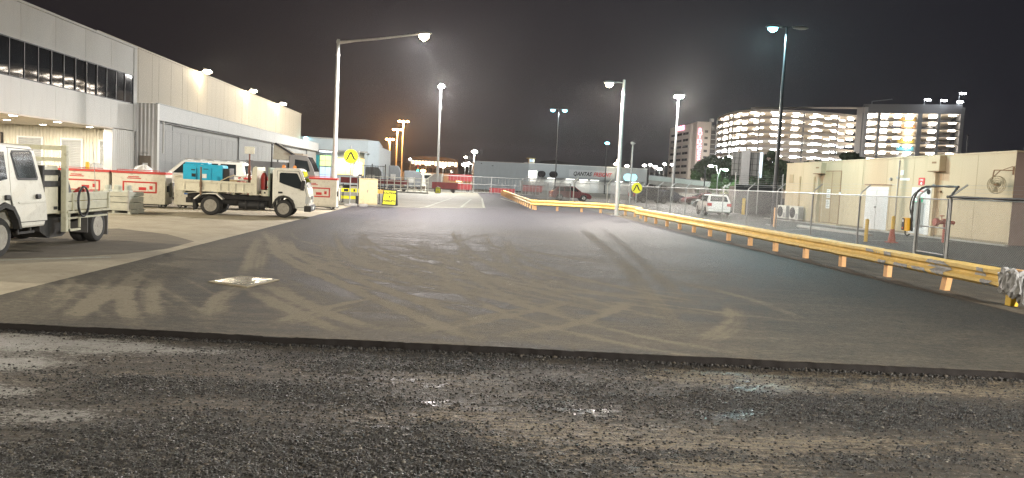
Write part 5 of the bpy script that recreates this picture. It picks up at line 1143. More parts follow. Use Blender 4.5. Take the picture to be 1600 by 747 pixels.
# traffic signal
t = thing('traffic_light', 'traffic light showing green beyond the white rails', 'traffic light', (-6.6, 120, 0))
b = MB(); b.tube([(0, 0, 0), (0, 0, 2.5)], .07, 8); b.build('post', m_black, t)
b = MB(); b.box(-.22, .22, -.12, .12, 2.4, 3.6); hs = b.build('housing', m_black, t, bevel=.03)
for k, (z, mm) in enumerate(((3.35, m_lens_r), (3.0, m_lens_a), (2.65, EM('green_signal', (.02, 1, .45), 14)))):
    b = MB(); b.lathe([(.15, -.16), (.15, -.12)], (0, 0, z), 'y', 14); b.build('lens', mm, hs)
# ------------------------------------------------------------------ guardrails
Wp = [(0, 0), (-.018, 0), (-.080, .045), (-.080, .095), (-.012, .140), (-.012, .175), (-.080, .215), (-.080, .270), (-.018, .315), (0, .315)]
Wp = [(a * 1.05, c * 1.1) for a, c in Wp]
Wp = Wp + [(a * 1.05, c * 1.1) for a, c in [(.010, .312), (-.010, .305), (-.068, .265), (-.068, .222), (0, .18), (0, .135), (-.068, .090), (-.068, .052), (-.012, .008)]]
def guardrail(label, path, posts, z0=.28, skip=0, lean=()):
    t = thing('guardrail', label, 'guardrail', (path[0][0], path[0][1], 0), 0, None); o = -Vector(t.location)
    first = None
    for i, (x, y, rz) in enumerate(posts):
        if first is None:
            b = MB(); b.prism([(-.055, -.075), (.055, -.075), (.055, -.065), (-.045, -.065), (-.045, .065), (.055, .065), (.055, .075), (-.055, .075)], 'z', -.1, z0 + .27); b.box(-.054, .054, -.074, .074, z0 + .271, z0 + .275)
            first = b.build('post', m_ypost, t, loc=Vector((x, y, 0)) + o); first.rotation_euler = (0, 0, rz); q = first
        else: q = share(first, Vector((x, y, 0)) + o, rz + random.uniform(-.06, .06)); q.rotation_euler = (R(random.uniform(-1.6, 1.6)), R(random.uniform(-1.2, 1.2)), q.rotation_euler[2])
        if i in lean: q.rotation_euler = (0, R(-3), rz); q.rotation_euler = (R(12), 0, rz)
    for i in range(len(path) - 1):
        a, c = Vector((*path[i], z0)), Vector((*path[i + 1], z0)); d = (c - a); Ln = d.length; d.normalize(); n = max(int(Ln / .25), 2)
        sg = 1
        b = MB(); b.sweep(Wp, [a - d * .0 + d * (Ln + .12) * k / n + Vector((random.uniform(-.006, .006), 0, random.uniform(-.005, .005) + .004 * (i % 2))) for k in range(n + 1)]); b.build('rail', m_yellow, t, loc=o, smooth=True)
        b = MB(); s = Vector((d.y, -d.x, 0))
        for zz in (.05, .25):
            for k in (.03, .12): p = a + d * k + s * -.078 + Vector((0, 0, zz)); b.lathe([(.016, -.014), (.016, .012)], tuple(p), 'x', 6)
        b.build('bolt', m_galv, t, loc=o, kind='stuff')
    return t
path = [(9.30, 12.15 + 4.0 * k) for k in range(7)] + [(9.34, 39.9)]
rail = guardrail('long yellow guardrail down the right kerb with torn wrapped near end', path[:], [(9.40, 14.10 + 2.0 * k, 0) for k in range(13)], lean=(0,))
o = -Vector(rail.location)
b = MB(); b.box(9.28, 9.42, 12.16, 12.30, -.02, .30); b.build('end_post', m_bollard, rail, loc=o, bevel=.01)
b = MB(); b.box(9.36, 9.50, 11.98, 12.34, .44, .63); b.build('end_block', m_ypost, rail, loc=o, bevel=.012)
def crumple(cx, cy, cz, lx, ly, lz, seed, name='torn_wrap'):
    rr = random.Random(seed); n, k = 18, 12; vs = []
    for i in range(k + 1):
        u = i / k
        for j in range(n):
            a = 2 * math.pi * j / n; f = 1 + rr.uniform(-.16, .16) + .12 * math.sin(5 * a + i)
            vs.append((cx + math.copysign(abs(math.cos(a)) ** .6, math.cos(a)) * lx * f * (1 - .35 * (u < .1)), cy + (u - .5) * ly + rr.uniform(-.02, .02), cz + math.copysign(abs(math.sin(a)) ** .6, math.sin(a)) * lz * f * (1 - .3 * (u < .1)) - .04 * (1 - u)))
    fs = [(i * n + j, i * n + (j + 1) % n, (i + 1) * n + (j + 1) % n, (i + 1) * n + j) for i in range(k) for j in range(n)] + [tuple(range(n - 1, -1, -1)), tuple(k * n + j for j in range(n))]
    b = MB(); b.add(vs, fs); return b.build(name, m_tape, rail, loc=o)
crumple(9.27, 12.12, .43, .105, .46, .21, 3); crumple(9.33, 11.93, .35, .075, .22, .22, 9)
def tape_patch(y, z0, z1, w, seed):
    rr = random.Random(seed); prof = [p for p in Wp[:10]]; n = 8; vs = []; fs = []
    ptsz = [(a - .006, c) for a, c in prof if z0 <= c <= z1]
    k = len(ptsz)
    for i in range(n + 1):
        for a, c in ptsz: vs.append((9.30 + a - rr.uniform(0, .006), y + w * (i / n - .5) + rr.uniform(-.05, .05) * (i in (0, n)) * 2, .28 + c + .003 + rr.uniform(-.006, .006)))
    for i in range(n):
        for j in range(k - 1): fs.append((i * k + j, (i + 1) * k + j, (i + 1) * k + j + 1, i * k + j + 1))
    b = MB(); b.add(vs, fs); b.build('tape_patch', m_tape, rail, loc=o)
for y, z0, z1, w, s in ((14.05, .0, .32, .40, 1), (14.3, .13, .32, .3, 2), (15.3, .0, .15, .55, 3), (16.05, .0, .14, .35, 4), (12.9, .12, .32, .22, 5), (12.75, 0, .14, .3, 6), (16.6, .2, .32, .3, 7), (14.7, .0, .13, .35, 8), (15.9, .16, .30, .18, 9)): tape_patch(y, z0, z1, w, s)
guardrail('yellow guardrail bending round the lamp post and turning off the lane', [(9.95, 41.2), (9.75, 44.9), (8.7, 47.0), (4.55, 47.7)], [(9.95, 41.5, 0), (10.02, 43.2, 0), (9.85, 45.0, .1), (8.75, 47.1, 1.2), (7.6, 47.35, 1.45), (6.1, 47.55, 1.45), (4.75, 47.75, 1.5)])
guardrail('yellow guardrail receding along the left of the car park fence', [(4.50, 47.95), (4.55, 52), (4.65, 58), (4.75, 64), (4.9, 72), (5.1, 82), (5.25, 92)], [(4.62 + .012 * k, 48.1 + 2.0 * k, 0) for k in range(22)])

# ------------------------------------------------------------------ chain-link fence along the car park
def chainlink(parent, o, a, c, z0, z1, pitch=.075, w=.0055, mat=None):
    a, c = Vector((*a, 0)), Vector((*c, 0)); d = (c - a); Ln = d.length; d.normalize(); h = z1 - z0; nrm = Vector((d.y, -d.x, 0)); vs = []; fs = []
    n = int((Ln + h) / pitch)
    for sgn in (1, -1):
        for i in range(n):
            s0 = i * pitch - h; s1 = s0 + h                # runs one unit along for one unit up
            u0, u1 = 0.0, 1.0
            if s0 < 0: u0 = -s0 / h
            if s1 > Ln: u1 = (Ln - s0) / h
            if u1 - u0 < .01: continue
            za, zb = z0 + u0 * h, z0 + u1 * h; sa, sb = s0 + u0 * h, s0 + u1 * h
            if sgn < 0: za, zb = z1 - u0 * h, z1 - u1 * h
            pa, pb = a + d * sa + Vector((0, 0, za)), a + d * sb + Vector((0, 0, zb)); k = len(vs); off = nrm * (w * .6 * sgn)
            e = Vector((0, 0, w * .8)); g = nrm * (w * .5)
            for p in (pa, pb): vs += [p + off + e, p + off + g - e * .4, p + off - g - e * .4]
            fs += [(k, k + 1, k + 4, k + 3), (k + 1, k + 2, k + 5, k + 4), (k + 2, k, k + 3, k + 5)]
    b = MB(); b.add(vs, fs); ob = b.build('chain_mesh', mat or m_galvd, parent, loc=o, kind='stuff'); return ob
FX = 14.6
t = thing('chain_link_fence', 'chain-link fence with slanted post tops along the car park', 'fence', (FX, 23.5, 0)); o = -Vector(t.location)
ys = [14.4, 18.1, 27.19, 30.96, 34.56, 38.2, 41.85, 45.4, 48.95, 52.45, 55.9, 59.4, 62.9, 66.4, 69.9, 73.5]
pf = None
for y in ys:
    if pf is None:
        b = MB(); b.tube([(0, 0, -.1), (0, 0, 1.83)], .030, 10); pf = b.build('post', m_galv, t, loc=Vector((FX, y, 0)) + o, smooth=True)
        b = MB(); b.tube([(0, 0, 1.82), (.05, 0, 1.92), (.36, 0, 2.20)], .024, 8); af = b.build('barb_arm', m_galv, t, loc=Vector((FX, y, 0)) + o)
    else: share(pf, Vector((FX, y, 0)) + o); share(af, Vector((FX, y, 0)) + o)
for ya, yb in ((14.4, 21.85), (23.6, 41.0), (41.0, 58.0), (58.0, 73.5)):
    b = MB(); b.tube([(FX - .035, ya, 1.80), (FX - .035, yb, 1.80)], .021, 8); b.build('top_rail', m_galv, t, loc=o)
    for k in range(3):
        b = MB(); e = .12 + .11 * k; b.tube([(FX + e, ya, 1.83 + e + .05), (FX + e, (ya + yb) / 2, 1.83 + e + .04), (FX + e, yb, 1.83 + e + .05)], .003, 4); b.build('barbed_wire', m_galvd, t, loc=o)
    b = MB(); b.tube([(FX - .03, ya, .06), (FX - .03, yb, .06)], .004, 4); b.build('tension_wire', m_galvd, t, loc=o)
chainlink(t, o, (FX - .065, 14.4), (FX - .065, 21.85), .03, 1.79); chainlink(t, o, (FX - .065, 23.6), (FX - .065, 73.5), .03, 1.79)
# return of the fence to the far guardrail
t2 = thing('chain_link_fence', 'cross run of chain-link fence in front of the red car', 'fence', (FX, 74, 0)); o2 = -Vector(t2.location)
for x in (14.3, 11.0):
    b = MB(); b.tube([(x, 74, -.1), (x, 74, 1.9), (x + .38, 74, 2.35)], .05, 8); b.build('post', m_white, t2, loc=o2)
b = MB(); b.tube([(14.5, 74, 1.85), (5.3, 66, 1.85)][:1] + [(10.9, 74, 1.85)], .035, 8); b.build('top_rail', m_galv, t2, loc=o2)
chainlink(t2, o2, (14.5, 74), (10.9, 74), .03, 1.84, .10, .006)
# palisade: closely set uprights
t3 = thing('palisade_fence', 'grey palisade fence of close flat pales behind the far guardrail', 'fence', (5.0, 64, 0)); o3 = -Vector(t3.location)
A_, B_ = Vector((5.1, 64, 0)), Vector((10.6, 73.8, 0)); d = (B_ - A_); n = 46; s0 = None
for i in range(n):
    p = A_ + d * (i / (n - 1)); 
    if s0 is None:
        b = MB(); b.prism([(-.06, 0), (.06, 0), (.06, .004), (.03, .02), (-.03, .02), (-.06, .004)], 'z', .05, 1.78); s0 = b.build('pale', m_galvd, t3, loc=p + o3); s0.rotation_euler = (0, 0, math.atan2(d.y, d.x))
    else: share(s0, p + o3)
for z in (.35, 1.45):
    b = MB(); b.bar(A_ + Vector((.05, -.05, z)), B_ + Vector((.05, -.05, z)), .04, .05); b.build('rail', m_galv, t3, loc=o3)
for k in range(5):
    p = A_ + d * (k / 4) + Vector((.06, -.06, 0)); b = MB(); b.tube([p, p + Vector((0, 0, 1.82)), p + Vector((.45, -.1, 2.2))], .035, 8); b.build('post', m_galv, t3, loc=o3)
# gate in the fence with the lagged black pipe
G_ = thing('fence_gate', 'narrow chain-link gate between stout posts', 'gate', (FX - .05, 22.7, 0)); o = -Vector(G_.location)
for y in (21.9, 23.52):
    b = MB(); b.tube([(FX - .05, y, -.1), (FX - .05, y, 1.86)], .045, 12); b.build('gate_post', m_galv, G_, loc=o, smooth=True)
    b = MB(); b.tube([(FX - .05, y, 1.84), (FX, y, 1.92), (FX + .42, y, 2.24)], .03, 8); b.build('barb_arm', m_galv, G_, loc=o)
for y in (22.02, 23.40):
    b = MB(); b.tube([(FX - .05, y, .1), (FX - .05, y, 1.80)], .022, 8); b.build('stile', m_galv, G_, loc=o)
for z in (.12, .92, 1.78):
    b = MB(); b.tube([(FX - .05, 22.02, z), (FX - .05, 23.40, z)], .02, 8); b.build('gate_rail', m_galvd, G_, loc=o)
chainlink(G_, o, (FX - .075, 22.04), (FX - .075, 23.38), .14, 1.76)
b = MB(); b.tube([(FX - .12, 23.38, 1.15), (FX - .18, 23.34, 1.10), (FX - .18, 23.34, 1.0), (FX - .12, 23.38, .95)], .018, 6); b.build('latch', m_galv, G_, loc=o)
P_ = thing('lagged_pipe', 'black taped pipe running over the gate and along the fence top', 'pipe', (FX - .1, 23.6, 0)); o = -Vector(P_.location)
pp = smooth_path([(FX - .09, 13.5, 1.87), (FX - .09, 18, 1.86), (FX - .09, 21.7, 1.86), (FX - .08, 21.85, 1.90), (FX + .1, 21.88, 2.14), (FX + .14, 22.0, 2.17), (FX + .12, 23.2, 2.17), (FX - .02, 23.5, 2.08), (FX - .13, 23.62, 1.8), (FX - .14, 23.66, 1.3), (FX - .13, 23.62, .72)], 6)
b = MB(); b.tube(pp, [.034 + .007 * ((i * 7) % 3 - 1) for i in range(len(pp))], 8); b.build('pipe', M('black_tape_lagging', (.018, .018, .018), .5, var=.4, scale=14, grime=.5, gcol=(.16, .16, .16)), P_, loc=o, smooth=True)
b = MB(); b.tube(smooth_path([(FX + .05, 23.42, 2.12), (FX - .1, 23.72, 1.9), (FX - .14, 23.80, 1.5), (FX - .12, 23.72, 1.2)], 5), .02, 6); b.build('cable', m_black, P_, loc=o)
E_ = thing('call_box', 'yellow call box with black front on the gate post', 'call box', (FX - .14, 23.86, .72)); 
b = MB(); b.box(-.12, .02, -.16, .10, 0, .42); b.build('case', M('call_box_yellow', (.75, .40, .02), .45, var=.08), E_, bevel=.015)
b = MB(); b.box(-.135, -.119, -.02, .105, .02, .40); b.box(-.119, .0, .1, .116, .02, .40); fr = b.build('front', m_black, E_)
b = MB(); b.box(-.142, -.136, .01, .07, .28, .36); b.build('label', m_printw, fr); b = MB(); b.lathe([(.03, -.145), (.03, -.135)], (0, .04, .09), 'x', 10); b.build('button', m_orange, fr)
b = MB(); b.tube([(-.03, .05, 0), (-.03, .04, -.1), (-.02, -.05, -.16), (0, -.16, -.10)], .022, 6); b.build('cable_tail', m_black, E_)
# a further lamp of the kerb row stands behind the photographer
t = thing('street_lamp', 'pale street lamp of the right kerb beside the photographer', 'street lamp', (13.4, -2.0, 0))
pole(t, 7.82, .125, .075, m_pole)
b = MB(); b.tube([(0, 0, 7.64), (-.35, 0, 7.66), (-.6, 0, 7.64)], .03, 8); b.build('arm', m_pole, t)
cobra(t, (-.45, 0, 7.62), R(180), m_lampwarm, .95, 17000, (1, .93, .82), 0, size=.4, drop=.26)
# ------------------------------------------------------------------ beige plant building on the right
m_bei = M('beige_rendered_wall', (.50, .41, .275), .75, var=.06, scale=.6, grime=.35, gcol=(.36, .29, .18), stretch=(1, 1, .12), bump=.1, bscale=40)
m_pink = M('pinkish_end_wall', (.30, .225, .195), .8, var=.08, scale=.7, bump=.15, bscale=40)
m_tan = M('tan_door_paint', (.40, .31, .18), .55, var=.06, grime=.2)
m_pdoor = M('pale_grey_door', (.58, .60, .60), .5, var=.05, grime=.2)
m_rust = M('rust_brown_strip', (.26, .16, .09), .8, var=.3, scale=5)
m_acw = M('aircon_white', (.60, .59, .53), .5, var=.06, grime=.3)
rzb = math.atan2(31.22 - 50.79, 23.46 - 22.0); Lb = 19.62
B = thing('plant_building', 'low beige plant building with doors, behind the chain-link fence', 'building', (22.0, 50.79, 0), rzb)
def bw(s): return 3.74 + .23 * s / Lb
b = MB(); b.add([(0, 0, -.1), (Lb, 0, -.1), (Lb, 9, -.1), (0, 9, -.1), (0, 0, bw(0)), (Lb, 0, bw(Lb)), (Lb, 9, bw(Lb)), (0, 9, bw(0))], [(0, 3, 2, 1), (4, 5, 6, 7), (0, 1, 5, 4), (2, 3, 7, 6), (3, 0, 4, 7)]); b.build('wall', m_bei, B)
b = MB(); b.box(Lb - .05, Lb + .02, .02, 9, -.1, bw(Lb) - .02); b.build('end_wall', m_pink, B)
b = MB(); b.add([(-.03, -.03, bw(0) - .01), (Lb + .05, -.03, bw(Lb) - .01), (Lb + .05, 9, bw(Lb) - .01), (-.03, 9, bw(0) - .01), (-.03, -.03, bw(0) + .06), (Lb + .05, -.03, bw(Lb) + .06), (Lb + .05, 9, bw(Lb) + .06), (-.03, 9, bw(0) + .06)], [(0, 3, 2, 1), (4, 5, 6, 7), (0, 1, 5, 4), (1, 2, 6, 5), (2, 3, 7, 6), (3, 0, 4, 7)]); b.build('roof_flashing', m_bei, B)
b = MB(); b.box(0, Lb, -.012, 0, -.05, .10); b.build('plinth', M('stained_plinth', (.26, .22, .15), .85, var=.3, scale=2), B)
for i in range(1, 9):
    s = i * 2.18; b = MB(); b.box(s, s + .012, -.006, 0, .1, bw(s) - .02); b.build('wall_joint', M('wall_joint', (.33, .27, .16), .8, var=.1) if i == 1 else bpy.data.materials['wall_joint'], B)
b = MB(); b.box(.48, .95, -.03, 0, 2.5, 3.05); v = b.build('wall_vent', m_tan, B)
b = MB()
for k in range(7): b.box(.50, .93, -.04, -.031, 2.54 + k * .07, 2.575 + k * .07)
b.build('louvre', m_tan, v, kind='stuff')
for s, z0 in ((1.86, .95), (3.62, .25)):
    b = MB(); b.box(s, s + .10, -.05, 0, z0, 2.92); b.box(s - .03, s + .01, -.06, -.0, z0, 2.92) ; b.build('pipe_cover', m_tan, B)
b = MB(); b.tube([(1.9, -.05, 1.0), (1.95, -.15, .9), (2.1, -.15, .9), (2.1, -.1, 1.1)], .025, 6); b.build('pipe_bend', m_rust, B)
for s, z0, z1, w in ((4.02, 3.10, 3.74, .85), (14.62, 3.18, 3.93, .75)):
    b = MB(); b.box(s, s + w, -.34, 0, z0, z1); rh = b.build('rain_head', m_bei, B, bevel=.01)
    b = MB(); b.box(s + w * .3, s + w * .7, -.352, -.341, (z0 + z1) / 2 - .02, (z0 + z1) / 2 + .07); b.box(s - .03, s + w + .03, -.36, 0, z0 - .04, z0 - .002); b.build('overflow_slot', m_rust, rh)
    b = MB(); b.box(s + w * .2, s + w * .2 + .16, -.17, 0, 0, z0 - .045); b.build('downpipe', m_bei, B)
    b = MB(); b.box(s + w * .2 + .22, s + w * .2 + .42, -.004, 0, 0, z0 - .1); b.build('rust_streak', M('streaked_render', (.40, .29, .17), .8, var=.2, scale=2, stretch=(4, 4, .3)), B)
# tan double doors with notices
D1 = MB().box(4.78, 6.62, -.012, 0, .10, 3.27).build('door_frame', m_rust, B)
for x0, x1 in ((4.83, 5.69), (5.71, 6.57)):
    b = MB(); b.box(x0, x1, -.035, -.013, .13, 3.22); b.build('door_leaf', m_tan, D1, bevel=.004)
b = MB(); b.box(5.68, 5.72, -.045, -.036, .13, 3.22); b.build('door_strip', m_rust, D1)
for z0, z1 in ((1.62, 2.15), (.98, 1.52)):
    b = MB(); b.box(5.20, 5.60, -.042, -.036, z0, z1); n_ = b.build('notice', m_printw, D1)
    b = MB()
    for k in range(4): b.box(5.25, 5.55 - .08 * (k % 2), -.0435, -.0422, z0 + .08 + k * .11, z0 + .12 + k * .11)
    b.build('notice_print', M('grey_print', (.25, .27, .28), .6), n_, kind='stuff')
b = MB(); b.box(4.5, 6.9, -.3, 0, 0, .09); b.build('door_step', m_bei, B)
b = MB(); b.lathe([(.05, -.08), (.05, 0)], (6.62, 0, 1.95), 'y', 8); b.build('bell', m_printw, B)
# pale double doors
D2 = MB().box(9.12, 11.32, -.02, 0, .0, 2.44).build('door_frame', m_bei, B)
for x0, x1 in ((9.22, 10.20), (10.22, 11.22)):
    b = MB(); b.box(x0, x1, -.04, -.021, .03, 2.36); lf = b.build('door_leaf', m_pdoor, D2, bevel=.004)
    b = MB()
    for k in range(8): b.box(x0 + .18, x1 - .18, -.052, -.041, .28 + k * .07, .315 + k * .07)
    b.build('louvre', m_pdoor, lf, kind='stuff')
b = MB(); b.lathe([(.05, -.09), (.06, -.04)], (10.16, 0, 1.25), 'y', 10); b.build('lock', m_galvd, D2)
b = MB(); b.box(9.05, 11.4, -.05, 0, 2.45, 2.50); b.build('drip_strip', m_rust, D2)
b = MB(); b.lathe([(.07, -.10), (.09, 0)], (11.32, 0, 2.78), 'y', 10); b.build('camera', m_galvd, B)
b = MB(); b.tube([(11.93, -.04, .05), (11.93, -.04, 3.78)], .022, 6); b.box(11.86, 12.0, -.10, 0, 2.80, 2.92); b.build('conduit', m_galvd, B)
for x0, x1, z0, z1 in ((12.05, 12.3, 3.0, 3.25), (12.05, 12.8, 2.72, 2.84)):
    b = MB(); b.box(x0, x1, -.012, 0, z0, z1); b.build('name_plate', m_printw, B)
# exit door
D3 = MB().box(13.0, 14.75, -.03, 0, 0, 2.46).build('door_frame', m_bei, B)
b = MB(); b.box(13.12, 14.35, -.05, -.031, .05, 2.38); lf = b.build('door_leaf', m_pdoor, D3, bevel=.004)
b = MB(); b.box(13.35, 14.15, -.06, -.051, .35, 1.62); b.build('glazed_panel', M('wired_glass', (.33, .35, .34), .2, var=.1), lf)
b = MB(); b.box(13.45, 14.10, -.058, -.051, 1.95, 2.28); b.build('notice', m_printw, lf)
b = MB(); b.box(13.5, 14.05, -.0595, -.0582, 2.17, 2.22); b.build('notice_print', m_printr, lf, kind='stuff')
b = MB(); b.box(13.42, 14.02, -.10, -.059, 1.64, 1.88); ex = b.build('exit_sign', EM('exit_green', (.02, .42, .22), .55), lf)
ew = EM('exit_white', (.85, 1, .9), .9)
b = MB(); b.box(13.46, 13.58, -.104, -.1005, 1.67, 1.85); b.prism([(13.98, 1.76), (13.84, 1.84), (13.84, 1.68)], 'y', -.104, -.1005); b.box(13.74, 13.84, -.104, -.1005, 1.735, 1.785)
b.lathe([(.022, -.104), (.022, -.1005)], (13.68, 0, 1.83), 'y', 8); b.bar((13.66, -.102, 1.80), (13.64, -.102, 1.73), .03, .03); b.bar((13.64, -.102, 1.73), (13.70, -.102, 1.68), .02, .02); b.bar((13.64, -.102, 1.73), (13.60, -.102, 1.67), .02, .02); b.build('running_figure', ew, ex)
b = MB(); b.box(14.40, 14.72, -.16, -.031, .04, 2.36); sc2 = b.build('side_cover', m_frame, D3, bevel=.02)
b = MB(); b.lathe([(.13, -.175), (.13, -.161), (.10, -.161), (.10, -.175)], (14.55, 0, 2.16), 'y', 16); b.build('round_notice', m_print, sc2)
b = MB(); b.box(13.52, 13.98, -.02, 0, 2.48, 2.86); fs_ = b.build('fire_sign', m_printr, B)
text('FIRE', .15, (13.75, -.024, 2.74), (math.pi / 2, 0, 0), m_printw, fs_); 
b = MB(); b.lathe([(.07, -.024), (.07, -.0205)], (13.75, 0, 2.58), 'y', 12); b.build('symbol', m_printw, fs_)
b = MB(); b.bar((15.2, -.12, 2.20), (15.2, 0, 2.20), .12, .08); b.build('wall_light', m_rust, B)
# wall fan
FN = B
b = MB(); b.bar((19.55, -.03, 3.18), (18.98, -.45, 3.18), .04, .04); b.bar((19.55, -.02, 3.0), (19.55, -.02, 3.35), .05, .05); b.bar((19.53, -.05, 3.35), (19.25, -.25, 3.2), .025, .025); b.bar((18.98, -.45, 3.18), (18.90, -.46, 2.62), .04, .04); b.bar((19.2, -.33, 3.18), (18.93, -.46, 2.85), .03, .03); b.bar((18.90, -.46, 2.62), (19.2, -.46, 2.56), .03, .03); br = b.build('fan_bracket', m_rust, B)
Fh = thing('wall_fan', 'round caged fan hung on a bracket at the building corner', 'fan', (0, 0, 0)); Fh.location = B.matrix_basis @ Vector((0, 0, 0)) if False else Vector((22.0 + 19.2 * math.cos(rzb) + .46 * math.sin(rzb), 50.79 + 19.2 * math.sin(rzb) - .46 * math.cos(rzb), 2.55)); Fh.rotation_euler = (0, 0, rzb + R(18))
b = MB()
for r_ in (.37, .28, .19, .10):
    b.tube([(r_ * math.cos(a), -.10 + .05 * (r_ / .37) ** 2, r_ * math.sin(a)) for a in np.linspace(0, 2 * math.pi, 33)], .008 if r_ < .35 else .014, 5)
    b.tube([(r_ * math.cos(a), .10 - .05 * (r_ / .37) ** 2, r_ * math.sin(a)) for a in np.linspace(0, 2 * math.pi, 33)], .008 if r_ < .35 else .014, 5)
for k in range(26):
    a = k * 2 * math.pi / 26; b.tube([(.05 * math.cos(a), -.10, .05 * math.sin(a)), (.37 * math.cos(a), -.05, .37 * math.sin(a))], .005, 4)
b.build('cage', M('brass_wire', (.30, .25, .15), .5, .3), Fh, kind='stuff')
b = MB(); b.lathe([(.06, -.08), (.09, -.02), (.09, .16), (.04, .2)], (0, 0, 0), 'y', 12); b.build('hub', m_rust, Fh, smooth=True)
b = MB()
for k in range(3):
    a0 = k * 2.094 + .4; vs = [(r_ * math.cos(a0 + da), yy, r_ * math.sin(a0 + da)) for r_, da, yy in ((.07, -.2, -.02), (.33, -.30, -.04), (.33, .35, .03), (.07, .3, .02))]; b.add(vs + [(x, y + .006, z) for x, y, z in vs], [(0, 1, 2, 3), (7, 6, 5, 4), (0, 4, 5, 1), (1, 5, 6, 2), (2, 6, 7, 3), (3, 7, 4, 0)])
b.build('blade', M('fan_blade', (.36, .31, .2), .5, .2), Fh)
# condensers
def rel(s, y, z=0): return (22.0 + s * math.cos(rzb) - y * math.sin(rzb), 50.79 + s * math.sin(rzb) + y * math.cos(rzb), z)
for s, lb in ((.12, 'left of the pair of white air-conditioner units at the wall foot'), (1.75, 'right of the pair of white air-conditioner units at the wall foot')):
    A_ = thing('condenser', lb, 'air conditioner', rel(s, -.55), rzb, 'air conditioners at the beige wall')
    b = MB(); b.box(0, 1.12, 0, .38, .12, .98); cs = b.build('case', m_acw, A_, bevel=.02)
    b = MB()
    for r_ in np.linspace(.08, .34, 6): b.tube([(.42 + r_ * math.cos(a), -.012, .55 + r_ * math.sin(a)) for a in np.linspace(0, 6.2832, 25)], .009, 4)
    b.build('fan_grille', m_black, A_, kind='stuff')
    b = MB(); b.lathe([(.35, -.004), (.35, -.001)], (.42, 0, .55), 'y', 24); b.build('fan_opening', M('dark_recess', (.06, .06, .055), .7), cs)
    b = MB(); b.box(1.122, 1.14, .04, .34, .18, .92); b.box(.82, 1.1, -.006, -.001, .18, .5); b.build('coil', m_galvd, cs)
    b = MB(); b.box(.08, .2, 0, .38, 0, .119); b.box(.9, 1.02, 0, .38, 0, .119); b.build('foot', m_conc, A_)
# kerb in front of the wall
b = MB(); b.prism([rel(-1, -.9)[:2], rel(20.5, -.9)[:2], rel(20.5, -.72)[:2], rel(-1, -.72)[:2]], 'z', -.1, .05); b.build('kerb', m_conc, kind='structure')
b = MB(); b.prism([rel(10.2, -4.6)[:2], rel(16.6, -4.6)[:2], rel(16.6, -4.3)[:2], rel(10.2, -4.3)[:2]], 'z', -.1, .11); b.build('kerb', m_conc, kind='structure', bevel=.03)
# hydrant, bollards, cone
t = thing('hydrant', 'red hydrant standpipe in front of the beige wall', 'hydrant', (20.4, 30.9, 0))
m_hyd = M('faded_red_hydrant', (.36, .10, .07), .6, var=.2, grime=.4)
b = MB(); b.tube([(0, 0, 0), (0, 0, .95)], .11, 12); b.lathe([(.16, .95), (.16, 1.0)], (0, 0, 0), 'z', 12); b.build('standpipe', m_hyd, t)
b = MB(); b.tube([(0, 0, .85), (-.5, -.05, .85)], .085, 10); b.lathe([(.16, -.55), (.17, -.50), (.17, -.42)], (0, -.05, .85), 'x', 14); b.tube([(0, 0, .85), (.35, 0, .85)], .08, 10); b.build('branch', m_hyd, t)
b = MB(); b.tube([(-.24, -.05, .95), (-.24, -.05, 1.1)], .02, 6); b.lathe([(.09, 1.10), (.10, 1.12), (.09, 1.14)], (-.24, -.05, 0), 'z', 12); b.build('valve_wheel', m_hyd, t)
def bollard(loc, h, label, r=.07, mat=None, wood=False):
    b = MB()
    if wood: b.box(loc[0] - r, loc[0] + r, loc[1] - r, loc[1] + r, 0, h)
    else: b.lathe([(r, -.05), (r, h - .03), (r * .8, h), (r * .3, h + .015)], (loc[0], loc[1], 0), 'z', 14)
    o = b.build('bollard', mat or m_bollard, None, smooth=not wood); tag(o, label, 'bollard', 'yellow bollards in the car park'); return o
bollard((16.15, 29.4), .88, 'yellow bollard in front of the pale double doors')
bollard((17.1, 29.2), 1.05, 'yellow bollard rising out of the red cone')
bollard((22.05, 58.4), 1.25, 'yellow bollard right of the white hatchback', .13)
bollard((16.4, 38.9), 1.0, 'orange-yellow square bollard between guardrail and black lamp post', .06, m_ypost, True)
t = thing('traffic_cone', 'faded red traffic cone slipped over a yellow bollard', 'cone', (17.1, 29.2, 0))
b = MB(); b.box(-.18, .18, -.18, .18, 0, .04); b.build('base', m_hyd, t); b = MB(); b.lathe([(.15, .04), (.075, .52), (.075, .54)], (0, 0, 0), 'z', 16); b.build('body', M('faded_cone_red', (.42, .11, .06), .6, var=.15), t, smooth=True)
# ------------------------------------------------------------------ parked cars
m_maroon = M('maroon_car_paint', (.12, .012, .014), .28, var=.1, coat=.6); m_navy = M('dark_navy_car_paint', (.016, .022, .045), .25, var=.1, coat=.6); m_rcar = M('red_car_paint', (.26, .02, .025), .3, var=.1, coat=.6)
m_wcar = M('white_car_paint', (.70, .70, .68), .28, var=.03, coat=.6); m_scar = M('silver_car_paint', (.34, .35, .36), .3, .4, var=.05, coat=.5); m_bcar = M('black_car_paint', (.014, .014, .016), .25, var=.1, coat=.6)
GP = 'cars parked behind the chain-link fence'
car('parked_car', 'white hatchback seen from behind, nearest behind the fence', (17.9, 53.3, 0), R(84), m_wcar, GP, L=4.0, Wd=1.70, Hh=1.47, belt=.93, hood=(1.1, .88), gh=(-1.92, -1.50, .2, 1.0), wb=2.46)
car('parked_car', 'maroon sedan side-on left of the white hatchback', (28.0, 87.2, 0), R(184), m_maroon, GP, L=4.7, Hh=1.42, belt=.92, hood=(1.1, .86), gh=(-1.85, -1.0, .1, 1.05))
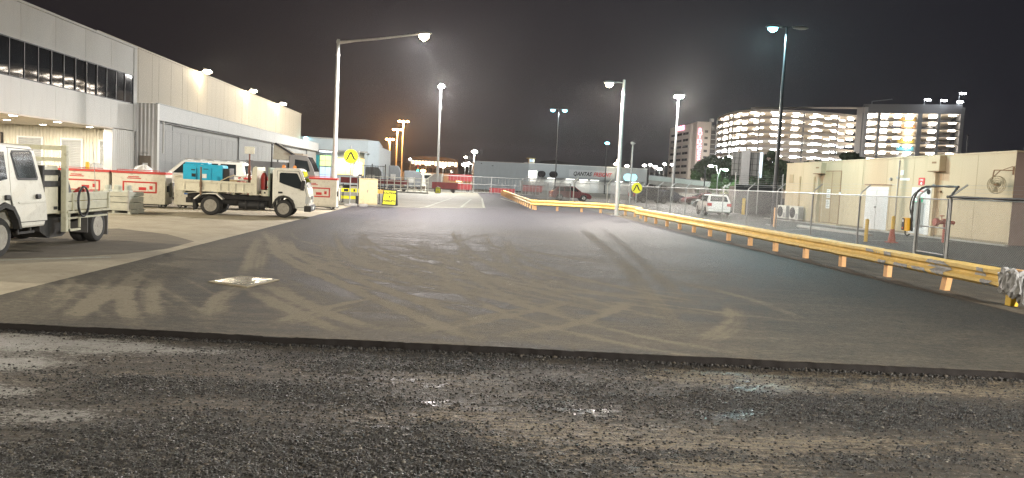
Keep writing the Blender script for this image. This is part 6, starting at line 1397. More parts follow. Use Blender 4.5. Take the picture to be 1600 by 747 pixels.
car('parked_car', 'dark navy four-wheel-drive at the fence bend', (21.6, 86.0, 0), R(10), m_navy, GP, L=4.7, Wd=1.85, Hh=1.75, belt=1.1, hood=(1.5, 1.05), gh=(-2.25, -2.0, .5, 1.2), clear=.28, wr=.36)
car('parked_car', 'dark navy hatchback beside the navy four-wheel-drive', (25.3, 92.0, 0), R(8), m_navy, GP, L=4.3, Wd=1.8, Hh=1.55, belt=1.0, hood=(1.3, .9), gh=(-2.0, -1.7, .3, 1.1))
car('parked_car', 'black hatchback half hidden behind the white hatchback', (22.6, 66.5, 0), R(170), m_bcar, GP, L=4.2, Hh=1.5)
car('parked_car', 'silver car nose-on right of the white hatchback', (24.4, 68, 0), R(200), m_scar, GP, L=4.4, Hh=1.5)
car('parked_car', 'red hatchback behind the palisade fence end', (11.5, 79.5, 0), R(3), m_rcar, GP, L=4.2, Wd=1.75, Hh=1.48)
# dark screened enclosure
t = thing('screened_enclosure', 'dark shade-cloth enclosure left of the beige building', 'enclosure', (23.5, 60.5, 0), R(-9)); m_cloth = M('black_shade_cloth', (.014, .015, .016), .85, var=.3, scale=3)
for x in (-1.4, .4, 2.3):
    b = MB(); b.tube([(x, 0, 0), (x, 0, 3.3)], .05, 8); b.build('post', m_galvd, t)
for x0, x1 in ((-1.34, .34), (.46, 2.24)):
    b = MB(); b.box(x0, x1, -.02, .02, .1, 2.3); b.build('screen_panel', m_cloth, t); b = MB(); b.box(x0, x1, -.035, .035, 2.301, 2.36); b.build('rail', m_galvd, t)
    b = MB()
    for k in range(5): b.tube([(x0, 0, 2.5 + k * .16), (x1, 0, 2.5 + k * .16)], .012, 5)
    b.build('wire', m_galvd, t, kind='stuff')
b = MB(); b.box(-1.4, 2.3, .5, 2.6, .0, 2.2); b.build('stored_crates', m_dkframe, t)
# ------------------------------------------------------------------ far side: rails, gates, sheds, hotel, car park, trees
fh = Vector((math.sin(YAW), math.cos(YAW), 0)); rh_ = Vector((math.cos(YAW), -math.sin(YAW), 0))
def far(px, d, z=0):
    """plan position on the bearing of picture column px (at eye level) and d metres ahead"""
    p = fh * d + rh_ * (d * (px - 800) / 1200); return Vector((p.x, p.y, z))
def zat(px, py, d): return H0 + (284.0 + .048 * (px - 800) - py) * d / 1200
# white pipe rails left of the lane end
t = thing('pipe_rail_fence', 'white pipe rail fence across the left end of the yard', 'fence', (-6, 80, .006)); o = -Vector(t.location); s0 = None
xsr = [-9.6, -8.9, -8.2, -7.5, -6.75, -6.1, -5.4, -4.7, -4.0, -3.3]
for x in xsr:
    if s0 is None:
        b = MB(); b.tube([(0, 0, 0), (0, 0, 1.62)], .045, 8); s0 = b.build('post', m_white, t, loc=Vector((x, 80, 0)) + o)
    else: share(s0, Vector((x, 80, 0)) + o)
for z in (.40, .78, 1.15, 1.52):
    b = MB(); b.tube([(-9.6, 80, z), (-3.3, 80, z)], .035, 8); b.build('rail', m_white, t, loc=o)
b = MB(); b.box(-9.8, -3.2, 79.4, 79.75, 0, .14); b.build('kerb', m_conc, t, loc=o)
# sloping-top screen and gates
t = thing('steel_screen', 'grey steel screen with sloping top left of the gates', 'screen', (-3.0, 93, .006)); b = MB(); b.prism([(-1.1, 0), (.75, 0), (.75, 2.15), (-.1, 2.15), (-1.1, 1.35)], 'y', -.05, .05); b.build('sheet', m_galvd, t)
b = MB(); b.bar((-1.14, -.07, 1.37), (-.1, -.07, 2.2), .08, .08); b.tube([(-1.14, -.07, 0), (-1.14, -.07, 1.37)], .05, 8); b.tube([(.8, -.07, 0), (.8, -.07, 2.2)], .05, 8); b.build('frame', m_white, t)
Gt = thing('rolling_gate', 'wide mesh rolling gate closing the end of the lane', 'gate', (2.5, 96, .006)); o = -Vector(Gt.location)
for x in (-2.3, 1.65, 3.9, 7.8, 9.9):
    b = MB(); b.tube([(x, 96, 0), (x, 96, 2.15)], .055, 8); b.build('post', m_galv, Gt, loc=o)
for z in (.12, 1.12, 2.05):
    b = MB(); b.tube([(-2.3, 96, z), (9.9, 96, z)], .04, 8); b.build('gate_rail', m_galv, Gt, loc=o)
for k in range(28):
    x = -2.1 + k * .43
    b = MB(); b.tube([(x, 96.02, .13), (x, 96.02, 2.04)], .018, 6); b.build('bar', m_galvd, Gt, loc=o)
def trailer(loc, rz, label, Ln=3.2, panels=((.55, 1.25),), mat=None, top=None):
    t = thing('baggage_trailer', label, 'trailer', loc, rz, 'red baggage trailers beyond the gates')
    b = MB(); b.box(-Ln / 2, Ln / 2, -.75, .75, .38, .50); b.box(-Ln / 2 - .7, -Ln / 2, -.04, .04, .36, .44); b.build('deck', m_chassis, t)
    for z0, z1 in panels:
        b = MB(); b.box(-Ln / 2, Ln / 2, -.78, -.74, z0, z1); b.build('side_panel', mat or m_dred, t)
    b = MB()
    for x in (-Ln / 2 + .03, 0, Ln / 2 - .03):
        for y in (-.74, .74): b.box(x - .03, x + .03, y - .03, y + .03, .5, top or 1.4)
    b.build('stake', m_galv, t)
    for x in (-Ln / 2 + .5, Ln / 2 - .5):
        for s in (-1, 1):
            b = MB(); b.lathe([(.1, -.08), (.21, -.07), (.21, .07), (.1, .08)], (x, s * .68, .21), 'y', 14); b.build('wheel', m_rubber, t, smooth=True)
    return t
trailer((-1.8, 91, .006), R(2), 'low red baggage trailer beside the sloping screen', 3.0, ((.45, 1.2),))
trailer((.0, 99, .006), R(0), 'red baggage trailer with two red panels behind the gate', 3.0, ((.35, 1.05), (1.42, 2.25)), top=2.3)
trailer((5.4, 98.5, .006), R(-3), 'red low trailer right behind the gate near the guardrail', 3.2, ((.15, .75),))
trailer((9.2, 99.5, .006), R(5), 'dark red trailer behind the palisade fence', 2.6, ((.5, 1.3),), m_dred, 1.9)
trailer((-7.2, 84.5, .006), R(4), 'dusky red trailer behind the white pipe rails, right of two', 3.2, ((.75, 1.25),))
trailer((-11.2, 84.0, .006), R(-3), 'dusky red trailer behind the white pipe rails, left of two', 3.0, ((.7, 1.3),))
for k, (x, y, w, h, lb) in enumerate([(-10.2, 92, 1.9, 2.6, 'grey boxy ground cart behind the rails, nearest the blue shed'), (-8.0, 95, 1.4, 2.9, 'tall grey ground cart second from the blue shed'), (-5.9, 97, 2.2, 2.4, 'low grey ground cart left of the traffic light')]):
    t = thing('ground_cart', lb, 'cart', (x, y, .006), R(3 * k)); b = MB(); b.prism([(-w / 2, .4), (w / 2, .4), (w / 2, h * .8), (w * .3, h), (-w / 2, h)], 'y', -.7, .7); b.build('body', M('cart_grey', (.10, .11, .12), .6, var=.2) if k == 0 else bpy.data.materials['cart_grey'], t, bevel=.04)
    b = MB(); b.box(-w * .35, w * .1, -.72, -.701, .9, h * .65); b.build('hatch', m_galvd, t)
    for xx in (-w * .35, w * .35):
        for s in (-1, 1):
            b = MB(); b.lathe([(.1, -.09), (.25, -.08), (.25, .08), (.1, .09)], (xx, s * .6, .25), 'y', 12); b.build('wheel', m_rubber, t, smooth=True)
t = thing('service_van', 'pale blue-white van behind the white rails under the terminal', 'van', (-5.2, 108, .006), R(2)); b = MB(); b.prism([(-2.3, .45), (2.3, .45), (2.35, 1.2), (1.7, 1.35), (1.25, 2.15), (1.0, 2.25), (-2.3, 2.25)], 'y', -.9, .9); bd = b.build('body', m_white, t, bevel=.05)
panel('side_window', [(.2, 1.4), (1.45, 1.4), (1.12, 2.0), (.2, 2.0)], -.9, .01, m_glass2, bd); b = MB(); b.box(-1.6, -.3, -.912, -.901, 1.35, 1.65); b.build('print', m_blue, bd, kind='stuff')
for x in (-1.5, 1.5):
    for s in (-1, 1): wheel(t, x, s * .86, .34, .2, s)
# black picket screen beside the blue shed
t = thing('picket_screen', 'black upright-bar fence below the corner of the blue shed', 'fence', (-8.6, 76, .006)); o = -Vector(t.location)
for k in range(17):
    x = -9.9 + k * .16; b = MB(); b.tube([(x, 76, 0), (x, 76, 2.75 if k % 8 == 0 else 2.6)], .05 if k % 8 == 0 else .014, 6); b.build('post' if k % 8 == 0 else 'picket', m_black, t, loc=o)
for z in (.2, 2.55):
    b = MB(); b.tube([(-9.9, 76, z), (-7.34, 76, z)], .025, 6); b.build('rail', m_black, t, loc=o)
# terminal far left of centre
m_term = M('tan_terminal_wall', (.42, .36, .28), .7, var=.12, scale=.1); m_wl = EM('lit_window_warm', (1, .72, .48), 2.2)
S = Site('terminal', 'long low terminal with warm lit window strip under orange masts', 'building', (-14, 276, 0))
b = MB(); b.box(-44, 12, 276, 300, 0, 3.3); S.build(b, 'lower_wall', m_term)
b = MB(); b.box(-18.5, -1.0, 277, 300, 3.31, 5.4); b.prism([(-17.5, 8.0), (-1.2, 7.6), (-1.0, 8.3), (-5, 9.0), (-14, 9.1), (-18, 8.4)], 'y', 275.5, 300); S.build(b, 'upper_storey', M('brown_terminal_wall', (.07, .055, .045), .7, var=.15, scale=.1))
b = MB(); b.box(-18, -1.1, 278, 299, 5.41, 7.7); S.build(b, 'clerestory', m_dkframe)
for k in range(14):
    x = -17.6 + k * 1.18
    b = MB(); b.box(x, x + .95, 277.85, 277.97, 5.9 if k % 3 else 6.3, 7.5); S.build(b, 'lit_window', m_wl)
for k in range(9):
    x = -16 + k * 1.55
    b = MB(); b.box(x, x + 1.2, 276.85, 276.97, 3.6, 5.0); S.build(b, 'window', m_glass)
b = MB(); b.box(-1.4, .4, 275.8, 275.98, .6, 3.0); S.build(b, 'lit_window', EM('lit_doorway', (1, .85, .45), 3))
# grey shed
S = Site('grey_shed', 'plain blue-grey shed behind the gates', 'building', (7.5, 140, 0))
b = MB(); b.box(2.4, 12.35, 140.1, 165, 0, 5.02); S.build(b, 'shed_core', m_bl); f0 = None
for k in range(9):
    x = 2.4 + k * 1.105
    if f0 is None:
        b = MB(); b.box(0, 1.095, -.04, .08, 0, 5.0); f0 = b.build('wall_panel', m_bl, S.t, loc=Vector((x, 140, 0)) + S.o)
    else: share(f0, Vector((x, 140 + random.uniform(-.01, .01), 0)) + S.o)
b = MB(); b.box(2.35, 12.4, 139.9, 140.3, 5.03, 5.12); S.build(b, 'gutter', m_galvd)
b = MB(); b.box(3.6, 3.8, 139.7, 139.95, 4.6, 4.75); b.box(5.6, 5.9, 139.7, 139.95, 4.3, 4.4); S.build(b, 'wall_light', m_dkframe)
# freight terminal with lettering
S = Site('freight_terminal', 'wide pale grey freight terminal with dark and red lettering', 'building', (28, 170, 0))
m_fr = M('pale_grey_cladding', (.33, .35, .36), .6, var=.07, scale=.2)
b = MB(); b.box(14.0, 41.6, 170.1, 200, 2.9, 5.8); b.box(14.0, 41.6, 172.2, 200, 0, 2.9); b.box(41.0, 41.6, 170.1, 172.2, 0, 2.9); S.build(b, 'core', m_fr); f0 = None
for k in range(12):
    x = 14.0 + k * 2.3
    if f0 is None:
        b = MB(); b.box(0, 2.285, -.03, .08, 2.95, 5.82); f0 = b.build('wall_panel', m_fr, S.t, loc=Vector((x, 170, 0)) + S.o)
    else: share(f0, Vector((x, 170, 0)) + S.o)
b = MB(); b.box(13.95, 41.7, 169.9, 170.3, 5.83, 5.95); S.build(b, 'roof_edge', m_frame)
b = MB(); b.box(24.0, 34.2, 169.9, 169.96, 3.35, 4.95); sg = S.build(b, 'sign_board', M('pale_sign_board', (.42, .43, .44), .6, var=.04))
for body, x, mm, w in (('QANTAS', 26.95, m_print, 1.0), ('FREIGHT', 31.45, m_printr, 1.0)):
    tx = text(body, 1.22, Vector((x, 169.86, 4.05)) + Vector((0, 0, 0)), (math.pi / 2, 0, 0), mm, sg, shear=.3, ext=.02, width=.84, bold=.035)
def stadium(x0, x1, z0, z1, name, mat):
    r_ = (z1 - z0) / 2; zc = (z0 + z1) / 2; pts = [(x0 + r_ - r_ * math.sin(a), zc - r_ * math.cos(a)) for a in np.linspace(0, math.pi, 10)] + [(x1 - r_ + r_ * math.sin(a), zc + r_ * math.cos(a)) for a in np.linspace(0, math.pi, 10)]
    b = MB(); b.prism(pts, 'y', 169.88, 169.968); return S.build(b, name, mat)
stadium(17.0, 18.8, 2.95, 4.35, 'window', m_glass); stadium(19.6, 21.5, 3.0, 4.35, 'window', m_glass); stadium(36.3, 39.4, 3.05, 4.6, 'lit_window', EM('lit_cyan_window', (.35, .75, .85), 1.0))
b = MB(); b.box(14.4, 16.9, 169.88, 169.968, 3.0, 4.3); S.build(b, 'lit_window', EM('lit_white_window', (.95, .95, .85), 1.2))
ml = EM('dock_light', (1, .97, .88), 4)
for k, x in enumerate((16, 20.3, 24.5, 27.5, 30, 35.5, 39)):
    b = MB(); b.box(x - .9, x + .9, 170.4, 171.4, 2.72, 2.82); S.build(b, 'dock_light', ml); S.light('AREA', (x, 170.9, 2.65), 55, (1, .95, .85), size=1.2)
for k in range(5):
    x = 15.5 + k * 5.2; b = MB(); b.box(x, x + 3.2, 171.9, 172.1, 0, 2.5); S.build(b, 'dock_door', m_roll)
b = MB(); b.box(15.2, 16.4, 172, 174, 5.96, 7.0); rc = S.build(b, 'rooftop_cabin', M('cream_cabin', (.5, .46, .3), .6, var=.1))
for k in range(3):
    b = MB(); b.box(15.3 + k * .38, 15.55 + k * .38, 171.95, 171.99, 6.25, 6.85); b.build('cabin_window', m_litb if k != 2 else EM('cabin_lit', (.9, .95, .8), 1), rc)
b = MB(); b.box(14.7, 16.6, 171.8, 174.2, 7.01, 7.12); b.build('cabin_roof', M('yellow_cabin_roof', (.55, .42, .1), .6), rc)
# far dark ridge
b = MB(); n = 60; vs = []; 
for i in range(n + 1):
    px = 560 + i * 20; hgt = max(zat(px, 262 + .048 * (px - 800) - 14 * math.exp(-((px - 860) / 55) ** 2) - 3 * math.sin(i * .9) - 2 * math.sin(i * 2.3), 900), 2); p = far(px, 900); q_ = far(px, 960)
    vs += [(p.x, p.y, -1), (q_.x, q_.y, hgt), (q_.x + 20, q_.y + 120, -1)]
b.add(vs, [(3 * i, 3 * i + 3, 3 * i + 4, 3 * i + 1) for i in range(n)] + [(3 * i + 1, 3 * i + 4, 3 * i + 5, 3 * i + 2) for i in range(n)]); b.build('hills', M('dark_hillside', (.05, .055, .05), .9, var=.4, scale=.02), kind='structure')

# ------------------------------------------------------------------ hotel
m_hot = M('hotel_render', (.40, .37, .33), .7, var=.06, scale=.1); m_hotd = M('hotel_dark_glass', (.02, .022, .026), .15, var=.2, scale=.1); m_pink_l = EM('pink_neon', (1, .36, .48), 2.4)
S = Site('hotel', 'grey hotel tower with pink lit letters beside the car park', 'building', tuple(far(1070, 385)))
def facade_block(name, pa, pb, z0, z1, depth, mat, cls='wall'):
    a, c = Vector(pa), Vector(pb); d = (c - a).normalized(); nrm = Vector((-d.y, d.x, 0)) * depth
    b = MB(); b.prism([tuple(p[:2]) for p in (a, c, c + nrm, a + nrm)], 'z', z0, z1); return S.build(b, name, mat), d
def on_facade(a, d, u0, u1, z0, z1, off, th, name, mat, parent=None):
    nrm = Vector((d.y, -d.x, 0)); p0, p1 = Vector(a) + d * u0, Vector(a) + d * u1
    b = MB(); b.prism([tuple(p[:2]) for p in (p0 + nrm * off, p1 + nrm * off, p1 + nrm * (off - th), p0 + nrm * (off - th))], 'z', z0, z1)
    return b.build(name, mat, parent, loc=S.o if parent is S.t else None)
a, c = far(1036.5, 415), far(1068, 380); w1, d1 = facade_block('wall', a, c, 0, 34.0, 18, m_hot); L1 = (c - a).length
for r_ in range(8):
    z = 29.0 - r_ * 3.25
    for u0, u1 in ((.09, .62), (.68, .93)):
        fr = on_facade(a, d1, L1 * u0, L1 * u1, z, z + 1.25, .06, .12, 'window', m_dkframe, S.t)
        k = 5 if u1 < .7 else 2
        for i in range(k):
            x0 = L1 * (u0 + (u1 - u0) * (i + .1) / k); x1 = L1 * (u0 + (u1 - u0) * (i + .9) / k)
            on_facade(a, d1, x0, x1, z + .12, z + 1.12, .085, .02, 'pane', m_hotd, fr)
a2, c2 = far(1068, 384), far(1078, 378); facade_block('stair_tower', a2, c2, 0, 34.2, 14, m_hotd)
d2 = (c2 - a2).normalized()
for r_ in range(11): on_facade(a2, d2, .3, (c2 - a2).length - .3, 1.5 + r_ * 3.0, 1.75 + r_ * 3.0, .08, .1, 'stair_rail', m_galvd, S.t)
a3, c3 = far(1078, 372), far(1100, 372); w3, d3 = facade_block('sign_wall', a3, c3, 0, 34.6, 16, m_hot); L3 = (c3 - a3).length
for r_ in range(8):
    z = 29.4 - r_ * 3.1; fr = on_facade(a3, d3, L3 * .56, L3 * .80, z, z + 1.2, .06, .12, 'window', m_dkframe, S.t); on_facade(a3, d3, L3 * .58, L3 * .78, z + .12, z + 1.08, .085, .02, 'pane', m_hotd, fr)
a4, c4 = far(1100, 376), far(1112, 376); facade_block('glass_stair', a4, c4, 0, 33.4, 12, m_hotd); d4 = (c4 - a4).normalized()
for r_ in range(14): on_facade(a4, d4, .2, (c4 - a4).length - .2, 1.2 + r_ * 2.3, 1.45 + r_ * 2.3, .08, .1, 'stair_rail', m_galvd, S.t)
rot3 = math.atan2(d3.y, d3.x); nr3 = Vector((d3.y, -d3.x, 0))
for k, ch in enumerate('RYDGES'):
    p = Vector(a3) + d3 * (L3 * .23) + nr3 * .4; z = zat(1081, 205.5 + k * 8.5, 372); S.text(ch, 3.1, (p.x, p.y, z), (math.pi / 2, 0, rot3), m_pink_l, name='sign_letter', ext=.06, bold=.08)
p = Vector(a) + d1 * (L1 * .60) + Vector((d1.y, -d1.x, 0)) * .5; S.text('RYDGES', 3.4, (p.x, p.y, 32.6), (math.pi / 2, 0, math.atan2(d1.y, d1.x)), m_pink_l, name='sign_letter', ext=.06, width=.9, bold=.08)
b = MB(); p = far(1101, 371); b.box(p.x - .8, p.x + .8, p.y, p.y + 2, 34.62, 36.2); S.build(b, 'roof_plant', m_galv)
pL = far(1075, 330); lamp('SPOT', S.t, Vector((pL.x, pL.y, 1.0)) + S.o, 30000, (1, .93, .85), size=1.5, target=Vector((*far(1080, 380)[:2], 19)) + S.o, cone=90)  # this and the next: added, unseen uplights that brighten the hotel walls
pL = far(1010, 350); lamp('SPOT', S.t, Vector((pL.x, pL.y, 1.0)) + S.o, 30000, (1, .93, .85), size=1.5, target=Vector((*far(1052, 398)[:2], 18)) + S.o, cone=80)

# ------------------------------------------------------------------ multi-storey car park
m_span = M('spandrel_concrete', (.40, .36, .32), .75, var=.08, scale=.2); m_ceil = M('car_park_ceiling', (.62, .57, .50), .8, var=.05, scale=.2); m_col = M('grey_steel_column', (.17, .18, .19), .6, var=.1)
m_tube = EM('car_park_tube', (1, .90, .78), 30, True); m_tubec = EM('car_park_tube_cool', (.92, .96, 1), 30, True)
fpts = [(1108, 352), (1113, 341), (1122, 328), (1134, 318), (1148, 311), (1165, 306), (1190, 303), (1225, 302), (1260, 303), (1295, 306), (1334, 311)]
S = Site('car_park_ramp', 'curved open car park ramp with bright lit decks', 'building', tuple(far(1225, 310))); FP = [far(*q) for q in fpts]
cen = far(1215, 430); inner = [p + (cen - p).normalized() * 22 for p in FP]
LV = [34.1 - 2.78 * k for k in range(11)]
for k, z in enumerate(LV):
    mb = MB(); nn = len(FP)
    def ring(z0, z1, po, pi_):
        vs = [(p.x, p.y, z0) for p in po] + [(p.x, p.y, z1) for p in po] + [(p.x, p.y, z0) for p in pi_] + [(p.x, p.y, z1) for p in pi_]
        fs = []
        for i in range(nn - 1): fs += [(i, i + 1, nn + i + 1, nn + i), (2 * nn + i + 1, 2 * nn + i, 3 * nn + i, 3 * nn + i + 1), (nn + i, nn + i + 1, 3 * nn + i + 1, 3 * nn + i), (2 * nn + i, 2 * nn + i + 1, i + 1, i)]
        fs += [(0, nn, 3 * nn, 2 * nn), (nn - 1, 3 * nn - 1, 4 * nn - 1, 2 * nn - 1)]; return vs, fs
    mb.add(*ring(z - .22, z, [p + (cen - p).normalized() * .25 for p in FP], inner)); S.build(mb, 'deck', m_ceil)
    mb = MB(); mb.add(*ring(z - .45, z + .50, FP, [p + (cen - p).normalized() * .22 for p in FP])); S.build(mb, 'spandrel', m_span)
mb = MB(); mb.add(*ring(0, 34.0, inner, [p + (cen - p).normalized() * .4 for p in inner])); S.build(mb, 'inner_wall', M('cream_inner_wall', (.52, .44, .34), .8, var=.08, scale=.1))
def along(pts, s):
    acc = 0
    for a, c in zip(pts[:-1], pts[1:]):
        l = (c - a).length
        if acc + l >= s: return a + (c - a) * ((s - acc) / l), (c - a).normalized()
        acc += l
    return pts[-1], (pts[-1] - pts[-2]).normalized()
tot = sum((c - a).length for a, c in zip(FP[:-1], FP[1:]))
for f in (.0, .175, .30, .345, .52, .70, .86, 1.0):
    p, d = along(FP, tot * f); p = p + (cen - p).normalized() * .5
    b = MB(); b.box(p.x - .22, p.x + .22, p.y - .35, p.y + .30, 0, 33.6); S.build(b, 'column', m_col)
t0 = None
for k, z in enumerate(LV[:8]):
    for r_, dep in enumerate((3.0, 8.5, 14.5)):
        for i in range(11):
            if (k * 7 + r_ * 3 + i * 5) % 13 == 0: continue
            p, d = along(FP, tot * (i + .35 + .3 * (r_ % 2)) / 11); p = p + (cen - p).normalized() * dep; rz = math.atan2(d.y, d.x)
            if t0 is None:
                b = MB(); b.box(-1.3, 1.3, -.28, .28, -.10, 0); t0 = b.build('deck_light', m_tube, S.t, loc=Vector((p.x, p.y, z - .55)) + S.o); t0.rotation_euler = (0, 0, rz)
                b = MB(); b.box(-1.3, 1.3, -.28, .28, -.10, 0); me_c = b.build('deck_light', m_tubec, S.t, loc=Vector((p.x, p.y, z - .55)) + S.o); tc0 = me_c
                tc0.location.z -= 4 * 2.78
            else: share(tc0 if k >= 4 else t0, Vector((p.x, p.y, z - .55)) + S.o, rz)
q0, q1 = far(1160, 307), far(1338, 302)
b = MB(); b.add([(q0.x, q0.y, 35.0), (q1.x, q1.y, 36.5), (q1.x + .5, q1.y + 2, 36.5), (q0.x + .5, q0.y + 2, 35.0), (q0.x, q0.y, 35.45), (q1.x, q1.y, 37.1), (q1.x + .5, q1.y + 2, 37.1), (q0.x + .5, q0.y + 2, 35.45)], [(0, 3, 2, 1), (4, 5, 6, 7), (0, 1, 5, 4), (1, 2, 6, 5), (2, 3, 7, 6), (3, 0, 4, 7)]); S.build(b, 'upper_parapet', m_span)
q0 = far(1338, 296); b = MB(); b.box(q0.x - .7, q0.x + .5, q0.y - .2, q0.y + 6, 0, 36.4); S.build(b, 'corner_tower', M('pale_tower_cladding', (.34, .34, .34), .6, var=.06, scale=.2))
# flat deck block
S = Site('car_park_block', 'flat-decked lit car park block with dark steel frame on the right', 'building', tuple(far(1410, 295)))
A_, B_ = far(1334, 297), far(1484, 285); d = (B_ - A_).normalized(); nb = Vector((-d.y, d.x, 0)); Ld = (B_ - A_).length
def slabx(u0, u1, v0, v1, z0, z1): 
    b = MB(); b.prism([tuple((A_ + d * u + nb * v)[:2]) for u, v in ((u0, v0), (u1, v0), (u1, v1), (u0, v1))], 'z', z0, z1); return b
LZ = [34.2 - 2.78 * k for k in range(11)]
S.build(slabx(-.3, Ld + .2, 0, 24, LZ[0], 37.6), 'roof_fascia', M('dark_fascia', (.11, .112, .12), .6, var=.1)); 
S.build(slabx(0, Ld, 23.5, 24, 0, LZ[0] - .01), 'back_wall', m_ceil)
for k, z in enumerate(LZ[1:]):
    S.build(slabx(0, Ld, .15, 23.4, z - .16, z), 'deck', m_ceil); S.build(slabx(-.1, Ld, 0, .14, z - .28, z + .10), 'deck_edge', m_col)
    b = MB()
    for q in (.45, .8): 
        p0, p1 = A_ + nb * .05, B_ + nb * .05; b.tube([(p0.x, p0.y, z + q), (p1.x, p1.y, z + q)], .03, 5)
    S.build(b, 'guard_wire', m_col, kind='stuff')
S.build(slabx(.2, Ld, .5, 23, LZ[0] - .05, LZ[0] - .01), 'ceiling', m_ceil)
for px in (1334, 1358, 1418.5, 1446, 1479):
    u = (far(px, 295) - A_).dot(d); w = .75 if px == 1418.5 else .42
    S.build(slabx(u - w, u + w, -.35, .6, 0, LZ[0] - .01), 'column', m_col)
S.build(slabx(Ld - .1, Ld + 1.1, -.2, 10, 0, 36.5), 'stair_tower', M('grey_tower_cladding', (.13, .135, .145), .6, var=.1))
cols = [(.50, .42, .30), (.50, .42, .30), (.50, .40, .30), (.42, .40, .30), (.35, .40, .42), (.4, .4, .4)]
for k in range(6):
    z = LZ[k]; mwall = M('deck_wall_%s' % ('amber', 'salmon', 'sand', 'olive', 'sky', 'grey')[k], ((.55, .36, .10), (.60, .28, .12), (.5, .4, .28), (.48, .40, .08), (.10, .42, .60), (.3, .32, .34))[k], .7)
    S.build(slabx(13.5, 19.5, 16, 16.3, z - 2.7, z - .3), 'colour_wall', mwall)
t0 = None
for k, z in enumerate(LZ[:7]):
    for r_, v in enumerate((2.2, 6.0, 10.5, 15.0)):
        for i, u in enumerate((1.6, 3.2, 7.4, 12.0, 16.2, 24.0, 30.2)):
            if i == 6 and r_ > 0 or (r_ == 3 and i % 2): continue
            p = A_ + d * (u + .25 * r_) + nb * v
            if t0 is None:
                b = MB(); b.box(-1.2, 1.2, -.28, .28, -.10, 0); t0 = b.build('deck_light', m_tube, S.t, loc=Vector((p.x, p.y, z - .55)) + S.o); t0.rotation_euler = (0, 0, math.atan2(d.y, d.x))
            else: share(t0, Vector((p.x, p.y, z - .55)) + S.o)
for px, h in ((1428, 38.6), (1453, 38.6), (1478, 38.4), (1481, 41.5)):
    p = far(px, 286); b = MB(); b.tube([(p.x, p.y + 1, 37), (p.x, p.y + 1, h + .4), (p.x, p.y - 1, h + .4)], .12, 6); q_ = S.build(b, 'roof_lamp_arm', m_col); b = MB(); b.box(p.x - .9, p.x + .9, p.y - 1.5, p.y - .4, h - .1, h + .35); b.build('lamp_head', m_tubec, q_)
b = MB(); p0, p1 = far(1345, 296), far(1376, 293); b.tube([(p0.x, p0.y, 38.6), (p1.x, p1.y, 39.4)], .15, 6); b.tube([(p0.x, p0.y, 37.5), (p0.x, p0.y, 38.7)], .2, 6); S.build(b, 'roof_boom', m_col)
for px, dd, tx, td in ((1150, 268, 1150, 312), (1235, 262, 1240, 303), (1310, 262, 1310, 308), (1400, 250, 1410, 292), (1470, 250, 1470, 286)):  # unseen floodlights, added to brighten the car park fronts
    p, q_ = far(px, dd), far(tx, td); b = MB(); b.bar((p.x, p.y - .3, .5), (p.x, p.y + .5, 1.1), 1.0, .3); fl = S.build(b, 'added_fill_flood', m_dkframe)
    lamp('SPOT', S.t, Vector((p.x, p.y + .6, 1.5)) + S.o, 16000 if px < 1390 else 6000, (1, .93, .85), size=.6, target=Vector((q_.x, q_.y, 18)) + S.o, cone=100)
# a few cars whose roofs show above the deck edges
ORD = {2: 'second', 4: 'fourth', 5: 'fifth', 6: 'sixth'}
WH = ['at the far left edge', 'second from the left edge', 'left of two in the wide bay', 'right of two in the wide bay', 'left of two beyond the column', 'right of two beyond the column', 'first beyond the column', 'second beyond the column', 'third beyond the column', 'alone in the wide bay', 'alone in the rightmost bay', 'alone in the wide bay']
c0 = None
for k, (px, lv, dep) in enumerate([(1338, 4, 2.6), (1345, 4, 2.6), (1382, 2, 2.6), (1390, 2, 2.6), (1428, 2, 2.6), (1438, 2, 2.6), (1425, 4, 2.6), (1436, 4, 2.6), (1452, 4, 2.6), (1410, 6, 2.6), (1455, 5, 2.6), (1375, 4, 2.6)]):
    p = far(px, 296) + nb * dep; z = LZ[lv]; lb = 'dark car on the %s deck from the top, %s' % (ORD[lv], WH[k])
    if c0 is None:
        c0 = thing('deck_car', lb, 'car', (p.x, p.y, z), rzb * 0 + math.atan2(nb.y, nb.x), 'dark cars on the car park decks')
        b = MB(); b.prism([(-2.1, .3), (2.1, .3), (2.1, .75), (1.1, .9), (.4, 1.42), (-1.3, 1.45), (-2.05, .95)], 'y', -.85, .85); b.build('body', m_navy, c0, bevel=.08)
        for x in (-1.3, 1.3):
            b = MB(); b.lathe([(.31, -.86), (.31, .86)], (x, 0, .31), 'y', 12); b.build('wheels', m_rubber, c0)
    else: dup(c0, (p.x, p.y, z), label=lb)
